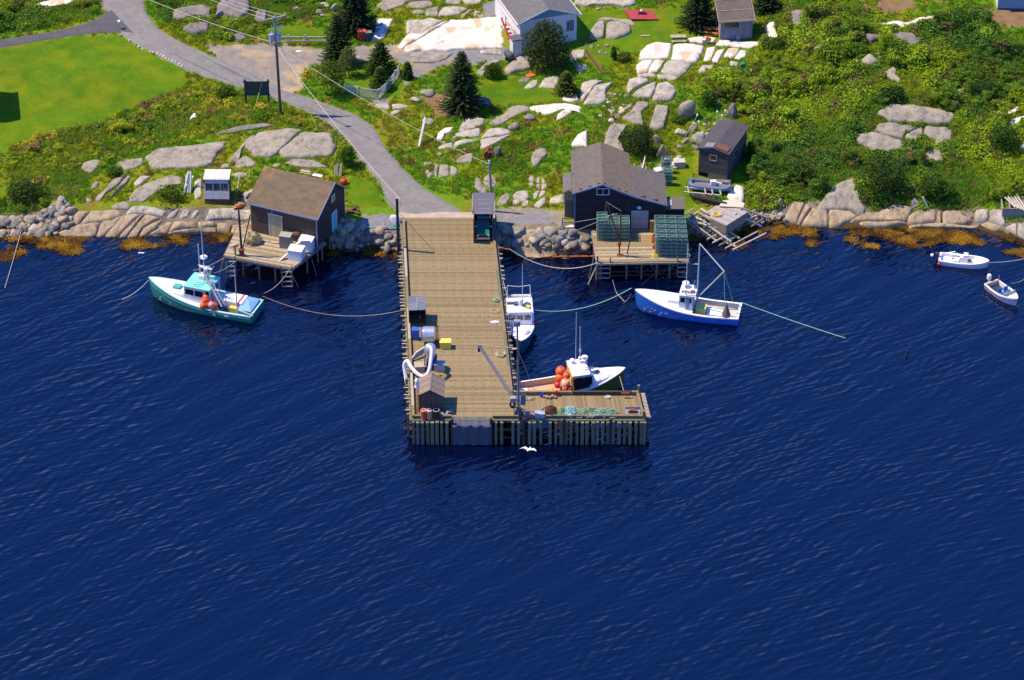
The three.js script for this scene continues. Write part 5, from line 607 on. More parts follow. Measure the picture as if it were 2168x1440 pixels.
// ---------- right: black shed with lean-to on its dock ----------
const RD = 2.3;
{
  const A = at(1216, 486, RD), B = at(1334, 486, RD), w = B.x - A.x, t = thing('black_shed', 'black gabled fishing shed with blue trim and lean-to', 'shed', V(A.x, RD, A.z - .2)); const bk = [wood(.022, .024, .032), wood(.028, .03, .038), wood(.018, .02, .028)];
  const d = 9.0, hc = heightFor(V(A.x + w * .5, 0, A.z - .2), 388) - RD, hl = heightFor(V(A.x, 0, A.z - .2), 405) - RD, hr2 = heightFor(V(B.x, 0, A.z - .2), 411) - RD; const xr = w * .49;
  const prof = x => x < xr ? lerp(hl, hc, x / xr) : lerp(hc, hr2, (x - xr) / (w - xr));
  const rows = 17; for (let k = 0; k < rows; k++) { const y0 = k * hc / rows, y1 = (k + 1) * hc / rows, ym = (y0 + y1) / 2; let a = 0, b = w; if (ym > hl) a = xr * (ym - hl) / (hc - hl); if (ym > hr2) b = xr + (w - xr) * (hc - ym) / (hc - hr2); if (b - a < .1) continue; part(t, 'wall_board', bx(b - a, hc / rows - .012, .05, (a + b) / 2, ym, 0), bk[k % 3]); }
  gableBoards(t, 'z', .03, 0, [-.05, -d], () => hl - .05, bk, 'side_board', 16); gableBoards(t, 'z', w - .03, 0, [-.05, -d], () => hr2 - .05, bk, 'side_board', 16); part(t, 'rear_wall', bx(w - .2, hl - .1, .06, w / 2, hl / 2, -d), bk[1]);
  const ov = .3; roofPlane(t, 'roof', V(-ov, hl - .12, ov), V(xr, hc + .05, ov), V(xr, hc + .05, -d), V(-ov, hl - .12, -d), .1, roofGrey); roofPlane(t, 'roof', V(xr, hc + .05, ov), V(w + .1, hr2 - .02, ov), V(w + .1, hr2 - .02, -d), V(xr, hc + .05, -d), .1, roofBrown);
  const blue = mat(.12, .2, .4, { roughness: .5 }); part(t, 'rake_trim', [beam(V(-ov, hl - .2, ov + .03), V(xr, hc - .04, ov + .03), .06, .17), beam(V(xr, hc - .04, ov + .03), V(w + .1, hr2 - .1, ov + .03), .06, .17)], blue); part(t, 'corner_trim', bx(.12, hl - .1, .1, .03, hl / 2, .03), blue); windowUnit(t, 1.4, .78, xr * 1.02, hc - 1.05, .04, P.white, 2);
  // lean-to on the right with its own lower roof
  const lw = at(1404, 470, RD).x - B.x, l2 = heightFor(V(B.x + lw, 0, A.z), 432) - RD; for (let k = 0; k < 10; k++) { const hh = hr2 - .3; const y0 = k * hh / 10, ym = y0 + hh / 20; let b = lw; if (ym > l2) b = lw * (hr2 - ym) / (hr2 - l2); part(t, 'lean_to_board', bx(Math.max(.1, b - .01), hh / 10 - .012, .05, w + b / 2 + .01, ym, -.06), bk[(k + 1) % 3]); } roofPlane(t, 'lean_to_roof', V(w + .12, hr2 - .04, ov), V(w + lw + ov, l2 - .1, ov), V(w + lw + ov, l2 - .1, -d * .72), V(w + .12, hr2 - .04, -d * .72), .1, roofGrey); part(t, 'lean_to_trim', beam(V(w + .1, hr2 - .12, ov + .03), V(w + lw + ov, l2 - .18, ov + .03), .06, .16), blue); part(t, 'lean_to_wall', bx(.06, l2 - .1, d * .7, w + lw, l2 / 2, -d * .36), bk[0]);
  const dm = wood(.52, .5, .52); const dr = part(t, 'door', [bx(.95, 2.3, .06, w + .55, 1.2, .02)], dm); part(t, 'door', [bx(.95, 2.3, .06, w + 1.52, 1.2, .02)], wood(.48, .46, .5)); part(dr, 'handle', bx(.2, .05, .06, w + .85, 1.3, .07), P.dark); part(t, 'wall_lamp', (() => { const g = new THREE.SphereGeometry(.24, 12, 8, 0, 6.3, 0, 1.6); g.translate(w + .95, 2.75, .15); return g; })(), P.white);
  // low flat-roofed annexe at the far right
  const ax = w + lw + .15, aw = at(1443, 440, RD).x - at(1404, 440, RD).x; part(t, 'annexe_wall', [bx(aw, 2.3, .06, ax + aw / 2, 1.15, -.4), bx(.06, 2.3, 2.4, ax + aw, 1.15, -1.6)], bk[2]); const ar = part(t, 'annexe_roof', bx(aw + .25, .1, 2.7, ax + aw / 2, 2.38, -1.55), roofGrey); part(ar, 'patch_board', bx(.5, .04, 1.2, ax + .5, 2.46, -1.5), W.pale);
  // grey annexe on the left
  const gx = at(1195, 440, 2.5).x - A.x; const gw = -gx; for (let k = 0; k < 7; k++) part(t, 'annexe_board', bx(gw / 7 - .015, 3.5, .05, gx + (k + .5) * gw / 7, 1.75, -2.2), [wood(.17, .17, .18), wood(.2, .2, .2)][k % 2]); part(t, 'annexe_wall', bx(.05, 3.5, 3.4, gx + .02, 1.75, -3.9), wood(.16, .16, .17)); roofPlane(t, 'annexe_roof', V(gx - .2, 3.4, -2.0), V(-.3, 3.95, -2.0), V(-.3, 3.95, -5.8), V(gx - .2, 3.4, -5.8), .09, mat(.17, .17, .175, { map: shingleMap, roughness: .9 }));
  const pts = []; for (let i = 0; i < 4; i++) pts.push([.2 + i * (w + lw - .4) / 3, -.3], [.2 + i * (w + lw - .4) / 3, -4]); pilesUnder(t, pts, 0); keepClear([[A.x + gx, A.z - 9.5], [B.x + lw + 2.5, A.z - 9.5], [B.x + lw + 2.5, A.z], [A.x + gx, A.z]]);
}
let dockRef;
{ // dock before the black shed
  const bl = at(1252, 478, RD), br = at(1452, 478, RD), fl = at(1264, 556, RD), fr = at(1462, 552, RD); const t = thing('trap_dock', 'plank dock stacked with lobster traps before the black shed', 'dock'); const n = 27; for (let i = 0; i < n; i++) { const s = (i + .5) / n; const p = bl.clone().lerp(fl, s), q = br.clone().lerp(fr, s); p.y = q.y = RD - .05 + .012 * hash(i, 6, 6); part(t, 'plank', beam(p, q, bl.distanceTo(fl) / n * .94, .08), [greyWoods[3], greyWoods[1], W.pale, greyWoods[4]][Math.floor(hash(i, 3, 6) * 4)]); }
  const E = (p, y) => V(p.x, y, p.z); part(t, 'edge_beam', [beam(E(fl, RD - .22), E(fr, RD - .22), .2, .22)], W.pale); part(t, 'edge_beam', [beam(E(bl, RD - .22), E(fl, RD - .22), .2, .22)], wood(.3, .28, .24)); part(t, 'edge_beam', [beam(E(br, RD - .22), E(fr, RD - .22), .2, .22)], W.dark); const pts = []; for (const k of [0, .04, .32, .48, .64, .78, .97]) for (const s of [.98, .5]) { const p = fl.clone().lerp(fr, k).lerp(bl.clone().lerp(br, k), 1 - s); pts.push([p.x, p.z]); } pilesUnder(t, pts, RD - .3); part(t, 'cross_beam', [.9, .4].map(y => beam(E(fl, y).add(V(1.5, 0, -.3)), E(fr, y).add(V(-1, 0, -.3)), .12, .16)), W.dark); part(t, 'brace', bar(E(fl, RD - .3), V(fl.x - 1.1, -.4, fl.z + .9), .07), W.pale); part(t, 'brace', [bar(V(fl.x - .3, RD + .6, fl.z - .6), V(fl.x - .9, -.4, fl.z - .3), .06)], W.post); part(t, 'mooring_post', [bx(.16, 1.2, .16, fl.x + .05, RD + .2, fl.z - .1)], W.post); part(t, 'mooring_post', [bx(.16, .9, .16, fr.x - .1, RD + .2, fr.z - .1)], W.post); part(t, 'fender_log', bar(V(fr.x + .1, RD - .4, fr.z + .1), V(fr.x + .9, RD - .4, fr.z + .1), .07), W.driftwood);
}
ladder('ladder at the left end of the trap dock', 1279, 553, RD, 1.35, 2.0); ladder('ladder at the right end of the trap dock', 1447, 551, RD, 1.25, 2.0);
{ const p = at(1190, 478, RD + .1); const q = at(1217, 478, RD + .1); const t = thing('landing_stage', 'small white railed landing beside the black shed', 'platform', V(p.x, 0, p.z)); const w = q.x - p.x; part(t, 'deck', bx(w, .1, 1.1, w / 2, RD, -.3), P.whiteWood); for (const x of [.05, w - .05]) part(t, 'post', bx(.1, RD + 3.2 + .0, .1, x, (RD + 1.2) / 2 - 1, .2), W.dark); part(t, 'handrail', [bx(w, .08, .07, w / 2, RD + 1.15, .2), bx(w, .07, .06, w / 2, RD + .6, .2)], W.dark); part(t, 'fascia', bx(w, .2, .06, w / 2, RD - .15, .28), mat(.1, .14, .3)); }
// ---------- lobster traps ----------
const trapWire = mat(.1, .26, .2, { roughness: .5 }), trapWood = W.driftwood;
function makeTrap() { const t = thing('lobster_trap', 'x', 'lobster trap'); const w = 1.1, h = .4, d = .56, r = .016, gs = []; const X = [-w / 2, w / 2], Y = [0.02, h], Z = [-d / 2, d / 2]; for (const y of Y) for (const z of Z) gs.push(beam(V(X[0], y, z), V(X[1], y, z), .04, .04)); for (const x of X) for (const y of Y) gs.push(beam(V(x, y, Z[0]), V(x, y, Z[1]), .04, .04)); for (const x of [X[0], 0, X[1]]) for (const z of Z) gs.push(beam(V(x, Y[0], z), V(x, Y[1], z), .04, .04)); part(t, 'frame', gs, mat(.2, .34, .28, { roughness: .6 })); const m = []; for (let k = 1; k < 7; k++) { const x = -w / 2 + w * k / 7; m.push(beam(V(x, h, Z[0]), V(x, h, Z[1]), r, r), beam(V(x, 0.03, Z[1]), V(x, h, Z[1]), r, r), beam(V(x, .02, Z[0]), V(x, .02, Z[1]), r, r)); } for (let k = 1; k < 3; k++) { m.push(beam(V(X[0], h * k / 3, Z[1]), V(X[1], h * k / 3, Z[1]), r, r), beam(V(X[0], h, Z[0] + d * k / 3), V(X[1], h, Z[0] + d * k / 3), r, r), beam(V(X[1], h * k / 3, Z[0]), V(X[1], h * k / 3, Z[1]), r, r), beam(V(X[0], h * k / 3, Z[0]), V(X[0], h * k / 3, Z[1]), r, r)); } part(t, 'wire_mesh', m, trapWire); const net = new THREE.CylinderGeometry(.14, .2, .5, 8, 1, true); net.rotateZ(Math.PI / 2); net.translate(.1, .2, 0); part(t, 'netting_funnel', net, mat(.05, .16, .12, { side: THREE.DoubleSide })); part(t, 'runner', [bx(w, .05, .06, 0, .0, -d / 2 + .03), bx(w, .05, .06, 0, 0, d / 2 - .03)], trapWood); return t; }
const nth = ['first', 'second', 'third', 'fourth', 'fifth', 'sixth'], trapLabel = (w, i, j, k) => `lobster trap of the ${w}, ${['left', 'middle', 'right'][i]} column, ${nth[j]} row from front, ${nth[k]} layer up`;
const trap0 = makeTrap(); let trapUsed = false;
function putTrap(pos, turn, label, group) { let t; if (!trapUsed) { t = trap0; t.position.copy(pos); t.rotation.y = turn; trapUsed = true; t.userData.label = label; } else t = copyOf(trap0, pos, turn, label); t.userData.group = group; return t; }
{ // stack behind the red derrick: 3 wide, 4 deep, 5 high; stack at the right: 2 wide
  const q = rng(44); const a = at(1262, 510, RD); for (let i = 0; i < 3; i++) for (let j = 0; j < 3; j++) for (let k = 0; k < (i === 0 ? 6 : i === 1 ? 5 : 5); k++) putTrap(V(a.x + .65 + i * 1.22, RD + .03 + k * .435, a.z - .3 - j * .62), (q() - .5) * .05, trapLabel('derrick-side stack', i, j, k), 'lobster traps stacked behind the derrick');
  const b = at(1392, 545, RD); for (let i = 0; i < 3; i++) for (let j = 0; j < 5; j++) for (let k = 0; k < 6; k++) putTrap(V(b.x + .35 + i * 1.13, RD + .03 + k * .435, b.z - .35 - j * .98 + .03 * i), (q() - .5) * .05 + .0, trapLabel('right-hand dock stack', i, j, k), 'lobster traps stacked at the right dock edge');
  const c = G(1412, 390); for (let i = 0; i < 1; i++) for (let j = 0; j < 3; j++) for (let k = 0; k < 4 - j % 2; k++) putTrap(V(c.x + (q() - .5) * .2, T(c.x, c.z - j * 1.3) + .05 + k * .44, c.z - j * 1.3), (q() - .5) * .3, 'lobster trap on the grass behind the shed, ' + nth[j] + ' row, ' + nth[k] + ' layer up', 'lobster traps on the grass');
}
{ const p = G(1438, 352); crate('fish_box', 'open pale fish box on the grass by the trap pile', 'box', 0, 0, 0, 1.3, .7, .9, W.driftwood, .1).position.copy(p); const q = []; for (let i = 0; i < 8; i++) q.push(beam(V(-1 + i * .26, .05, .8), V(-1 + i * .28, .9 + .3 * (i % 3), -.8), .14, .06)); solo('fence_boards', 'row of pale boards leaning behind the black shed', 'lumber', q, W.pale, G(1350, 378)); spar('wide white plank leaning behind the shed', [1356, 380], [1366, 340], .1, P.whiteWood, .3, .6); crate('white_fish_box', 'white fish box tipped beside the trap pile', 'box', 0, 0, 0, .9, 1.0, .8, P.white, .4).position.copy(G(1394, 375)); solo('pale_buoy', 'round cream buoy on the grass behind the shed', 'buoy', (() => { const g = new THREE.SphereGeometry(.4, 14, 10); g.translate(0, .35, 0); return [g, bar(V(0, .7, 0), V(0, .85, 0), .07)]; })(), P.cream, G(1387, 388)); const q2 = []; for (let i = 0; i < 5; i++) q2.push(bx(1.6, .07, .28, .1 * i, .5 + .07 * i, i * .26 - .5, .6)); solo('white_planks', 'pale planks piled on the rock behind the shed roof', 'lumber', q2, P.whiteWood, G(1228, 330)); }
{ const p = at(1311, 540, RD); const t = thing('red_derrick', 'rusty red A-frame derrick on the trap dock', 'derrick', p); const h = heightFor(p, 446) - RD; part(t, 'mast', bar(V(0, 0, 0), V(.05, h, 0), .09, .07, 8), P.rust); const tip = at(1280, 428, 0); const topY = heightFor(V(p.x - 1.6, 0, p.z), 428) - RD; const A = V(-1.55, topY, 0); part(t, 'boom', [bar(V(-.05, 1.9, 0), A, .07, .06), bar(V(.02, 1.8, .1), A.clone().add(V(.1, 0, .05)), .05)], P.rust); part(t, 'stay', [bar(A, V(.05, h, 0), .035), bar(A, V(-1.75, topY - 3.2, .1), .015)], W.pale); part(t, 'winch', [bar(V(-.2, 1.5, .12), V(.2, 1.5, .12), .13), bx(.3, .4, .2, 0, 1.5, .05)], P.rust); part(t, 'base_plate', bx(.7, .08, .4, .1, .04, .1), P.rust); }
{ const p = at(1328, 538, RD); solo('dock_post', 'short dark leaning post on the trap dock', 'post', beam(V(0, 0, 0), V(.25, 1.7, -.2), .12, .1), W.dark, p); }
function ropeHeap(label, pos, w, h, m, seed) { const q = rng(seed), gs = [(() => { const g = boulderGeo(w * .8, h, w * .7, seed, 2); g.translate(0, h * .25, 0); return g; })()]; for (let i = 0; i < 16; i++) { const a = q() * 6.28, b = a + 2 * q(); gs.push(tube([V(Math.cos(a) * w * .5, .05, Math.sin(a) * w * .45), V(Math.cos((a + b) / 2) * w * .25, h * (.7 + .4 * q()), Math.sin(b) * w * .2), V(Math.cos(b) * w * .5, .05, Math.sin(b) * w * .45)], .035, 10, 4)); } return solo('rope_heap', label, 'rope', gs, m, pos); }
ropeHeap('orange rope heap between the trap stacks', at(1385, 512, RD), .7, .9, P.orange, 71); ropeHeap('small red buoy and rope bundle on the dock', at(1386, 525, RD), .5, .4, P.red, 72); ropeHeap('yellow rope heap at the dock front', at(1390, 542, RD), .95, .55, P.yellow, 73); crate('orange_stack', 'stack of faded wooden trap ends beside the shed door', 'crate', 1381, 490, RD, .55, 1.4, .5, W.orange, 0);
// ---------- slipway of logs with a floating box ----------
{
  const O = at(1415, 470, 1.0), t = thing('log_slipway', 'sloping grid of logs and skids beside the trap dock', 'slipway', V(0, 0, 0)); const S = (a, b, h) => { const v = at(a, b, h), g = T(v.x, v.z) + .2; return g > h ? at(a, b, g) : v; }; 
  // cross skids run up-right, carriers run down-right
  const skid = [[1443, 460, 1468, 442], [1447, 470, 1480, 447], [1452, 478, 1490, 452], [1463, 486, 1497, 462], [1476, 493, 1508, 472], [1488, 499, 1520, 481], [1497, 507, 1530, 490], [1509, 514, 1542, 497], [1522, 520, 1556, 503], [1536, 526, 1605, 490], [1552, 529, 1622, 494], [1556, 460, 1583, 438], [1566, 462, 1600, 444], [1576, 468, 1615, 450], [1590, 480, 1628, 456]]; skid.forEach(([a, b, c, d], i) => { const h = i < 9 ? 1.55 - .13 * i : i < 11 ? .12 : 1.0 - .1 * (i - 11); part(t, 'skid', bar(S(a, b, h), S(c, d, h + .15), .11, .1, 7), [W.pale, W.driftwood, W.post][i % 3]); });
  const car = [[1440, 458, 1500, 503, 1.5], [1452, 462, 1520, 512, 1.4], [1462, 452, 1548, 512, 1.4], [1478, 450, 1566, 505, 1.3], [1484, 442, 1500, 452, 1.5], [1568, 440, 1626, 462, .95], [1556, 452, 1612, 480, .8]]; car.forEach(([a, b, c, d, h], i) => part(t, 'carrier_log', bar(S(a, b, h - .25), S(c, d, h - .9), .14, .13, 7), i % 2 ? W.pale : W.driftwood)); const sh = []; for (let k = 0; k < 22; k++) { const u = k / 22, r = hash(k, 3, 3), c = S(1452 + u * 95 + r * 14, 468 + u * 52 - r * 14, 1.15 - u * 1.0); sh.push(c); } sh.forEach((c, k) => part(t, 'roller_log', bar(c, c.clone().add(V(.75, -.1, .4)), .12, .12, 7), k % 3 ? W.driftwood : W.pale)); part(t, 'rusty_rail', [bar(S(1540, 524, .1), S(1600, 492, .12), .04), bar(S(1600, 512, .06), S(1632, 497, .06), .04)], P.rust);
}
{ const A = at(1487, 480, 1.0), B = at(1539, 497, .7), [w, turn] = frame(A, B); const p = at(1537, 500, .8); const q = at(1486, 474, 1.0); const d = B.clone().sub(A); const t = thing('float_box', 'silver plank covered float box resting on the log slipway', 'float', q, Math.atan2(-(p.z - q.z), p.x - q.x)); const L = Math.hypot(p.x - q.x, p.z - q.z), dd = 3.9, h = 1.15; part(t, 'side', [bx(L, h, .08, L / 2, h / 2, 0), bx(.08, h, dd, L - .04, h / 2, -dd / 2), bx(.08, h, dd, .04, h / 2, -dd / 2), bx(L, h, .08, L / 2, h / 2, -dd)], wood(.3, .27, .23)); for (let k = 0; k < 12; k++) part(t, 'deck_plank', bx(L + .06, .07, dd / 12 - .015, L / 2, h + .04, -(k + .5) * dd / 12), [wood(.45, .42, .42), wood(.5, .47, .47), wood(.4, .37, .36)][k % 3]); t.rotation.z = 0; }
coil('yellow rope on the float box', 1517, 455, 2.25, P.yellow, .45, 6, 9);
{ const g = () => { const q = new THREE.TorusGeometry(.34, .14, 8, 18); q.rotateX(Math.PI / 2); return q; }; const a = g(); a.translate(0, .15, 0); solo('old_tyre', 'old tyre on the slipway head, left of two', 'tyre', a, P.rubber, at(1478, 434, 1.7)); const b = g(), c = g(), e = g(); b.translate(0, .15, 0); c.translate(.03, .42, 0); solo('old_tyre', 'stacked old tyres beside the float box', 'tyre', [b, c], P.rubber, at(1495, 441, 1.7)); e.translate(0, .3, 0); }
spar('thick black log behind the slipway', [1466, 424], [1538, 440], .28, W.tar, .5, .5, 'tarred_log'); { const g = prism([[-1.4, 0], [1.3, -.2], [1.5, .4], [.4, .9], [-.9, .8]], .1); g.rotateX(-1.2); solo('hull_panel', 'pale curved hull panel on the slipway rocks', 'panel', g, mat(.62, .56, .42), G(1548, 448).add(V(0, .7, 0))); }
// ---------- boathouse ----------
{
  const A = at(1476, 378, 4.0), p = G(1507, 380), t = thing('boathouse', 'narrow dark boathouse with low patched roof and small window', 'shed'); const by = T(p.x, p.z) + .1; const a = at(1478, 371, by), b = at(1539, 384, by), [w, turn] = frame(a, b); t.position.copy(a); t.rotation.y = turn; const bk = [wood(.085, .085, .08), wood(.07, .07, .068), wood(.1, .1, .092)], h = heightFor(a, 312) - by, rise = .35; const d = 6.6;
  // front boards with a window, lower opening at the left
  const rows = 12; for (let k = 0; k < rows; k++) { const rh = h / rows, y = (k + .5) * rh; const segs = k < 2 ? [[w * .35, w]] : [[0, w]]; for (const [u, v] of segs) part(t, 'wall_board', bx(v - u, rh - .012, .05, (u + v) / 2, y, 0), k < 2 ? wood(.25, .22, .15) : bk[k % 3]); } part(t, 'sill_shadow_board', bx(w * .35, .1, .05, w * .17, h * 2 / rows - .05, 0), bk[0]); windowUnit(t, .85, .72, w * .5, h * .74, .04, W.pale, 1);  // strip above the lower opening stands in for the shadow under the sill
  gableBoards(t, 'z', w - .03, 0, [-.03, -d], () => h - .04, bk, 'side_board', 18); gableBoards(t, 'z', .03, 0, [-.03, -d], () => h - .04, bk, 'side_board', 18); part(t, 'rear_wall', bx(w - .1, h, .05, w / 2, h / 2, -d), bk[0]); part(t, 'gable_board', prism([[0, h], [w, h], [w / 2, h + rise]], .05), bk[1]);
  const rm = mat(.09, .085, .09, { roughness: .8, map: shingleMap }), ov = .18; roofPlane(t, 'roof', V(-ov, h - .04, ov), V(w / 2, h + rise + .04, ov), V(w / 2, h + rise + .04, -d - .2), V(-ov, h - .04, -d - .2), .07, rm); const r2 = roofPlane(t, 'roof', V(w / 2, h + rise + .04, ov), V(w + ov, h - .04, ov), V(w + ov, h - .04, -d - .2), V(w / 2, h + rise + .04, -d - .2), .07, rm); { const g = bx(w * .42, .03, 1.1, 0, 0, 0); g.rotateZ(-Math.atan2(rise, w / 2)); g.translate(w * .76, h + rise * .5 + .1, -.6); part(r2, 'rust_patch', g, mat(.17, .07, .05, { roughness: .85 })); const g3 = bx(w * .32, .03, 1.0, 0, 0, 0); g3.rotateZ(Math.atan2(rise, w / 2)); g3.translate(w * .32, h + rise * .68 + .08, -.5); part(r2, 'grey_patch', g3, mat(.2, .2, .23)); }
  const sw_ = part(t, 'side_window', [bx(.06, .9, .9, w + .02, h * .62, -2.6)], P.grey); part(sw_, 'pane', bx(.04, .75, .75, w + .045, h * .62, -2.6), P.glass); keepClear([[a.x - .3, a.z - 7.5], [b.x + 2.5, b.z - 7], [b.x + .3, b.z + .6], [a.x - .3, a.z + .6]]);
}
{ // old dinghy lying on the grass before the boathouse, with a timber cradle
  const p = G(1504, 400), t = thing('beached_dinghy', 'faded blue inflatable dinghy lying in front of the boathouse', 'boat', p.clone().add(V(0, .35, 0)), -.18); const L = 86 / pxm(390) / 2; const tb = tube([V(-L, .3, .0), V(-L * .9, .25, .55), V(0, .2, .75), V(L * .8, .3, .7), V(L, .5, .4)], .3, 30, 10), tb2 = tube([V(-L, .3, 0), V(-L * .9, .25, -.55), V(0, .2, -.75), V(L * .8, .3, -.7), V(L, .5, -.4)], .3, 30, 10); part(t, 'tube', tb, mat(.1, .16, .26, { roughness: .5 })); part(t, 'tube', tb2, mat(.13, .15, .19, { roughness: .5 })); part(t, 'floor', bx(L * 1.8, .08, 1.1, 0, .12, 0), mat(.22, .16, .12)); part(t, 'transom', bx(.1, .55, 1.1, L * .96, .35, 0), W.brown); part(t, 'seat', [bx(.6, .5, .5, .3, .5, 0, .3), beam(V(.2, .75, 0), V(1.3, .6, .2), .16, .08)], P.white); keepClear([[p.x - 2.6, p.z - 1.5], [p.x + 2.6, p.z - 1.5], [p.x + 2.6, p.z + 1.2], [p.x - 2.6, p.z + 1.2]]);
  const c = G(1490, 414), t2 = thing('timber_cradle', 'low cradle of weathered beams below the dinghy', 'cradle', c, -.1); part(t2, 'beam', beam(V(-2.2, .5, -.7), V(2.0, .45, -.4), .16, .16), W.driftwood); part(t2, 'beam', beam(V(-2.2, .5, .3), V(2.0, .45, .6), .16, .16), W.driftwood); for (const x of [-1.9, 0, .8, 1.7]) part(t2, 'cross_piece', beam(V(x, .6, -.8), V(x + .25, .6, .7), .14, .12), W.pale); for (const x of [-.2, .9]) part(t2, 'leg', bx(.15, .9, .15, x, .1, .75), W.post);
}
// poles with floats leaning on the boulders
[[1442, 305, 1474, 238, 'gaff pole with pale float leaning on the square boulder'], [1448, 303, 1478, 255, 'shorter gaff pole leaning beside the long one'], [1517, 268, 1518, 236, 'leftmost marker pole standing behind the boathouse'], [1525, 262, 1529, 246, 'short marker pole behind the boathouse'], [1528, 262, 1535, 235, 'right marker pole behind the boathouse'], [1531, 262, 1539, 240, 'rightmost thin marker pole behind the boathouse']].forEach(([a, b, c, d, l]) => { const p = G(a, b), s = pxm(b), dx = (c - a) / s, dy = (b - d) / s / CP * .8; const t = thing('float_pole', l, 'pole', p); part(t, 'pole', bar(V(0, 0, 0), V(dx, dy, -.4), .035, .03, 6), W.driftwood); const f = new THREE.SphereGeometry(.13, 10, 8); f.scale(1, 1.4, 1); f.translate(dx, dy, -.4); part(t, 'float', f, P.white); });
{ const p = G(2140, 462), t = thing('plank_crate', 'grey divided crate with loose boards at the right shore', 'crate', p, -.05); const w = 3.2, d = 2.6, h = 1.3; part(t, 'side', [bx(w, h, .1, w * .2, h / 2, 0), bx(w, h, .1, w * .2, h / 2, -d), bx(.1, h, d, -w * .3, h / 2, -d / 2), bx(.1, h, d, w * .7, h / 2, -d / 2)], wood(.42, .38, .3)); for (const x of [0, .25, .5]) part(t, 'divider', bx(.1, .5, d, -w * .05 + x * w, h - .25, -d / 2), wood(.35, .32, .28)); for (let k = 0; k < 5; k++) part(t, 'loose_board', beam(V(-.6 + k * .35, h + .08 + .05 * k, -d * .9), V(.4 + k * .3, h + .08, -.1 + .2 * k), .2, .06), W.driftwood); }
spar('white board standing on the shore rocks below the bushes', [1952, 440], [1966, 446], .12, P.whiteWood, 1.4, .2);
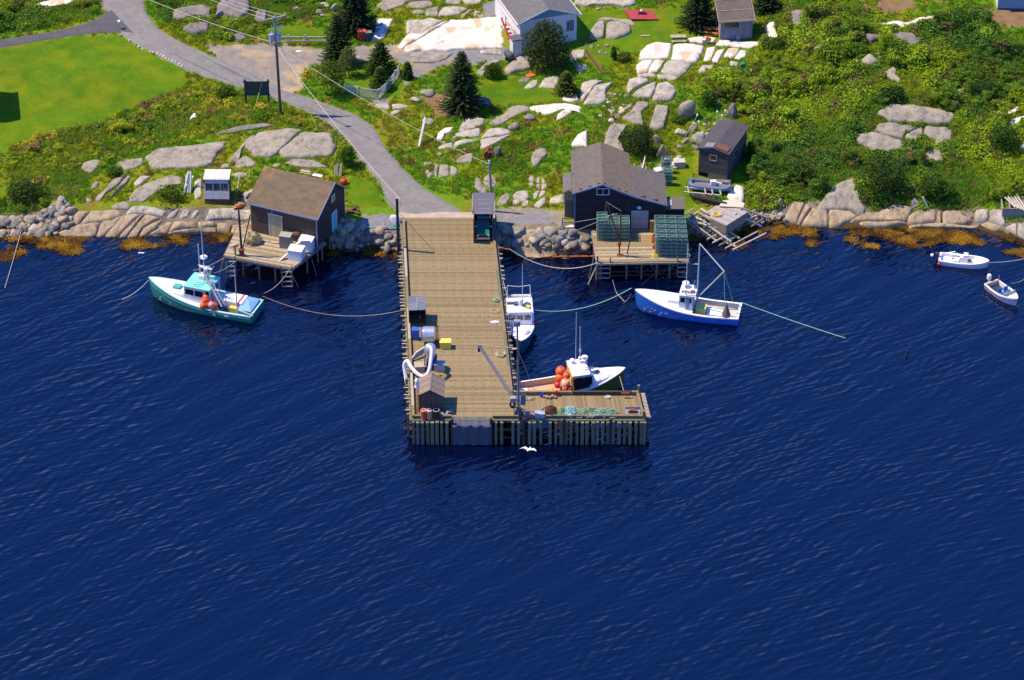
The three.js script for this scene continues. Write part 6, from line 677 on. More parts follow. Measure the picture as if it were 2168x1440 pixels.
// ================= BOATS =================
// hull in its own frame: bow towards +x, origin amidships on the waterline
function hullShape(L, B, o) {
  const sheer = t => o.s0 + (o.s1 - o.s0) * Math.pow(Math.max(0, (t - .25) / .75), 1.9) + (t < .25 ? .04 * (1 - t / .25) : 0);
  const half = t => t < .45 ? B / 2 * (.9 + .1 * Math.sin(t / .45 * 1.57)) : B / 2 * Math.pow(Math.max(0, 1 - Math.pow((t - .45) / .55, o.bp || 2.1)), .82);
  return { sheer, half, x: t => (t - .5) * L };
}
function makeHull(t, L, B, o) {
  const { sheer, half, x } = hullShape(L, B, o), N = 26, pos = [], uv = [], idx = []; const rows = [[-.45, .0], [-.4, .55], [-.05, .88], [.35, .95], [.75, .99], [1, 1]];
  const P0 = (tt, k, s) => { const [f, b] = rows[k]; const sh = sheer(tt), y = f < 0 ? f : f * sh; const flare = 1 - (1 - b) * (1 + 1.0 * sm(.6, 1, tt)); const rake = .025 * L * sm(.75, 1, tt) * Math.max(0, y / sheer(1) - .5) - (f < 0 ? .02 * L * sm(.8, 1, tt) : 0); return [x(tt) + rake, y, s * half(tt) * Math.max(0, flare)]; };
  for (const s of [-1, 1]) { const b0 = pos.length / 3; for (let i = 0; i <= N; i++) for (let k = 0; k < rows.length; k++) { pos.push(...P0(i / N, k, s)); uv.push(i / N * L * .3, k * .2); } const m = rows.length; for (let i = 0; i < N; i++) for (let k = 0; k < m - 1; k++) { const a = b0 + i * m + k; if (s > 0) idx.push(a, a + m, a + 1, a + 1, a + m, a + m + 1); else idx.push(a, a + 1, a + m, a + 1, a + m + 1, a + m); } }
  const hull = part(t, 'hull', meshGeo(pos, idx, uv), o.hull);
  { const p = [], ix = []; for (let k = 0; k < rows.length; k++) { p.push(...P0(0, k, -1), ...P0(0, k, 1)); } for (let k = 0; k < rows.length - 1; k++) { const a = k * 2; ix.push(a, a + 1, a + 2, a + 1, a + 3, a + 2); } part(t, 'transom', meshGeo(p, ix.flatMap((v, i) => i % 3 ? [] : [ix[i], ix[i + 2], ix[i + 1]]), null, true), o.hull); }
  const g = o.rail || .17; // gunwale cap all round
  { const p = [], ix = []; for (let i = 0; i <= N; i++) { const tt = i / N, e = P0(tt, 5, 1), ym = e[1] + .05; const inn = Math.max(0, e[2] - g); for (const s of [-1, 1]) p.push(e[0], ym, s * (e[2] + .03), e[0], ym, s * inn, e[0], ym - .12, s * (e[2] + .035)); } for (let i = 0; i < N; i++) { const a = i * 6; ix.push(a, a + 6, a + 1, a + 1, a + 6, a + 7, a + 3, a + 4, a + 9, a + 4, a + 10, a + 9, a + 2, a + 8, a, a, a + 8, a + 6, a + 3, a + 9, a + 5, a + 5, a + 9, a + 11); } const m = part(t, 'gunwale', meshGeo(p, ix.flatMap((v, i) => i % 3 ? [] : [ix[i], ix[i + 1], ix[i + 2]]), null, true), o.cap); m.material = o.cap.clone(); m.material.side = THREE.DoubleSide; const e0 = P0(0, 5, 1); part(t, 'stern_cap', bx(g, .1, e0[2] * 2, x(0) + g / 2 - .02, e0[1] + .0, 0), o.cap); }
  const tf = o.tf; { const p = [], ix = [], n = 14; for (let i = 0; i <= n; i++) { const tt = lerp(tf, 1, i / n), e = P0(tt, 5, 1); for (let j = -3; j <= 3; j++) p.push(e[0], e[1] + .03 + .1 * (1 - j * j / 9) * (e[2] / (B / 2)), j / 3 * Math.max(0, e[2] - .02)); } for (let i = 0; i < n; i++) for (let j = 0; j < 6; j++) { const a = i * 7 + j; ix.push(a, a + 1, a + 7, a + 1, a + 8, a + 7); } part(t, 'foredeck', meshGeo(p, ix), o.deck); }
  { const fl = o.floor, p = [], ix = [], n = 12; for (let i = 0; i <= n; i++) { const tt = tf * i / n, e = P0(tt, 5, 1), w = e[2] - g; p.push(e[0], fl, -w, e[0], fl, w); } for (let i = 0; i < n; i++) { const a = i * 2; ix.push(a, a + 1, a + 2, a + 1, a + 3, a + 2); } part(t, 'cockpit_floor', meshGeo(p, ix), o.floorM || o.deck); const q = [], iq = []; for (const s of [-1, 1]) { const b0 = q.length / 3; for (let i = 0; i <= n; i++) { const e = P0(tf * i / n, 5, 1), w = s * (e[2] - g); q.push(e[0], fl, w, e[0], e[1] + .05, w); } for (let i = 0; i < n; i++) { const a = b0 + i * 2; if (s > 0) iq.push(a, a + 1, a + 2, a + 1, a + 3, a + 2); else iq.push(a, a + 2, a + 1, a + 1, a + 2, a + 3); } } const e = P0(0, 5, 1), ef = P0(tf, 5, 1); part(t, 'bulwark', [meshGeo(q, iq), bx(.06, e[1] - fl, 2 * (e[2] - g), x(0) + g + .03, (e[1] + fl) / 2, 0), bx(.06, ef[1] - fl, 2 * ef[2] - .1, ef[0], (ef[1] + fl) / 2, 0)], o.inner || o.deck); }
  if (o.rub) { const a = [], b = []; for (let i = 0; i <= 16; i++) { const e = P0(i / 16, 4, 1); a.push(V(e[0], e[1], e[2] + .03)); b.push(V(e[0], e[1], -e[2] - .03)); } part(t, 'rub_rail', [tube(a, .04, 40, 5), tube(b, .04, 40, 5)], o.rub); }
  return { P0, sheer, half, x, hull };
}
function mirrored(t) { t.traverse(m => { if (!m.isMesh) return; const g = m.geometry; g.scale(1, 1, -1); for (const k of ['position', 'normal', 'uv']) { const a = g.attributes[k], n = a.itemSize, d = a.array; for (let i = 0; i < a.count; i += 3) for (let c = 0; c < n; c++) { const v = d[(i + 1) * n + c]; d[(i + 1) * n + c] = d[(i + 2) * n + c]; d[(i + 2) * n + c] = v; } } }); }
function boatAt(name, label, cat, bow, stern) { const a = at(bow[0], bow[1], 0), b = at(stern[0], stern[1], 0), d = a.clone().sub(b); const t = thing(name, label, cat, a.clone().add(b).multiplyScalar(.5), Math.atan2(-d.z, d.x)); return [t, Math.hypot(d.x, d.z)]; }
function wheelhouse(t, x0, x1, w, y0, h, o) {                                                   // box house, raked front, window openings with glass, roof
  const wl = o.m, fw = w / 2, win = o.winY || [h * .52, h * .86], th = .06, rk = o.rake ?? .25; const panel = (pts, m, nm = 'cabin_wall') => { const pos = pts.flat(), ix = [0, 1, 2, 0, 2, 3, 0, 2, 1, 0, 3, 2]; return part(t, nm, meshGeo(pos, ix, null, true), m); };
  for (const s of [-1, 1]) { const z = s * (fw - .03); part(t, 'cabin_wall', [bx(x1 - x0, win[0], th, (x0 + x1) / 2, y0 + win[0] / 2, z), bx(x1 - x0, h - win[1], th, (x0 + x1) / 2, y0 + (h + win[1]) / 2, z), bx(.14, win[1] - win[0], th, x1 - .07, y0 + (win[0] + win[1]) / 2, z), bx(.12, win[1] - win[0], th, (x0 + x1) / 2, y0 + (win[0] + win[1]) / 2, z), bx(.14, win[1] - win[0], th, x0 + .07, y0 + (win[0] + win[1]) / 2, z)], wl); for (const [a, b] of [[x0 + .14, (x0 + x1) / 2 - .06], [(x0 + x1) / 2 + .06, x1 - .14]]) part(t, 'side_window', bx(b - a, win[1] - win[0], .03, (a + b) / 2, y0 + (win[0] + win[1]) / 2, z), P.glass); }
  const n = o.nw || 3, ww = (w - .16) / n, F = g => { g.translate(0, 0, 0); const m = new THREE.Matrix4().makeShear(0, 0, -rk / h, 0, 0, 0); const p = g.attributes.position; for (let i = 0; i < p.count; i++) p.setX(i, p.getX(i) - rk * (p.getY(i) - y0) / h); g.computeVertexNormals(); return g; };
  const fp = [F(bx(th, win[0], w - .1, x1 + .03, y0 + win[0] / 2, 0)), F(bx(th, h - win[1], w - .1, x1 + .03, y0 + (h + win[1]) / 2, 0))]; for (let k = 0; k <= n; k++) fp.push(F(bx(th, win[1] - win[0], .12, x1 + .03, y0 + (win[0] + win[1]) / 2, -w / 2 + .08 + k * ww))); part(t, 'cabin_front', fp, wl); for (let k = 0; k < n; k++) part(t, 'windscreen', F(bx(.03, win[1] - win[0], ww - .12, x1 + .02, y0 + (win[0] + win[1]) / 2, -w / 2 + .08 + (k + .5) * ww)), P.glass);
  if (!o.openBack) part(t, 'cabin_back', [bx(th, h, w * .55, x0 + .03, y0 + h / 2, -w * .2), bx(th, h * .25, w * .4, x0 + .03, y0 + h * .87, w * .27)], wl);
  const ov = o.ov ?? .22, rb = o.back ?? .5; const sh = new THREE.Shape(); const X0 = x0 - rb, X1 = x1 - rk + ov, Z = fw + .1; sh.moveTo(X0, -Z); sh.lineTo(X1 - .25, -Z); sh.quadraticCurveTo(X1, -Z, X1, -Z + .35); sh.lineTo(X1, Z - .35); sh.quadraticCurveTo(X1, Z, X1 - .25, Z); sh.lineTo(X0, Z); sh.closePath(); const g = new THREE.ExtrudeGeometry(sh, { depth: .1, bevelEnabled: true, bevelSize: .03, bevelThickness: .03, bevelSegments: 1 }); g.rotateX(-Math.PI / 2); g.translate(0, y0 + h, 0); return part(t, 'cabin_roof', g, o.roof);
}
function radar(t, x, y, z, r = .3) { const g = new THREE.LatheGeometry([[0, 0], [r * .9, .02], [r, .1], [r * .9, .22], [0, .28]].map(v => new THREE.Vector2(...v)), 18); g.translate(x, y + .25, z); part(t, 'radar_dome', g, P.white); part(t, 'radar_post', bar(V(x, y, z), V(x, y + .28, z), .06), P.white); }
function whip(t, x, y, z, h, name = 'antenna') { part(t, name, bar(V(x, y, z), V(x, y + h, z), .035, .02, 6), P.white); }
// --- green boat ---
{
  const [t, L] = boatAt('fishing_boat', 'teal green fishing boat moored left of the pier', 'boat', [321, 626], [545, 670]); const B = 3.9, teal = mat(.012, .26, .21, { roughness: .4 }), tealD = mat(.06, .42, .4, { roughness: .5 }); const H = makeHull(t, L, B, { s0: .95, s1: 2.35, hull: teal, cap: mat(.45, .7, .66, { roughness: .5 }), deck: P.white, inner: mat(.05, .33, .24, { roughness: .6 }), floorM: mat(.12, .32, .28), tf: .42, floor: .4, rub: mat(.03, .3, .28), rail: .2 });
  const X = k => H.x(k), sh = H.sheer; part(t, 'trunk_cabin', (() => { const s = new THREE.Shape(); const a = X(.66), b = X(.9); s.moveTo(a, -1.2); s.lineTo(lerp(a, b, .6), -1.0); s.quadraticCurveTo(b, -.4, b, 0); s.quadraticCurveTo(b, .4, lerp(a, b, .6), 1.0); s.lineTo(a, 1.2); s.closePath(); const g = new THREE.ExtrudeGeometry(s, { depth: .35, bevelEnabled: true, bevelSize: .08, bevelThickness: .08 }); g.rotateX(-Math.PI / 2); g.translate(0, sh(.7) - .08, 0); return g; })(), P.white); part(t, 'hatch', bx(.85, .14, .75, X(.74), sh(.74) + .42, .1), tealD);
  const x0 = X(.44), x1 = X(.63), y0 = sh(.5) - .2; wheelhouse(t, x0, x1, 2.7, y0, 2.1, { m: mat(.68, .72, .7, { roughness: .5 }), roof: mat(.22, .62, .56, { roughness: .5 }), back: .7, nw: 3 }); part(t, 'roof_support', [bar(V(x0 - .6, sh(.3), 1.2), V(x0 - .6, y0 + 2.1, 1.2), .05), bar(V(x0 - .6, sh(.3), -1.2), V(x0 - .6, y0 + 2.1, -1.2), .05)], P.white); part(t, 'exhaust_cover', bx(.8, .5, .8, x0 + .9, y0 + 2.45, -.6), P.white); const ry = y0 + 2.2; part(t, 'roof_hatch', [bx(.7, .05, .06, x0 + .8, ry + .3, .7), bx(.7, .05, .06, x0 + .8, ry + .3, 1.1), bx(.05, .3, .06, x0 + .45, ry + .15, .7), bx(.05, .3, .06, x0 + 1.15, ry + .15, 1.1)], P.teal);
  radar(t, x0 + .9, ry + 2.1, -1.0, .42); part(t, 'radar_scanner', [bx(1.5, .12, .14, x0 + .2, ry + 1.9, .1, .1), bx(.35, .3, .35, x0 + .2, ry + 1.7, .1)], P.white); part(t, 'mast', [bar(V(x0 + .9, ry, -.9), V(x0 + .9, ry + 7.2, -.9), .07, .04, 7), bar(V(x0 + 1.3, ry, -.7), V(x0 + 1.3, ry + 4.2, -.7), .06, .06, 7), bx(1.4, .08, .1, x0 + .7, ry + 1.6, -.6), bar(V(x0 + .5, ry, .3), V(x0 + .3, ry + 1.7, .1), .06)], mat(.6, .62, .62)); part(t, 'rigging_gear', [...Array(9)].map((_, i) => bar(V(x0 - .6 + .12 * i, ry + .1, .9 - .2 * i), V(x0 + .5 - .1 * i, ry + 1.3 + .05 * i, .6 - .18 * i), .03, .03, 5)), mat(.35, .42, .42)); 
  const A = V(x0 + .4, ry + 1.6, .4), D = V(X(.28), sh(.3) + .4, 1.35); part(t, 'boom', [bar(A, D, .1, .09, 8), bar(A.clone().add(V(-.3, 0, -.2)), D.clone().add(V(-.3, .1, -.2)), .05)], mat(.62, .6, .52)); part(t, 'boom_lashing', [...Array(7)].map((_, i) => { const p = A.clone().lerp(D, .3 + .09 * i), g = new THREE.TorusGeometry(.14, .04, 6, 10); g.translate(p.x, p.y, p.z); return g; }), mat(.5, .42, .3));
  part(t, 'bait_chest', bx(2.6, 1.05, 1.7, X(.235), .4 + .52, -.55), P.white); part(t, 'engine_hood', (() => { const g = new THREE.CapsuleGeometry(.7, 1.2, 6, 14); g.rotateZ(Math.PI / 2); g.scale(1, .9, 1.1); g.translate(X(.34), 1.0, -.45); return g; })(), P.white); part(t, 'yellow_crate', bx(.9, .75, .5, X(.19), .78, .75), P.yellow); part(t, 'red_strap', [bx(.18, 1.1, 1.74, X(.165), .93, -.55), bx(.5, .5, .4, X(.215), .7, .75)], mat(.6, .05, .15)); part(t, 'blue_cooler', [bx(.95, .55, .55, X(.295), .68, 1.1), bx(.5, .06, .3, X(.295), .98, 1.1)], mat(.01, .04, .12)); part(t, 'pale_fish_box', bx(.75, .6, .7, X(.345), .75, 1.55, .3), P.cream); part(t, 'stern_tarp', (() => { const a = X(.02), b = X(.145), g = meshGeo([a, 1.25, -1.5, b, 1.3, -1.5, b, 1.15, 1.1, a, 1.2, 1.1, (a + b) / 2, 1.55, -.2], [0, 4, 1, 1, 4, 2, 2, 4, 3, 3, 4, 0], null, true); return [g, bx(b - a, .8, 2.6, (a + b) / 2, .75, -.2)]; })(), mat(.2, .4, .62, { roughness: .5, side: THREE.DoubleSide })); part(t, 'stern_mast', [bar(V(X(.13), sh(.1), 1.5), V(X(.13), sh(.1) + 5.6, 1.5), .07, .05, 7), bar(V(X(.13), sh(.1) + .5, 1.5), V(X(.0) - .3, sh(.1) + .25, 1.75), .08, .06)], mat(.55, .55, .52)); part(t, 'stern_pole', bar(V(X(0), sh(0), -1.5), V(X(0), sh(0) + 1.4, -1.5), .025), P.dark); part(t, 'hull_mark', bx(.5, .12, .02, X(.22), .65, B / 2 + .01), P.white);
  mirrored(t); const q = rng(19), bal = []; for (let i = 0; i < 11; i++) { const f = solo('balloon_buoy', i === 0 ? 'pale pink balloon buoy nearest the green boat stern' : 'orange balloon buoy in the bunch on the green boat rail', 'buoy', (() => { const g = new THREE.SphereGeometry(.36, 16, 12); g.scale(1, 1.12, 1); const n = new THREE.CylinderGeometry(.07, .1, .15, 8); n.translate(0, .44, 0); return [g, n]; })(), i === 0 ? mat(.85, .35, .3, { roughness: .4 }) : i % 3 ? P.orange : mat(.8, .08, .03, { roughness: .4 }), null, 0, 'balloon buoys on the green boat'); const lp = i === 0 ? V(X(.36), 1.6, -1.75) : V(X(.37) + .5 + (q() - .65) * 1.5, 1.05 + q() * 1.1, -1.55 - (q() - .5) * .7); f.position.copy(lp.applyAxisAngle(V(0, 1, 0), t.rotation.y).add(t.position)); if (i) bal.push(f); } bal.sort((a, b) => a.position.x - b.position.x).forEach((f, i) => { f.userData.label = ['leftmost', 'second', 'third', 'fourth', 'fifth', 'sixth', 'seventh', 'eighth', 'ninth', 'tenth'][i] + ' orange balloon buoy from the left on the green boat rail'; });
}
// --- blue boat ---
{
  const [t, L] = boatAt('fishing_boat', 'bright blue fishing boat with white deck moored right of the pier', 'boat', [1346, 652], [1566, 676]); const B = 3.5, blue = mat(.012, .17, .66, { roughness: .38 }); const H = makeHull(t, L, B, { s0: .95, s1: 2.35, hull: blue, cap: P.white, deck: P.white, inner: mat(.42, .42, .42, { roughness: .7 }), floorM: mat(.5, .5, .48), tf: .44, floor: .35, rail: .22 }); const X = H.x, sh = H.sheer; const x0 = X(.445), x1 = X(.575), y0 = sh(.5) - .1; wheelhouse(t, x0, x1, 2.0, y0, 1.85, { m: mat(.72, .73, .76, { roughness: .5 }), roof: P.white, back: .25, nw: 3, rake: .1, ov: .1 }); const ry = y0 + 1.98; part(t, 'companion_box', bx(1.2, .45, 1.2, x1 + .7, sh(.62) + .3, 0), P.white); radar(t, x0 + 1.0, ry + .1, -.6, .4); part(t, 'roof_rack', [bar(V(x0 + .1, ry, .9), V(x0 + .1, ry + .5, .9), .03), bar(V(x0 + 1.2, ry, .9), V(x0 + 1.2, ry + .5, .9), .03), bar(V(x0 + .1, ry + .5, .9), V(x0 + 1.2, ry + .5, .9), .03), bx(.8, .5, .06, x0 + .1, ry + .3, -.8, 1.57)], P.steel); part(t, 'coiled_lines', [0, 1, 2, 3].map(i => { const g = new THREE.TorusGeometry(.16, .05, 6, 14); g.rotateX(Math.PI / 2 - .5); g.translate(x0 + 1.1 - i * .33, ry + .12, .55); return g; }), P.dark); part(t, 'red_lamp', bx(.4, .18, .25, x0 + .1, ry + .1, .3), P.red);
  part(t, 'mast', bar(V(x0 + .75, sh(.5), 1.1), V(x0 + .75, ry + 6.4, .9), .06, .035, 7), P.whiteWood); const gm = mat(.28, .5, .48, { roughness: .5 }); part(t, 'gallows_mast', [bar(V(x0 - .25, .4, -.7), V(x0 - .25, ry + 5.2, -1.2), .1, .08, 8)], gm); const tip = V(X(.16), ry + 3.4, .9); part(t, 'gallows_boom', [bar(V(x0 - .25, ry + 5.2, -1.2), tip, .06), bar(V(x0 - .2, sh(.4) + .6, -.6), tip, .07)], mat(.5, .55, .52)); part(t, 'stay_line', [bar(tip, V(X(.13), sh(.1) + .3, 1.2), .03), bar(tip, V(X(.06), sh(.05), -.7), .03)], P.ropeGreen); part(t, 'fuel_tub', [bx(1.05, .85, 1.1, X(.37), .35 + .43, .2), bx(1.1, .1, 1.15, X(.37), 1.25, .2)], mat(.62, .6, .16, { roughness: .5 })); part(t, 'hatch_cover', [bx(2.1, .22, 1.3, X(.22), .48, .0)], P.white); part(t, 'hauling_net', [(() => { const g = new THREE.ConeGeometry(.5, 1.7, 10, 3, true); g.translate(X(.12), sh(.1) + .95, 1.15); return g; })(), boulderGeo(.7, .5, .6, 95, 2).translate(X(.12), sh(.1) + .3, 1.15)], mat(.14, .13, .11, { side: THREE.DoubleSide, roughness: .9 })); const sp = []; const q = rng(4); for (let i = 0; i < 14; i++) { const tt = .6 + .32 * q(); const y = .35 + .5 * q(); const p = H.P0(tt, 3, 1); sp.push(bx(.08 + .16 * q(), .05 + .08 * q(), .02, p[0], y, p[2] + .06)); } part(t, 'paint_scuffs', sp, mat(.5, .6, .75)); part(t, 'cabin_fender', bx(.5, 1.4, .05, x0 + .6, y0 + .8, 1.04), mat(.3, .36, .48)); mirrored(t);
}
// --- white boat lying bow-on beside the pier ---
{
  const [t, L] = boatAt('fishing_boat', 'white topped boat lying bow to the viewer along the pier side', 'boat', [1104, 752], [1096, 640]); const B = 3.1, dk = mat(.01, .09, .16, { roughness: .4 }); const H = makeHull(t, L, B, { s0: .9, s1: 1.9, hull: dk, cap: P.white, deck: P.white, inner: P.white, floorM: mat(.5, .55, .6), tf: .36, floor: .35, rail: .16, bp: 2.6 }); const X = H.x, sh = H.sheer, x0 = X(.37), x1 = X(.62), y0 = sh(.5) - .1; wheelhouse(t, x0, x1, 2.55, y0, 1.75, { m: P.white, roof: P.white, back: .35, nw: 3, rake: .15, ov: .05 }); const ry = y0 + 1.88; part(t, 'life_raft', (() => { const g = new THREE.CapsuleGeometry(.28, .4, 6, 12); g.translate(x0 + 1.0, ry + .3, .1); return g; })(), P.white); part(t, 'roof_vent', [bx(.3, .15, .9, x0 + .8, ry + .1, -.9), bx(.5, .25, .5, x0 + .95, ry + .12, -.35), bx(.8, .2, .6, x0 + 1.2, ry + .1, .75, .4)], mat(.06, .09, .16)); part(t, 'yellow_bag', bx(.35, .3, .4, x0 + 1.7, ry + .14, .9, .4), P.yellow); part(t, 'stern_gallows', [bar(V(X(.3), sh(.3), -1.25), V(X(.28), ry + 1.2, -1.2), .05), bar(V(X(.3), sh(.3), 1.25), V(X(.28), ry + 1.2, 1.2), .05), tube([V(X(.28), ry + 1.2, -1.2), V(X(.28), ry + 1.05, 0), V(X(.28), ry + 1.2, 1.2)], .04, 16), bar(V(X(.36), ry, 1.25), V(X(.28), ry + 1.2, 1.2), .03)], P.whiteWood); whip(t, x0 + .2, ry, .35, 4.6); part(t, 'antenna_base', [bar(V(x0 + .2, ry, 0), V(x0 + .2, ry + .7, 0), .04), bar(V(x0 + .2, ry, -.4), V(x0 + .2, ry + .9, -.4), .03)], P.white); part(t, 'loudhailer', (() => { const g = new THREE.TorusGeometry(.2, .06, 8, 16); g.rotateY(Math.PI / 2); g.translate(x1 + .05, y0 + 1.2, -.8); return g; })(), P.grey); part(t, 'red_fender', [(() => { const g = new THREE.CapsuleGeometry(.17, .35, 4, 10); g.translate(X(.55), 1.1, 1.68); return g; })(), (() => { const g = new THREE.CapsuleGeometry(.17, .35, 4, 10); g.translate(X(.8), .9, -1.15); return g; })()], P.red); part(t, 'deck_stripe', bx(1.3, .03, .3, X(.84), sh(.84) + .13, .62, .45), mat(.3, .36, .46)); mirrored(t);
}
// --- olive boat behind the pier arm ---
{
  const [t, L] = boatAt('fishing_boat', 'olive hulled boat with yellow cabin side behind the pier arm', 'boat', [1320, 818], [1096, 848]); const B = 3.7, ol = mat(.11, .13, .015, { roughness: .4 }); const H = makeHull(t, L, B, { s0: 1.05, s1: 2.3, hull: ol, cap: P.white, deck: P.white, inner: mat(.62, .42, .28, { roughness: .6 }), floorM: mat(.5, .36, .25), tf: .52, floor: .4, rail: .16 }); const X = H.x, sh = H.sheer; const x0 = X(.5), x1 = X(.68), y0 = sh(.55) - .25; wheelhouse(t, x0, x1, 2.7, y0, 2.0, { m: mat(.72, .74, .78, { roughness: .5 }), roof: P.white, back: .15, nw: 3, rake: .4, ov: .1, winY: [.7, 1.75] }); const ry = y0 + 2.1; part(t, 'cabin_back', [bx(.08, 2.1, 2.8, x0 - .12, y0 + 1.0, 0)], mat(.78, .5, .05, { roughness: .5 })); part(t, 'fore_cabin', (() => { const s = new THREE.Shape(); const a = X(.68), b = X(.88); s.moveTo(a, -1.25); s.lineTo(lerp(a, b, .5), -1.0); s.quadraticCurveTo(b, -.5, b, 0); s.quadraticCurveTo(b, .5, lerp(a, b, .5), 1.0); s.lineTo(a, 1.25); s.closePath(); const g = new THREE.ExtrudeGeometry(s, { depth: .5, bevelEnabled: true, bevelSize: .1, bevelThickness: .1 }); g.rotateX(-Math.PI / 2); g.translate(0, sh(.7) - .1, 0); return g; })(), P.white); part(t, 'deck_window', [bx(.5, .05, .35, X(.75), sh(.75) + .58, -.2, .3)], P.glass); radar(t, x0 + 1.6, ry + .3, -.7, .36); radar(t, x0 + .35, ry, -.9, .26); part(t, 'searchlight', (() => { const g = new THREE.SphereGeometry(.22, 12, 10); g.translate(x0 + 1.2, ry + .5, -.9); return g; })(), P.white); whip(t, x0 + .55, ry, -.3, 6.6, 'tall_mast'); part(t, 'second_mast', [bar(V(x0 + 1.1, ry, -.6), V(x0 + 1.05, ry + 4.6, -.6), .06, .03, 7), bx(.2, .3, .15, x0 + 1.1, ry + 1.6, -.6)], P.whiteWood); part(t, 'roof_rail', [bx(.9, .05, .05, x0 + 1.7, ry + .3, .6), bx(.9, .05, .05, x0 + 1.7, ry + .3, .95), ...[0, 1, 2, 3].map(i => bx(.05, .3, .05, x0 + 1.3 + .28 * i, ry + .15, .78))], P.steel); part(t, 'doorway', [bx(1.5, 1.5, .05, x0 + .75, y0 + .9, 1.37), bx(.2, 1.6, .07, x0 + 1.55, y0 + .9, 1.39)], mat(.015, .012, .012)); part(t, 'davit', [bar(V(x0 - .3, y0 + 1.5, -.6), V(x0 - .4, ry + .8, -.6), .04), bar(V(x0 - .1, y0 + 1.5, -.9), V(x0 - .1, ry + .8, -.9), .03)], P.rust); part(t, 'fish_tub', [bx(.9, .9, 1.4, X(.05), .85, .5)], P.white); part(t, 'stern_gear', [boulderGeo(.9, .6, .7, 88, 2).translate(X(.16), .7, .6)], mat(.1, .22, .45)); part(t, 'yellow_barrel', [(() => { const g = new THREE.CylinderGeometry(.32, .32, .9, 14); g.rotateX(1.57); g.translate(X(.31), .8, .5); return g; })(), bx(.7, .4, .5, X(.27), .6, .6)], mat(.6, .34, .03));
  [[1192, 786, .62], [1204, 795, .5], [1190, 800, .55], [1202, 812, .58], [1198, 825, .5], [1210, 824, .5], [1186, 815, .45]].forEach(([a, b, r], i) => { r *= .86; const p = at(a - 5, b, 3.4 - i * .28); const g = new THREE.SphereGeometry(r, 18, 14), n = new THREE.CylinderGeometry(.08, .12, .2, 8); n.translate(0, r, 0); solo('balloon_buoy', ['topmost big orange balloon buoy on the olive boat', 'orange balloon buoy against the yellow cabin, right of the topmost', 'orange balloon buoy at the left of the olive boat bunch', 'pale coral balloon buoy in the olive boat bunch', 'lowest orange balloon buoy of the olive boat bunch', 'red balloon buoy low beside the yellow cabin side', 'small red balloon buoy at the left of the bunch foot'][i], 'buoy', [g, n], i === 3 ? mat(.85, .42, .26, { roughness: .4 }) : i > 4 ? mat(.75, .04, .02, { roughness: .4 }) : P.orange, p, 0, 'balloon buoys on the olive boat'); });
}
// --- two small motor boats ---
{
  const [t, L] = boatAt('skiff', 'white open motor skiff with centre console at the right shore', 'boat', [2092, 566], [1988, 553]); const B = 1.95; const H = makeHull(t, L, B, { s0: .55, s1: .85, hull: mat(.68, .7, .78, { roughness: .4 }), cap: P.white, deck: P.white, inner: P.white, floorM: P.white, tf: .72, floor: .22, rail: .16, bp: 3.2 }); const X = H.x; part(t, 'console', [bx(.9, .75, .75, X(.5), .6, -.1), bx(.5, .35, .7, X(.53), 1.1, -.1)], P.white); part(t, 'bench', [bx(.5, .35, 1.1, X(.36), .4, -.1), bx(1.2, .08, .35, X(.3), .8, -.55)], P.white); part(t, 'seat', bx(.45, .3, .8, X(.62), .4, .05, .2), mat(.3, .26, .22)); part(t, 'green_bag', bx(.55, .22, .45, X(.69), .35, .35, .4), mat(.3, .45, .38)); const o = part(t, 'outboard', [bx(.45, .6, .35, X(0) - .25, .75, .0), bx(.15, .8, .15, X(0) - .2, .2, 0)], mat(.03, .05, .12)); part(t, 'red_fender', (() => { const g = new THREE.SphereGeometry(.2, 12, 10); g.translate(X(0) + .1, .25, B / 2); return g; })(), P.red); part(t, 'white_float', (() => { const g = new THREE.SphereGeometry(.2, 12, 10); g.translate(X(0) - .8, .6, -.1); return g; })(), P.white); part(t, 'handrail', [bar(V(X(.1), .6, -.85), V(X(.3), .95, -.85), .03), bar(V(X(.3), .95, -.85), V(X(.45), .6, -.85), .03)], P.steel);
}
{
  const [t, L] = boatAt('skiff', 'white motor boat with blue seats at the right edge', 'boat', [2152, 648], [2097, 607]); const B = 2.0; const H = makeHull(t, L, B, { s0: .6, s1: .95, hull: mat(.55, .58, .66, { roughness: .4 }), cap: P.white, deck: P.white, inner: P.white, floorM: mat(.3, .32, .36), tf: .78, floor: .2, rail: .14, rub: mat(.1, .12, .2) }); const X = H.x; for (const z of [-.42, .42]) part(t, 'seat', [bx(.45, .4, .5, X(.5), .42, z), bx(.12, .55, .5, X(.45), .75, z), bx(.45, .4, .5, X(.64), .42, z)], mat(.02, .14, .4, { roughness: .6 })); part(t, 'windscreen', [bx(.05, .4, .7, X(.7), .9, .45), bx(.05, .4, .7, X(.7), .9, -.45)], mat(.5, .55, .6, { roughness: .1 })); part(t, 'stern_board', bx(.25, .1, B * .85, X(.03) + .1, .68, 0), W.orange); const oc = new THREE.CapsuleGeometry(.26, .3, 6, 12); oc.translate(X(0) - .35, 1.05, .0); part(t, 'outboard', [oc, bx(.16, 1.0, .2, X(0) - .3, .4, 0)], P.white); part(t, 'bow_cushion', bx(.4, .1, .7, X(.82), .85, 0), P.cream); part(t, 'dark_well', bx(.9, .05, 1.2, X(.2), .25, -.1), mat(.03, .03, .05)); part(t, 'stern_light', bar(V(X(.05), .6, -.9), V(X(.05), 1.3, -.9), .02), P.white);
}
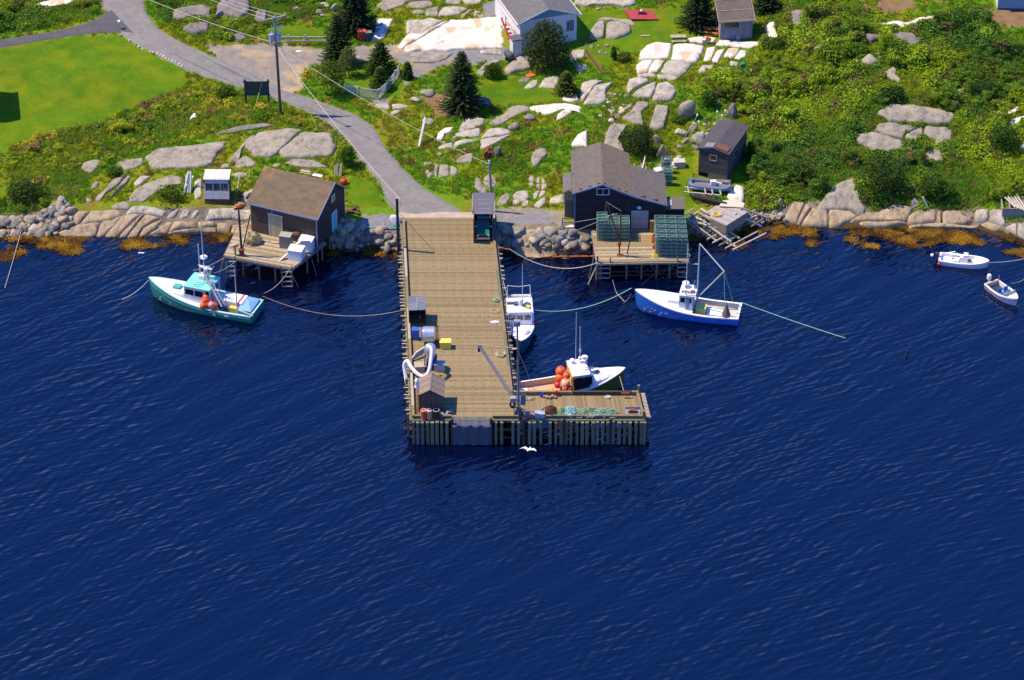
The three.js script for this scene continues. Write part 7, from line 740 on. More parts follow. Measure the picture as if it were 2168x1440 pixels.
// ---------- mooring lines: each a hanging rope between two points ----------
function rope(label, a, b, sag, r, m, name = 'mooring_line') { const pts = []; for (let i = 0; i <= 12; i++) { const s = i / 12, p = a.clone().lerp(b, s); p.y = Math.max(.05, p.y - sag * 4 * s * (1 - s)); pts.push(p); } const o = a.clone(); return solo(name, label, 'rope', tube(pts.map(p => p.clone().sub(o)), r, 36, 5), m, o); }
rope('mooring line from the green boat bow to the left', at(316, 592, 2.2), at(258, 634, .1), .3, .035, P.ropeWhite); rope('upper mooring line from the green boat to the shack dock', at(408, 573, 3.2), at(475, 546, 2.6), .2, .04, P.rope); rope('lower mooring line from the green boat to the shack dock', at(430, 580, 2.2), at(500, 552, 2.4), .5, .03, P.rope); rope('mooring line from the green boat stern to the dock ladder', at(558, 621, 1.1), at(612, 572, 2.3), .5, .035, P.rope); rope('long line from the green boat stern across to the pier', at(556, 627, 1.1), at(860, 655, 2.6), 1.6, .025, P.rope); rope('green line from the pier to the blue boat bow', at(1052, 634, 2.9), at(1337, 610, 2.3), 2.2, .045, P.ropeGreen); rope('green line from the blue boat stern out to the right', at(1568, 640, 1.0), at(1790, 716, .06), .1, .045, P.ropeGreen); rope('slack line from the trap dock to the blue boat bow', at(1297, 592, 1.2), at(1336, 622, 1.9), 1.9, .035, P.rope); rope('white line from the truck shelter to the trap dock', at(1080, 528, 2.6), at(1266, 556, 2.4), 1.5, .04, P.ropeWhite); rope('orange line from the pier corner to the rocks', at(1042, 514, 2.9), at(1082, 528, 2.6), .2, .04, P.orange); rope('line from the left shore stone into the water', G(46, 497).add(V(0, .6, 0)), at(10, 610, .1), .1, .035, P.rope); rope('line from the white skiff to the right shore', at(2094, 556, .8), at(2190, 543, .4), .2, .03, P.ropeWhite); rope('line from the blue seated boat to the right', at(2140, 600, .6), at(2190, 575, .5), .4, .03, P.rope); rope('line along the right pier side to the white boat', at(1044, 500, 3.0), at(1078, 640, 3.2), .5, .02, P.ropeWhite); rope('upper rope from the derrick to the landing stage', at(1218, 470, 4.4), at(1308, 452, 5.2), .1, .018, P.ropeWhite); rope('lower rope from the derrick to the landing stage', at(1220, 488, 3.2), at(1300, 452, 5.0), .1, .018, P.ropeWhite); rope('dark line from the trap dock to the blue boat mast', at(1400, 565, 2.0), at(1355, 605, 2.4), .1, .018, P.dark); rope('thin line from the olive boat bow to the arm cleat', at(1312, 797, 2.3), at(1322, 832, 3.1), .05, .03, P.rope); rope('thin line from the olive boat stern to the crane', at(1098, 745, 6.5), at(1133, 828, 1.5), .05, .025, P.rope);
{ const g = new THREE.CapsuleGeometry(.1, .5, 4, 8); g.rotateZ(1.5); solo('drifting_float', 'small white float drifting left of the green boat', 'float', g, P.white, at(299, 536, .08)); solo('drifting_marker', 'small dark marker float on the open water at right', 'float', [new THREE.CylinderGeometry(.1, .14, .7, 8), new THREE.SphereGeometry(.16, 10, 8).translate(0, -.2, 0)], P.dark, at(1920, 748, .25)); solo('orange_plank', 'long orange plank floating beside the trap dock', 'plank', bx(7, .12, .22, 0, 0, 0, .02), mat(.55, .14, .02), at(1215, 543, .15)); }
// ================= HOUSE, CABIN, FENCES, POLES =================
{
  const a = G(1100, 116), by = a.y - .2, A = at(1098, 114, by), Bp = at(1215, 100, by); const fl = at(1099, 114, by), fr = at(1215, 97, by); const w = 7.3; const t = thing('white_house', 'white house with grey gabled roof and blue gable above the lawn', 'house', V(at(1101, 116, by).x, by, at(1101, 116, by).z), .33); const h = heightFor(t.position, 46) - by, d = 9.5, hc = heightFor(V(t.position.x + w * .47, 0, t.position.z - w * .16), 16) - by; const wl = mat(.74, .75, .78, { roughness: .6 });
  const rows = 18; for (let k = 0; k < rows; k++) { const rh = h / rows; const skip = k > rows * .48 && k < rows * .80; const segs = skip ? [[0, w * .84], [w * .93, w]] : [[0, w]]; for (const [u, v] of segs) part(t, 'clapboard', bx(v - u, rh - .012, .05, (u + v) / 2, (k + .5) * rh, 0), wl); } part(t, 'inner_wall', bx(w - .1, h, .04, w / 2, h / 2, -.06), wl); for (const x of [.03, w - .03]) for (let k = 0; k < rows; k++) part(t, 'side_clapboard', bx(.05, h / rows - .012, d, x, (k + .5) * h / rows, -d / 2 - .04), wl); part(t, 'rear_wall', bx(w, h, .05, w / 2, h / 2, -d - .08), wl);
  const xr = w * .48; const gm = mat(.2, .3, .42, { roughness: .6 }); part(t, 'gable', prism([[-.3, h], [w + .3, h], [xr, hc]], .06).translate(0, 0, .02), gm); const ov = .45; const rm = mat(.17, .165, .17, { roughness: .92, map: shingleMap }); roofPlane(t, 'roof', V(-ov, h - .12, ov), V(xr, hc + .08, ov), V(xr, hc + .08, -d - ov), V(-ov, h - .12, -d - ov), .12, rm); roofPlane(t, 'roof', V(xr, hc + .08, ov), V(w + ov, h - .12, ov), V(w + ov, h - .12, -d - ov), V(xr, hc + .08, -d - ov), .12, rm); part(t, 'fascia', [beam(V(-ov, h - .18, ov + .03), V(xr, hc + .02, ov + .03), .06, .16), beam(V(xr, hc + .02, ov + .03), V(w + ov, h - .18, ov + .03), .06, .16)], mat(.35, .5, .62)); part(t, 'eave_trim', [bx(.08, .14, d + .9, -ov, h - .17, -d / 2), bx(.08, .14, d + .9, w + ov, h - .17, -d / 2)], P.white);
  const wf = part(t, 'window', [bx(.95, .12, .1, w * .885, h * .5, .05), bx(.95, .12, .1, w * .885, h * .78, .05), bx(.12, h * .28, .1, w * .885 - .42, h * .64, .05), bx(.12, h * .28, .1, w * .885 + .42, h * .64, .05)], mat(.03, .22, .6)); part(wf, 'pane', bx(.75, h * .26, .03, w * .885, h * .64, .0), P.glass); part(wf, 'mullion', [bx(.04, h * .26, .05, w * .885 - .12, h * .64, .04), bx(.04, h * .26, .05, w * .885 + .12, h * .64, .04)], P.white); part(t, 'vent_pipe', bar(V(w * .78, h + .8, -.8), V(w * .78, hc + 1.6, -.8), .045), P.silver);
  // porch block, side rail and steps on the sunny side
  part(t, 'porch_wall', [bx(1.15, 3.0, 1.2, -.75, 1.2, .6)], mat(.72, .72, .72)); part(t, 'porch_roof', bx(1.35, .12, 1.4, -.75, 2.75, .6), mat(.1, .1, .13)); part(t, 'deck_rail', [beam(V(-.5, 3.0, -.8), V(-1.2, 4.6, -3.8), .1, .12), beam(V(-.5, 2.4, -.8), V(-1.2, 4.0, -3.8), .1, .12), bar(V(-1.0, 1.5, -2.5), V(-1.0, 4.3, -2.5), .06)], P.whiteWood); part(t, 'red_steps', [0, 1, 2, 3, 4].map(i => bx(.9, .1, .4, -.75, 1.4 + .35 * i, -.9 - .5 * i)), mat(.5, .05, .04)); part(t, 'red_panel', beam(V(-.9, 1.6, -.8), V(-1.4, 3.8, -3.0), .06, .4), mat(.5, .05, .04)); part(t, 'foundation', bx(w - .2, .9, d - .3, w / 2, -.3, -d / 2), mat(.06, .06, .08));
  const p = t.position; keepClear([[p.x - 2.2, p.z - d - 1], [p.x + w + 1, p.z - d - 1], [p.x + w + 1, p.z + .6], [p.x - 2.2, p.z + .6]]);
}
{ const p = G(1082, 134); const t = thing('oil_tank', 'dark grey fuel tank beside the house porch', 'tank', p, .5); const g = new THREE.CapsuleGeometry(.42, .9, 6, 14); g.rotateX(Math.PI / 2); g.scale(1, 1.2, 1); g.translate(0, .95, -.5); part(t, 'tank', g, mat(.07, .085, .1)); for (const z of [-.9, 0]) part(t, 'stand', [bx(.6, .5, .1, 0, .25, z)], P.dark); part(t, 'filler_pipe', bar(V(0, 1.4, -.5), V(0, 1.8, -.5), .03), P.grey); }
{ // small cabin
  const fl0 = G(1524, 86), by = fl0.y, A = at(1524, 86, by), B = at(1592, 82, by), [w, turn] = frame(A, B); const t = thing('little_cabin', 'little grey-blue cabin with striped brown roof on the rock hump', 'shed', A, turn); const h = 2.75, d = 3.9, rz = -d * .72, rise = 1.25; const fm = [wood(.24, .27, .33), wood(.21, .24, .3), wood(.26, .29, .35)]; for (let k = 0; k < 14; k++) { const x = (k + .5) * w / 14; if (x > w * .12 && x < w * .55) { part(t, 'wall_board', bx(w / 14 - .012, h * .62, .05, x, h * .31, 0), fm[k % 3]); part(t, 'wall_board', bx(w / 14 - .012, h * .08, .05, x, h * .96, 0), fm[k % 3]); } else part(t, 'wall_board', bx(w / 14 - .012, h, .05, x, h / 2, 0), fm[k % 3]); } part(t, 'window', bx(w * .43, h * .3, .04, w * .335, h * .77, -.02), mat(.05, .055, .05, { roughness: .15 })); const sd = [wood(.42, .36, .28), wood(.38, .33, .27)]; const prof = z => z > rz ? lerp(h, h + rise, z / rz) : lerp(h + rise, h + .5, (z - rz) / (-d - rz)); gableBoards(t, 'z', .03, 0, [-.04, -d], z => prof(z) - .05, sd, 'side_board', 10); gableBoards(t, 'z', w - .03, 0, [-.04, -d], z => prof(z) - .05, fm, 'side_board', 10); part(t, 'rear_wall', bx(w - .1, h + .4, .05, w / 2, (h + .4) / 2, -d), fm[0]);
  const rb = mat(.17, .135, .115, { roughness: .9, map: shingleMap }); const rf = roofPlane(t, 'roof', V(-.25, h - .1, .25), V(w + .25, h - .1, .25), V(w + .25, h + rise + .05, rz), V(-.25, h + rise + .05, rz), .08, rb); roofPlane(t, 'roof', V(-.25, h + rise + .05, rz), V(w + .25, h + rise + .05, rz), V(w + .25, h + .45, -d - .25), V(-.25, h + .45, -d - .25), .08, rb); for (const s of [.02, .5, .98]) { const z = lerp(.25, rz, s), y = lerp(h - .06, h + rise + .09, s); part(rf, 'seam_strip', bx(w + .5, .04, .08, w / 2, y, z), W.pale); } part(t, 'rake_trim', [beam(V(-.27, h - .12, .25), V(-.27, h + rise, rz), .05, .14), beam(V(w + .27, h - .12, .25), V(w + .27, h + rise, rz), .05, .14), bx(w + .5, .1, .05, w / 2, h - .16, .27)], W.pale); part(t, 'side_window', bx(.05, .9, .8, -.0, h * .6, -1.6), P.glass); keepClear([[A.x - .4, A.z - 4.4], [B.x + .4, B.z - 4.4], [B.x + .4, B.z + .4], [A.x - .4, A.z + .4]]);
}
{ const p = G(1562, 86); const t = thing('folding_chair', 'wooden folding chair leaning before the cabin wall', 'chair', p, -.5); part(t, 'backrest', beam(V(-.3, .95, -.2), V(.15, .4, .05), .4, .04), W.driftwood); part(t, 'seat', bx(.45, .04, .42, .1, .42, .1), W.driftwood); for (const s of [-.2, .2]) { part(t, 'leg', beam(V(-.15, 0, s + .1), V(.3, .45, s + .1), .05, .04), W.pale); part(t, 'leg', beam(V(.35, 0, s + .1), V(-.1, .6, s + .1), .05, .04), W.pale); } }
function picnic(label, px, py, turn, m) { const p = G(px, py), t = thing('picnic_table', label, 'table', p, turn); for (let k = 0; k < 4; k++) part(t, 'top_plank', bx(1.9, .05, .17, 0, .75, -.28 + k * .185), m); for (const z of [-.75, .75]) part(t, 'bench_plank', bx(1.9, .05, .26, 0, .45, z), m); for (const x of [-.7, .7]) { part(t, 'leg', [beam(V(x, 0, -.65), V(x, .73, -.2), .08, .06), beam(V(x, 0, .65), V(x, .73, .2), .08, .06), bx(.06, .08, 1.6, x, .4, 0)], m); } return t; }
picnic('pale wooden picnic table on the white rock edge', 1436, 88, .05, W.pale); picnic('red-topped picnic table beside the cabin', 1506, 70, -.25, mat(.6, .14, .07, { roughness: .6 }));
{ const p = G(1499, 92); solo('orange_bucket', 'orange bucket tipped on the white rock before the cabin', 'bucket', (() => { const g = new THREE.LatheGeometry([[0, 0], [.22, 0], [.28, .6], [.25, .6], [.19, .05], [0, .05]].map(v => new THREE.Vector2(...v)), 14); g.rotateZ(1.2); g.translate(.3, .5, 0); return g; })(), P.orange, p); solo('white_jug', 'white and black jug beside the orange bucket', 'jug', [bx(.5, .3, .3, 0, .35, 0, .2), bx(.25, .25, .25, .4, .35, 0)], P.white, G(1490, 91)); solo('green_barrel', 'small green barrel lying on the grass below the rock', 'barrel', (() => { const g = new THREE.CylinderGeometry(.32, .3, .8, 14); g.rotateZ(.25); g.translate(0, .4, 0); return g; })(), mat(.02, .17, .11), G(1573, 146)); const t = thing('lawn_chair', 'white plastic lawn chair tipped over in the grass', 'chair', G(1592, 160), .4); part(t, 'backrest', [beam(V(-.25, .1, 0), V(0, .8, -.2), .08, .05), beam(V(.25, .1, 0), V(.0, .8, -.2), .08, .05), beam(V(-.15, .4, 0), V(.15, .4, 0), .1, .05)], P.white); part(t, 'seat', bx(.5, .05, .5, 0, .15, .2), P.white); const t2 = thing('wire_frame', 'pale rectangular frame lying in the grass', 'frame', G(1575, 168), -.25); part(t2, 'frame', [bx(1.1, .1, .1, 0, .15, .35), bx(1.1, .1, .1, 0, .15, -.35), bx(.1, .1, .6, .5, .15, 0), bx(.1, .1, .6, -.5, .15, 0)], P.cream); }
{ const a = G(1333, 38), b = G(1380, 46); const t = thing('red_platform', 'flat red deck with a bench lying on the lawn', 'platform', G(1360, 44), -.02); for (let k = 0; k < 8; k++) part(t, 'plank', bx(3.5, .12, .3, -.1 * k + .2, .2, -.1 - k * .32, 0), mat(.46, .06, .06, { roughness: .7, map: woodMap })); part(t, 'bench', [bx(1.0, .3, .3, 0, .42, -1.3)], mat(.2, .02, .06)); part(t, 'white_ball', (() => { const g = new THREE.SphereGeometry(.16, 10, 8); g.translate(-.1, .72, -1.3); return g; })(), P.white); }
{ const a = G(1240, 108), b = G(1278, 158); solo('lawn_timber', 'long grey timber edging lying across the lawn', 'timber', beam(V(0, .15, 0), b.clone().sub(a).add(V(0, .15, 0)), .28, .3), W.brown, a); solo('orange_tarp', 'orange tarp patch under the round pine', 'tarp', (() => { const g = boulderGeo(1.5, .3, 1.1, 97, 2); g.translate(0, .1, 0); return g; })(), P.orange, G(1126, 160)); solo('board_on_lawn', 'thin pale board lying on the upper lawn', 'board', bx(1.1, .08, .25, 0, .08, 0, .1), W.pale, G(1366, 77)); }
{ const p = G(887, 312), t = thing('leaning_post', 'white squared post leaning on a rock with a cross bar', 'post', p); const q = G(897, 268); const e = V(.7, 2.6, -2.4); part(t, 'post', beam(V(0, .1, 0), e, .24, .24), P.whiteWood); part(t, 'cross_bar', beam(V(e.x + .1, e.y - .2, e.z), V(e.x - .35, e.y + .5, e.z - .5), .1, .08), W.pale); }
{ const p = G(1032, 334), t = thing('rusty_machine', 'red rusty winch machine standing in the grass', 'machine', p, .4); part(t, 'frame', [beam(V(-.5, .1, 0), V(.2, 1.1, -.2), .15, .15), beam(V(.4, .1, .2), V(.3, 1.2, -.2), .14, .14), bx(1.0, .14, .5, 0, .15, 0)], mat(.45, .07, .02)); const g = new THREE.CylinderGeometry(.35, .35, .3, 14); g.rotateX(1.3); g.translate(-.2, .55, .1); part(t, 'wheel', g, P.rust); part(t, 'engine', bx(.5, .45, .4, .25, .55, .1), mat(.2, .03, .03)); part(t, 'lever', bar(V(.3, .8, -.1), V(.7, 1.5, -.3), .05), P.orange); solo('rusty_beam', 'long rusty beam propped on a rock in the grass', 'beam', beam(V(0, .15, 0), V(2.4, .9, -1.1), .12, .12), P.rust, G(1107, 326)); solo('orange_hydrant', 'small red and orange marker figure at the road verge', 'marker', [bar(V(0, 0, 0), V(0, .8, 0), .1, .07), (() => { const g2 = new THREE.SphereGeometry(.16, 10, 8); g2.translate(0, .9, 0); return g2; })(), bar(V(-.3, .5, 0), V(.3, .65, 0), .05)], P.orange, G(650, 166)); }
// ---------- fences ----------
{ const t = thing('rail_fence', 'white two-rail fence along the gravel turnout', 'fence'); const xs = [569, 611, 647, 691]; const ps = xs.map(x => G(x, 95)); for (const p of ps) part(t, 'post', bx(.16, 1.5, .16, p.x, p.y + .65, p.z), W.driftwood); for (let i = 0; i < 3; i++) for (const y of [.65, 1.15]) part(t, 'rail', beam(ps[i].clone().add(V(0, y, .1)), ps[i + 1].clone().add(V(0, y, .1)), .06, .12), P.whiteWood); }
{ const t = thing('lattice_fence', 'white lattice garden fence around the spruce corner', 'fence'); const c = [[727, 192], [760, 205], [801, 211], [824, 190], [836, 172], [846, 160]]; const ps = c.map(([x, y]) => G(x, y)); const h = 1.25; ps.forEach((p, i) => { part(t, 'post', bx(.14, h + .3, .14, p.x, p.y + h / 2 + .05, p.z), W.driftwood); }); for (let i = 0; i < ps.length - 1; i++) { const a = ps[i].clone().add(V(0, .12, 0)), b = ps[i + 1].clone().add(V(0, .12, 0)), l = a.distanceTo(b); for (const y of [0, h - .15]) part(t, 'rail', beam(a.clone().add(V(0, y, 0)), b.clone().add(V(0, y, 0)), .05, .09), P.whiteWood); const n = Math.round(l / .24); for (let k = 0; k < n; k++) { const s = k / n, e = Math.min(1, s + 1.0 / l * .9), f = (e - s) / (.9 / l); const p = a.clone().lerp(b, s).add(V(0, 0, .02)), q = a.clone().lerp(b, e).add(V(0, (h - .15) * f, .02)); part(t, 'lattice_slat', beam(p, q, .02, .05), P.whiteWood); const p2 = p.clone().add(V(0, (h - .15) * f, -.04)), q2 = q.clone().add(V(0, -(h - .15) * f, -.04)); part(t, 'lattice_slat', beam(p2, q2, .02, .05), P.whiteWood); } } }
{ const p = G(767, 88); const t = thing('garbage_box', 'red wooden garbage box beside the wide rock face', 'box', p, .1); part(t, 'box', bx(1.0, 1.3, .8, 0, .65, -.4), mat(.45, .05, .03)); part(t, 'lid', bx(1.06, .08, .9, 0, 1.34, -.4), mat(.6, .09, .04)); const t2 = thing('garbage_box', 'dark grey bin right of the red garbage box', 'box', G(781, 89), .1); part(t2, 'box', bx(.8, 1.2, .7, 0, .6, -.35), mat(.03, .06, .09)); part(t2, 'lid', bx(.85, .08, .75, 0, 1.24, -.35), mat(.12, .22, .22)); }
{ const a = G(521, 221), b = G(569, 221); const t = thing('notice_board', 'large dark green notice board seen from behind by the road', 'sign', a); const w = b.x - a.x, h1 = heightFor(a, 170) - a.y; const gm = wood(.055, .08, .075); for (const x of [0, w]) { const pst = part(t, 'post', bx(.2, h1, .2, x, h1 / 2, 0), gm); part(pst, 'cap', bx(.26, .1, .26, x, h1 + .04, 0), gm); } const y0 = h1 * .42, y1 = h1 * .93; for (let k = 0; k < 5; k++) part(t, 'board', bx(w - .1, (y1 - y0) / 5 - .012, .06, w / 2, y0 + (k + .5) * (y1 - y0) / 5, -.02), gm); part(t, 'cross_rail', [bx(w + .5, .12, .1, w / 2, y1 + .05, .05)], gm); part(t, 'cross_rail', [bx(w + .5, .12, .1, w / 2, y0 - .05, .05)], gm); }
// ---------- utility pole, wires, guys ----------
const upole = G(594, 241), upTop = heightFor(upole, 36);
{ const t = thing('utility_pole', 'tall brown utility pole with crossarm and transformers by the road', 'pole', upole); const h = upTop - upole.y; part(t, 'shaft', bar(V(0, -.4, 0), V(-.12, h, 0), .19, .13, 10), wood(.13, .09, .06)); part(t, 'upper_sleeve', bar(V(-.09, h * .72, 0), V(-.12, h + .02, 0), .16, .14, 10), wood(.4, .4, .38)); part(t, 'crossarm', [beam(V(-1.45, h - .35, .25), V(1.2, h + .1, -.15), .12, .16)], wood(.5, .48, .44)); for (const s of [0, 1, 2]) part(t, 'insulator', bar(V(-1.3 + s * 1.2, h - .15 + s * .18, .2 - .17 * s), V(-1.3 + s * 1.2, h + .1 + s * .18, .2 - .17 * s), .06, .04, 8), P.white); for (const [x, y] of [[-.55, h - 2.6], [.3, h - 2.4]]) { const g = new THREE.CylinderGeometry(.27, .27, .95, 16); g.translate(x, y, .15); const tr = part(t, 'transformer', g, mat(.33, .42, .52, { roughness: .4 })); part(tr, 'bushing', bar(V(x, y + .45, .15), V(x, y + .75, .15), .06), P.white); } part(t, 'cutouts', [beam(V(-.8, h - 1.6, .1), V(.8, h - 1.1, -.1), .06, .08), bar(V(-.5, h - 1.4, .1), V(-.5, h - .9, .2), .05), bar(V(.6, h - 1.2, 0), V(.9, h - 1.5, .1), .05), bar(V(.2, h - 1.6, .1), V(.25, h - 1.0, .2), .05)], P.silver); const lm = part(t, 'street_lamp_arm', tube([V(0, h - 3.3, 0), V(1.2, h - 3.3, 1), V(2.4, h - 3.2, 2.2)], .04, 12), P.grey); part(lm, 'lamp_head', (() => { const g = new THREE.SphereGeometry(.4, 12, 8); g.scale(1, .3, .45); g.translate(2.7, h - 3.2, 2.4); return g; })(), P.white); }
{ const top = V(upole.x - .12, upTop, upole.z), wm = mat(.55, .55, .53, { roughness: .6 }); const tops = [[-1.3, -.15], [-.1, .03], [1.1, .2]]; tops.forEach(([dx, dy], i) => rope(['nearest high voltage wire to the upper left', 'middle high voltage wire to the upper left', 'far high voltage wire to the upper left'][i], top.clone().add(V(dx, dy, 0)), at(300 + i * 22, -70 + i * 6, T(-60, -100) + 10 + i * .3), .5, .025, wm, 'overhead_wire')); rope('low service wire from the pole to the upper left', top.clone().add(V(0, -3.4, 0)), at(270, -20, T(-60, -95) + 7), .4, .03, wm, 'overhead_wire'); rope('service wire from the utility pole down to the black pier pole', top.clone().add(V(0, -3.8, 0)), at(847, 422, 11.3 > 0 ? heightFor(at(849, 532, DK - .2), 423) : 0), .7, .03, wm, 'overhead_wire'); rope('service wire from the utility pole to the lamp pole', top.clone().add(V(.1, -3.6, 0)), (() => { const p = G(1043, 447); return V(p.x - .35, heightFor(p, 348), p.z); })(), .8, .025, wm, 'overhead_wire'); for (const [a, b, l] of [[[537, 240], 8, 'yellow guy wire guard left of the utility pole'], [[672, 274], 8, 'yellow guy wire guard on the verge right of the pole']]) { const p = G(...a), dir = top.clone().add(V(0, -2, 0)).sub(p).normalize(); const t = thing('guy_wire', l, 'guy wire', p); part(t, 'wire', bar(V(0, 0, 0), top.clone().add(V(0, -2, 0)).sub(p), .015, .015, 4), P.grey); part(t, 'guard', bar(V(0, 0, 0), dir.clone().multiplyScalar(2.9), .06, .06, 6), P.yellow); } }
{ const p = G(253, 62); const t = thing('mailbox', 'small white post at the driveway mouth', 'post', p); part(t, 'post', bx(.12, 1.0, .12, 0, .5, 0), P.whiteWood); part(t, 'box', bx(.3, .25, .45, 0, 1.05, 0), P.white); }
// ---------- neighbouring houses at the frame edges ----------
{ const p = G(2112, 20); const t = thing('blue_white_house', 'white and blue building corner at the top right edge', 'house', p, -.05); const w = 8, h = 3.2, d = 6; part(t, 'wall', bx(w, h, .1, w / 2, h / 2, 0), mat(.2, .34, .48, { roughness: .6 })); part(t, 'side_wall', [bx(.1, h, d, .0, h / 2, -d / 2), bx(.1, h, d, w, h / 2, -d / 2), bx(w, h, .1, w / 2, h / 2, -d)], P.white); part(t, 'base_board', bx(w + .1, .2, .06, w / 2, .1, .08), mat(.04, .06, .1)); roofPlane(t, 'roof', V(-.3, h, .3), V(w + .3, h, .3), V(w + .3, h + 1.8, -d / 2), V(-.3, h + 1.8, -d / 2), .1, roofGrey); roofPlane(t, 'roof', V(-.3, h + 1.8, -d / 2), V(w + .3, h + 1.8, -d / 2), V(w + .3, h, -d - .3), V(-.3, h, -d - .3), .1, roofGrey); keepClear([[p.x - .5, p.z - 7], [p.x + 9, p.z - 7], [p.x + 9, p.z + .5], [p.x - .5, p.z + .5]]); }
{ // house left of the frame whose gable shades the lawn
  const s = G(22, 218); const base = G(0, 250); const t = thing('lawn_house', 'gabled house just beyond the left edge beside the lawn', 'house', V(base.x - 3.3, base.y, base.z - .1), .12); const w = 5, h = 5.2, d = 4.9, hr = 7.2; part(t, 'wall', [bx(w, h, .1, 0, h / 2, 0), bx(w, h, .1, 0, h / 2, -d), bx(.1, h, d, w / 2, h / 2, -d / 2), bx(.1, h, d, -w / 2, h / 2, -d / 2)], P.white); part(t, 'gable', [prism([[-w / 2, h], [w / 2, h], [0, hr]], .1), prism([[-w / 2, h], [w / 2, h], [0, hr]], .1).translate(0, 0, -d)], P.white); for (const sg of [-1, 1]) roofPlane(t, 'roof', V(0, hr + .08, .3), V(sg * (w / 2 + .3), h - .1, .3), V(sg * (w / 2 + .3), h - .1, -d - .3), V(0, hr + .08, -d - .3), .1, roofGrey); }
// ================= PLANTS =================
const leafMat = (r, g, b) => mat(r, g, b, { roughness: 1, side: THREE.DoubleSide, specularIntensity: .2, transmission: .3, thickness: 0 });
function leafCloud(n, shapeFn, size, q, cone) {              // many small bent leaves, each two faces
  const pos = [], idx = [];
  for (let i = 0; i < n; i++) {
    const [c, nrm] = shapeFn(q), s = size * (.6 + .8 * q()); const a = V(q() - .5, q() - .5, q() - .5).normalize(); const d = nrm.clone().multiplyScalar(cone).add(a).normalize(); const t = V().crossVectors(d, V(q() - .5, q() - .5, q() - .5)).normalize(), u = V().crossVectors(d, t);
    const k = pos.length / 3; const P1 = c.clone().addScaledVector(t, s), P2 = c.clone().addScaledVector(u, s * .55).addScaledVector(d, .12 * s), P3 = c.clone().addScaledVector(t, -s), P4 = c.clone().addScaledVector(u, -s * .55).addScaledVector(d, .12 * s);
    for (const p of [P1, P2, P3, P4]) pos.push(p.x, p.y, p.z); idx.push(k, k + 1, k + 2, k, k + 2, k + 3);
  }
  return meshGeo(pos, idx);
}
const clumps = []; for (let v = 0; v < 4; v++) { const q = rng(900 + v); clumps.push(leafCloud(110, () => { const n = V(q() - .5, q() * .7 + .05, q() - .5).normalize(), r = .25 + .75 * Math.pow(q(), .5); return [V(n.x * r * .5, n.y * r * .46, n.z * r * .5), n]; }, .085, q, .8)); }
const tufts = []; for (let v = 0; v < 3; v++) { const q = rng(950 + v), pos = [], idx = []; for (let i = 0; i < 22; i++) { const a = q() * 6.28, r = q() * .3, x = Math.cos(a) * r, z = Math.sin(a) * r, h = .14 + .22 * q(), lx = (q() - .5) * .24, lz = (q() - .5) * .24, k = pos.length / 3, w = .025 + .02 * q(), b = q() * 6.28; pos.push(x - w * Math.cos(b), 0, z - w * Math.sin(b), x + w * Math.cos(b), 0, z + w * Math.sin(b), x + lx, h, z + lz); idx.push(k, k + 1, k + 2); } tufts.push(meshGeo(pos, idx)); }
function scatter(name, label, geos, m, polys, perM2, sizeFn, colFn, seed, sink = 0, mound = null) {
  const q = rng(seed), lists = geos.map(() => []);
  for (const p of polys) { const b = bounds(p); let ar = (b[1] - b[0]) * (b[3] - b[2]); const n = Math.round(ar * perM2); for (let i = 0; i < n; i++) { const x = lerp(b[0], b[1], q()), z = lerp(b[2], b[3], q()), k = q(), r = q(), c = q(); if (!inside(p, x, z) || !clear(x, z) || interp(shoreW, x) - z < 1.2) continue; const s = sizeFn(x, z, k); if (s <= 0) continue; lists[Math.floor(r * geos.length)].push([x, z, s, c]); } }
  geos.forEach((g, gi) => {
    const L = lists[gi]; if (!L.length) return; const im = new THREE.InstancedMesh(g, m, L.length); const M4 = new THREE.Matrix4(), e = new THREE.Euler(), qt = new THREE.Quaternion(), col = new THREE.Color();
    L.forEach(([x, z, s, c], i) => { e.set((q() - .5) * .5, q() * 6.28, (q() - .5) * .5); qt.setFromEuler(e); M4.compose(V(x, T(x, z) - sink * s + (mound && [1, 2, 3.2].every(k => clear(x, z - k)) ? mound(x, z) * (.25 + .75 * q()) : 0), z), qt, V(s * (.8 + .5 * q()), s * (.75 + .5 * q()), s * (.8 + .5 * q()))); im.setMatrixAt(i, M4); const k = colFn(x, z, c); col.setRGB(k[0], k[1], k[2]); im.setColorAt(i, col); });
    im.name = numbered(name); im.castShadow = im.receiveShadow = true; im.userData = { kind: 'stuff', label, category: 'plants' }; scene.add(im);
  });
}
const white1 = leafMat(1, 1, 1);
const bushCol = (x, z, c) => { const n = .55 * fbm(x * .35, z * .35, 201, 3) + .45 * fbm(x * .09, z * .09, 209, 2), m = fbm(x * 1.1, z * 1.1, 203, 2), k = .7 + .6 * c; if (m > .7) return [.20 * k, .18 * k, .05 * k]; const y = sm(.35, .65, n); return [lerp(.10, .31, y) * k, lerp(.22, .43, y) * k, lerp(.026, .02, y) * k]; };
const right = zone.bush[0], left = zone.bush[1];
function bushSize(x, z, k) { const n = fbm(x * .3, z * .3, 205, 3); return (.5 + 1.1 * sm(.3, .7, n)) * (.7 + .6 * k); }
scatter('hillside_shrubs', 'dense low green shrubs covering the right hillside', clumps, white1, [right], 9, bushSize, bushCol, 31, .1, (x, z) => 1.9 * sm(.46, .72, fbm(x * .28, z * .34, 231, 3)));
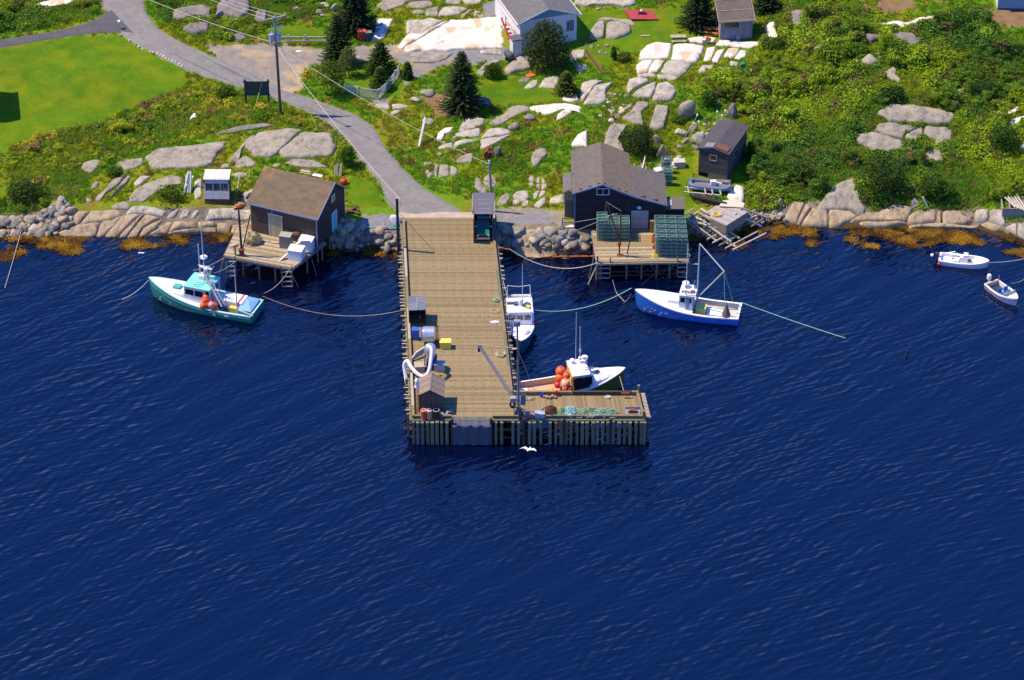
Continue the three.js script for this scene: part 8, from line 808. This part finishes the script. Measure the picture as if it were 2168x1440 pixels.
scatter('roadside_shrubs', 'low green shrubs and weeds on the slope left of the road', clumps, white1, [left], 5, (x, z, k) => bushSize(x, z, k) * .75 * (fbm(x * .5, z * .5, 207, 2) > .42 ? 1 : .45), (x, z, c) => { const v = bushCol(x, z, c), n = fbm(x * .2, z * .25, 241, 3); return n > .58 ? [v[0] * 1.5 + .08, v[1] * 1.05 + .04, v[2] * 2 + .01] : [v[0] * 1.3 + .03, v[1] * 1.12 + .02, v[2] * 1.4]; }, 32, .1, (x, z) => 1.0 * sm(.5, .74, fbm(x * .4, z * .4, 233, 3)));
scatter('upland_shrubs', 'green shrubs along the top edge left of the road', clumps, white1, [zone.bush[2], zone.bush[3]], 5, (x, z, k) => bushSize(x, z, k) * .85, bushCol, 33, .1, (x, z) => 1.2 * sm(.46, .72, fbm(x * .35, z * .35, 235, 3)));
scatter('grass_tussocks', 'taller rough green shrubs among the rocks behind the sheds', clumps, white1, [zone.bush[4], zone.bush[5]], 6, (x, z, k) => .4 + .4 * k, bushCol, 34, .1);
const roughArea = [ground([[-90, -60], [2260, -60], [2260, 470], [1650, 430], [1580, 440], [1190, 440], [1040, 440], [900, 400], [760, 440], [700, 470], [540, 420], [160, 430], [-90, 480]])];
const grassCol = (x, z, c) => { const n = fbm(x * .22, z * .22, 1, 3), o = fbm(x * .6, z * .6, 81, 3), k = .75 + .5 * c; if (o > .72) return [.30 * k, .25 * k, .05 * k]; const y = sm(.42, .62, n); return [lerp(.20, .33, y) * k, lerp(.40, .41, y) * k, .02 * k]; };
const notRough = ['lawn', 'tan', 'gravel', 'soil'];
scatter('rough_grass', 'rough uncut green and straw grass between the rocks', tufts, white1, roughArea, 6, (x, z, k) => notRough.some(n => inZone(n, x, z)) ? 0 : .7 + .8 * k, grassCol, 35);
const mapleGreen = [.16, .25, .02];
scatter('ground_weeds', 'small leafy weeds dotted through the rough grass', clumps, white1, roughArea, .55, (x, z, k) => notRough.some(n => inZone(n, x, z)) || inZone('bush', x, z) || fbm(x * .25, z * .25, 211, 2) < .5 ? 0 : .3 + .35 * k, bushCol, 36, .1);
// ---------- single shrubs ----------
function shrub(label, px, py, wpx, hpx, col, o = {}) {
  const p = G(px, py), s = pxm(py), w = wpx / s, d = w * .85, h = Math.max(.5, (hpx / s - d * SP * .5) / CP * .95), q = rng(Math.round(px * 7 + py)); p.z -= d * .4; p.y = T(p.x, p.z);
  const t = thing('shrub', label, 'bush', p, 0, o.group); const lumps = []; for (let i = 0; i < 9; i++) { const a = q() * 6.28, r = Math.sqrt(q()) * .55; lumps.push([V(Math.cos(a) * r * w / 2, h * (.35 + .45 * q() * (1 - r)), Math.sin(a) * r * d / 2), (.3 + .22 * q())]); }
  const geo = leafCloud(o.n || 1300, () => { const [c, r] = lumps[Math.floor(q() * lumps.length)]; const n = V(q() - .5, q() - .42, q() - .5).normalize(), k = .55 + .45 * Math.sqrt(q()); const v = V(c.x + n.x * r * w * k * .62, c.y + n.y * r * h * k * .95, c.z + n.z * r * d * k * .62); v.y = Math.max(.02, v.y); return [v, n]; }, o.leaf || .13, q, .9);
  const f = part(t, 'foliage', geo, leafMat(...col)); const stems = []; for (let i = 0; i < 4; i++) { const c = lumps[i][0]; stems.push(bar(V(c.x * .15, -.2, c.z * .15), V(c.x * .8, c.y, c.z * .8), .05, .02, 5)); } part(t, 'stems', stems, W.brown); return t;
}
shrub('dense round dark bush behind the black shed', 1347, 338, 76, 74, [.05, .085, .016], { n: 2600, leaf: .12 });
shrub('bright yellow-green leafy shrub on the hillside', 1773, 148, 96, 62, [.15, .26, .015], { n: 1700, leaf: .2 });
shrub('big dark shoreline bush over the tan ledges', 1872, 440, 130, 105, [.06, .115, .016], { n: 3600, leaf: .14 });
shrub('dark green shoreline bush right of the biggest one', 1985, 440, 90, 60, [.065, .13, .016], { n: 2200, leaf: .14 });
shrub('rounded shrub left of the big grey shore rock', 1700, 395, 80, 60, [.085, .15, .016], { n: 1800 });
shrub('tall hillside shrub at the right edge', 2130, 335, 80, 70, [.06, .13, .018], { n: 2000 });
shrub('dark hillside shrub above the grey shelves', 1890, 232, 70, 45, [.05, .1, .018], { n: 1500 });
shrub('dark hillside shrub right of the small boulder', 2080, 215, 90, 45, [.055, .11, .018], { n: 1800 });
shrub('shrub at the right edge of the upper hillside', 2035, 70, 90, 55, [.08, .17, .014], { n: 1800 });
shrub('green shrub beside the cabin on the hillside', 1640, 120, 60, 40, [.07, .14, .016], { n: 1100 });
shrub('round garden bush between the spruce and the house', 1046, 172, 42, 42, [.085, .12, .012], { n: 1500, leaf: .1 });
shrub('leafy green bush at the foot of the tall spruce', 1020, 247, 42, 24, [.1, .22, .01], { n: 900, leaf: .14 });
shrub('small brownish bush right of the spruce', 1040, 243, 26, 20, [.11, .12, .02], { n: 500, leaf: .1 });
shrub('small dark shrub on the lawn below the cabin', 1302, 130, 24, 34, [.055, .11, .014], { n: 700, leaf: .12 });
shrub('olive shrub on the lawn edge below the cabin', 1320, 136, 36, 26, [.12, .16, .02], { n: 700, leaf: .12 });
shrub('bright bush on the shore rocks left of the white deckhouse', 360, 442, 82, 40, [.13, .19, .015], { n: 1500, leaf: .12 });
shrub('dark green bush on the grey ledges', 240, 380, 40, 28, [.1, .17, .015], { n: 800, leaf: .12 });
shrub('shrub at the left shore above the rubble', 50, 455, 110, 60, [.07, .13, .018], { n: 2000 });
shrub('weedy bush under the sign board', 470, 215, 60, 35, [.09, .16, .016], { n: 900 });
shrub('bright nettle clump at the foot of the utility pole', 560, 258, 70, 26, [.12, .24, .01], { n: 1200, leaf: .13 });
shrub('bush at the road edge above the brown shack', 735, 362, 50, 55, [.1, .19, .012], { n: 1300 });
shrub('dark shrub against the right wall of the boathouse', 1592, 345, 34, 50, [.06, .11, .016], { n: 1000 });
shrub('leafy shrub behind the boathouse', 1500, 235, 44, 45, [.08, .18, .012], { n: 1000 });
shrub('dark thicket above the boathouse roof', 1580, 225, 70, 45, [.06, .12, .016], { n: 1300 });
shrub('bush behind the big boulder left of the boathouse', 1440, 268, 40, 22, [.1, .18, .014], { n: 700 });
shrub('olive bush at the top edge behind the cabin', 1630, 28, 70, 35, [.07, .12, .016], { n: 900 });
// ---------- conifers ----------
function spruce(label, px, py, topPy, wpx, col, o = {}) {
  const p = G(px, py), s = pxm(py), H = heightFor(p, topPy) - p.y, R0 = wpx / s / 2, q = rng(Math.round(px * 3 + py * 5)); p.y = T(p.x, p.z);
  const t = thing('spruce_tree', label, 'tree', p, q() * 6, o.group); part(t, 'trunk', bar(V(0, -.3, 0), V(0, H * .97, 0), .022 * H + .04, .02, 7), W.brown);
  const pos = [], idx = []; const lv = Math.round(H * 4.2) + 8;
  for (let l = 0; l < lv; l++) {
    const f = l / lv, y = H * (.06 + .94 * Math.pow(f, .92)), rad = R0 * 1.05 * Math.pow(1 - f, o.pow || .72) * (.85 + .33 * q()) + .05, nb = Math.max(5, Math.round(17 * (1 - f * .55)));
    for (let b = 0; b < nb; b++) {
      const a = (b + q()) / nb * 6.283, L = rad * (.7 + .45 * q()), droop = -.18 - .25 * q() * (1 - f), dir = V(Math.cos(a), 0, Math.sin(a)), sd = V(-Math.sin(a), 0, Math.cos(a)), n = Math.max(3, Math.round(L / .17));
      for (let k = 1; k <= n; k++) {
        const r = k / n, c = dir.clone().multiplyScalar(L * r).add(V(0, y + droop * L * r + .22 * L * r * r * r, 0)), wd = (.12 + .2 * (1 - r)) * (.7 + .6 * q()) * (o.spray || 1);
        for (const sgn of [-1, 1]) { const i0 = pos.length / 3, e = c.clone().addScaledVector(sd, sgn * wd).addScaledVector(dir, .12).add(V(0, -.05 + (q() - .5) * .1, 0)), m = c.clone().addScaledVector(dir, -.1).add(V(0, (q() - .5) * .06, 0)), g2 = c.clone().addScaledVector(dir, .16).add(V(0, .02, 0)); for (const v of [m, e, g2]) pos.push(v.x, v.y, v.z); idx.push(i0, i0 + 1, i0 + 2); }
      }
    }
  }
  part(t, 'crown', meshGeo(pos, idx), leafMat(...col)); return t;
}
spruce('broad dark spruce beside the cracked boulder', 978, 232, 108, 84, [.05, .085, .02]);
spruce('tall narrow spruce beside the white rail fence', 716, 135, 28, 70, [.05, .085, .016]);
spruce('large dark spruce cut off by the top edge', 752, 62, -48, 86, [.03, .055, .016]);
spruce('spruce inside the lattice fence corner', 806, 152, 86, 60, [.055, .095, .016]);
spruce('small young spruce in front of the fenced one', 806, 186, 140, 44, [.06, .12, .014]);
spruce('little lone sapling beside the gravel path', 863, 166, 130, 22, [.06, .11, .016], { spray: .8 });
spruce('small bright spruce at the edge of the lawn ledge', 1199, 200, 150, 50, [.095, .13, .016]);
spruce('dark spruce left of the little grey cabin', 1478, 56, -40, 76, [.03, .055, .018]);
spruce('dark spruce behind the wide rock face at the top', 1622, 24, -30, 60, [.04, .075, .016]);
function leafTree(name, label, px, py, topPy, wpx, col, o = {}) {
  const p = G(px, py), s = pxm(py), H = heightFor(p, topPy) - p.y, w = wpx / s, q = rng(Math.round(px + py * 9)); p.y = T(p.x, p.z);
  const t = thing(name, label, 'tree', p); const br = [bar(V(0, -.3, 0), V(.1, H * .55, 0), .1 * H / 5, .05, 7)]; const lumps = [];
  for (let i = 0; i < (o.lumps || 16); i++) { const a = i * 2.4, f = (i + .5) / (o.lumps || 16), y = H * (o.low || .25) + H * (1 - (o.low || .25)) * f * .88, r = w * .5 * (o.prof ? o.prof(f) : Math.sin(Math.PI * (.2 + .75 * f))) * (.45 + .3 * q()); const c = V(Math.cos(a) * r, y, Math.sin(a) * r); lumps.push([c, w * (.2 + .08 * q()) * (o.prof ? .5 + .6 * o.prof(f) : 1)]); br.push(bar(V(.05, Math.min(y * .7, H * .5), 0), c, .04, .015, 4)); }
  part(t, 'trunk', br, W.brown);
  part(t, 'crown', leafCloud(o.n || 2400, () => { const [c, r] = lumps[Math.floor(q() * lumps.length)]; const n = V(q() - .5, q() - .45, q() - .5).normalize(), k = .5 + .5 * Math.sqrt(q()); return [V(c.x + n.x * r * k, c.y + n.y * r * k * 1.05, c.z + n.z * r * k), n]; }, o.leaf || .14, q, .9), leafMat(...col)); return t;
}
leafTree('pine_tree', 'rounded dense pine in front of the white house', 1158, 142, 50, 94, [.05, .085, .022], { n: 5200, lumps: 26, leaf: .15, low: .12, prof: f => Math.pow(Math.max(0, 1 - Math.pow(Math.abs(f - .28) / .74, 2.2)), .6) });
leafTree('birch_tree', 'pale young birch beside the tall narrow spruce', 738, 160, 102, 42, [.13, .18, .045], { n: 1500, leaf: .11 });
leafTree('leafy_tree', 'small bright leafy tree at the fence corner by the road', 703, 198, 132, 62, [.1, .17, .016], { n: 2200, leaf: .13, low: .3 });
// ---------- floating seaweed and foam ----------
{
  const q = rng(71), geo = []; for (let v = 0; v < 3; v++) { const pos = [], idx = []; for (let i = 0; i < 26; i++) { const a = q() * 6.28, r = q() * .45, x = Math.cos(a) * r, z = Math.sin(a) * r, b = q() * 6.28, l = .1 + .2 * q(), w = .03 + .04 * q(), k = pos.length / 3, y = q() * .05; pos.push(x - w * Math.sin(b), y, z + w * Math.cos(b), x + w * Math.sin(b), y, z - w * Math.cos(b), x + l * Math.cos(b), y + .02 * q(), z + l * Math.sin(b)); idx.push(k, k + 1, k + 2); } geo.push(meshGeo(pos, idx)); }
  const bands = [[[[-60, 500], [130, 500], [300, 500], [530, 492], [560, 505], [500, 512], [330, 522], [200, 535], [60, 545], [-60, 560]], 9], [[[1650, 478], [1800, 482], [1990, 488], [2110, 500], [2168, 512], [2230, 560], [2150, 545], [2100, 520], [1990, 515], [1920, 530], [1840, 525], [1800, 510], [1720, 500], [1640, 495]], 13], [[[1590, 470], [1650, 470], [1660, 500], [1600, 520], [1520, 530], [1560, 500]], 6], [[[1150, 520], [1260, 520], [1260, 540], [1170, 545]], 9], [[[700, 525], [850, 530], [850, 545], [700, 540]], 6], [[[1705, 508], [1732, 508], [1735, 520], [1705, 520]], 12]];
  const L = [[], [], []];
  for (const [pp, dn] of bands) { const poly = pp.map(([a, b]) => { const v = at(a, b, 0); return [v.x, v.z]; }), b = bounds(poly), n = (b[1] - b[0]) * (b[3] - b[2]) * dn; for (let i = 0; i < n; i++) { const x = lerp(b[0], b[1], q()), z = lerp(b[2], b[3], q()); if (!inside(poly, x, z)) continue; const m = fbm(x * .45, z * .7, 221, 3), d = interp(shoreW, x) - z; if (m < .47 - .1 * sm(-2, 1, d) + .12 * q() || d > .8) continue; L[Math.floor(q() * 3)].push([x, z, q(), m]); } }
  geo.forEach((g, gi) => { const im = new THREE.InstancedMesh(g, white1, L[gi].length), M4 = new THREE.Matrix4(), c = new THREE.Color(); L[gi].forEach(([x, z, k, m], i) => { const y = Math.max(.06, T(x, z) + .05); M4.compose(V(x, y, z), new THREE.Quaternion().setFromAxisAngle(V(0, 1, 0), k * 60), V(.8 + k * .7, 1, .8 + k * .7)); im.setMatrixAt(i, M4); const b = .3 + 1.5 * Math.pow(hash(i, gi, 7), 1.3) * sm(.4, .62, m), dk = sm(.42, .58, fbm(x * .9, z * 1.6, 225, 3)); c.setRGB(.27 * b * lerp(.35, 1, dk), .15 * b * lerp(.28, 1, dk), .008 * b); im.setColorAt(i, c); }); im.name = numbered('seaweed'); im.userData = { kind: 'stuff', label: 'golden brown rockweed floating along the shore', category: 'seaweed' }; im.castShadow = im.receiveShadow = true; scene.add(im); });
}
renderer.render(scene, camera);
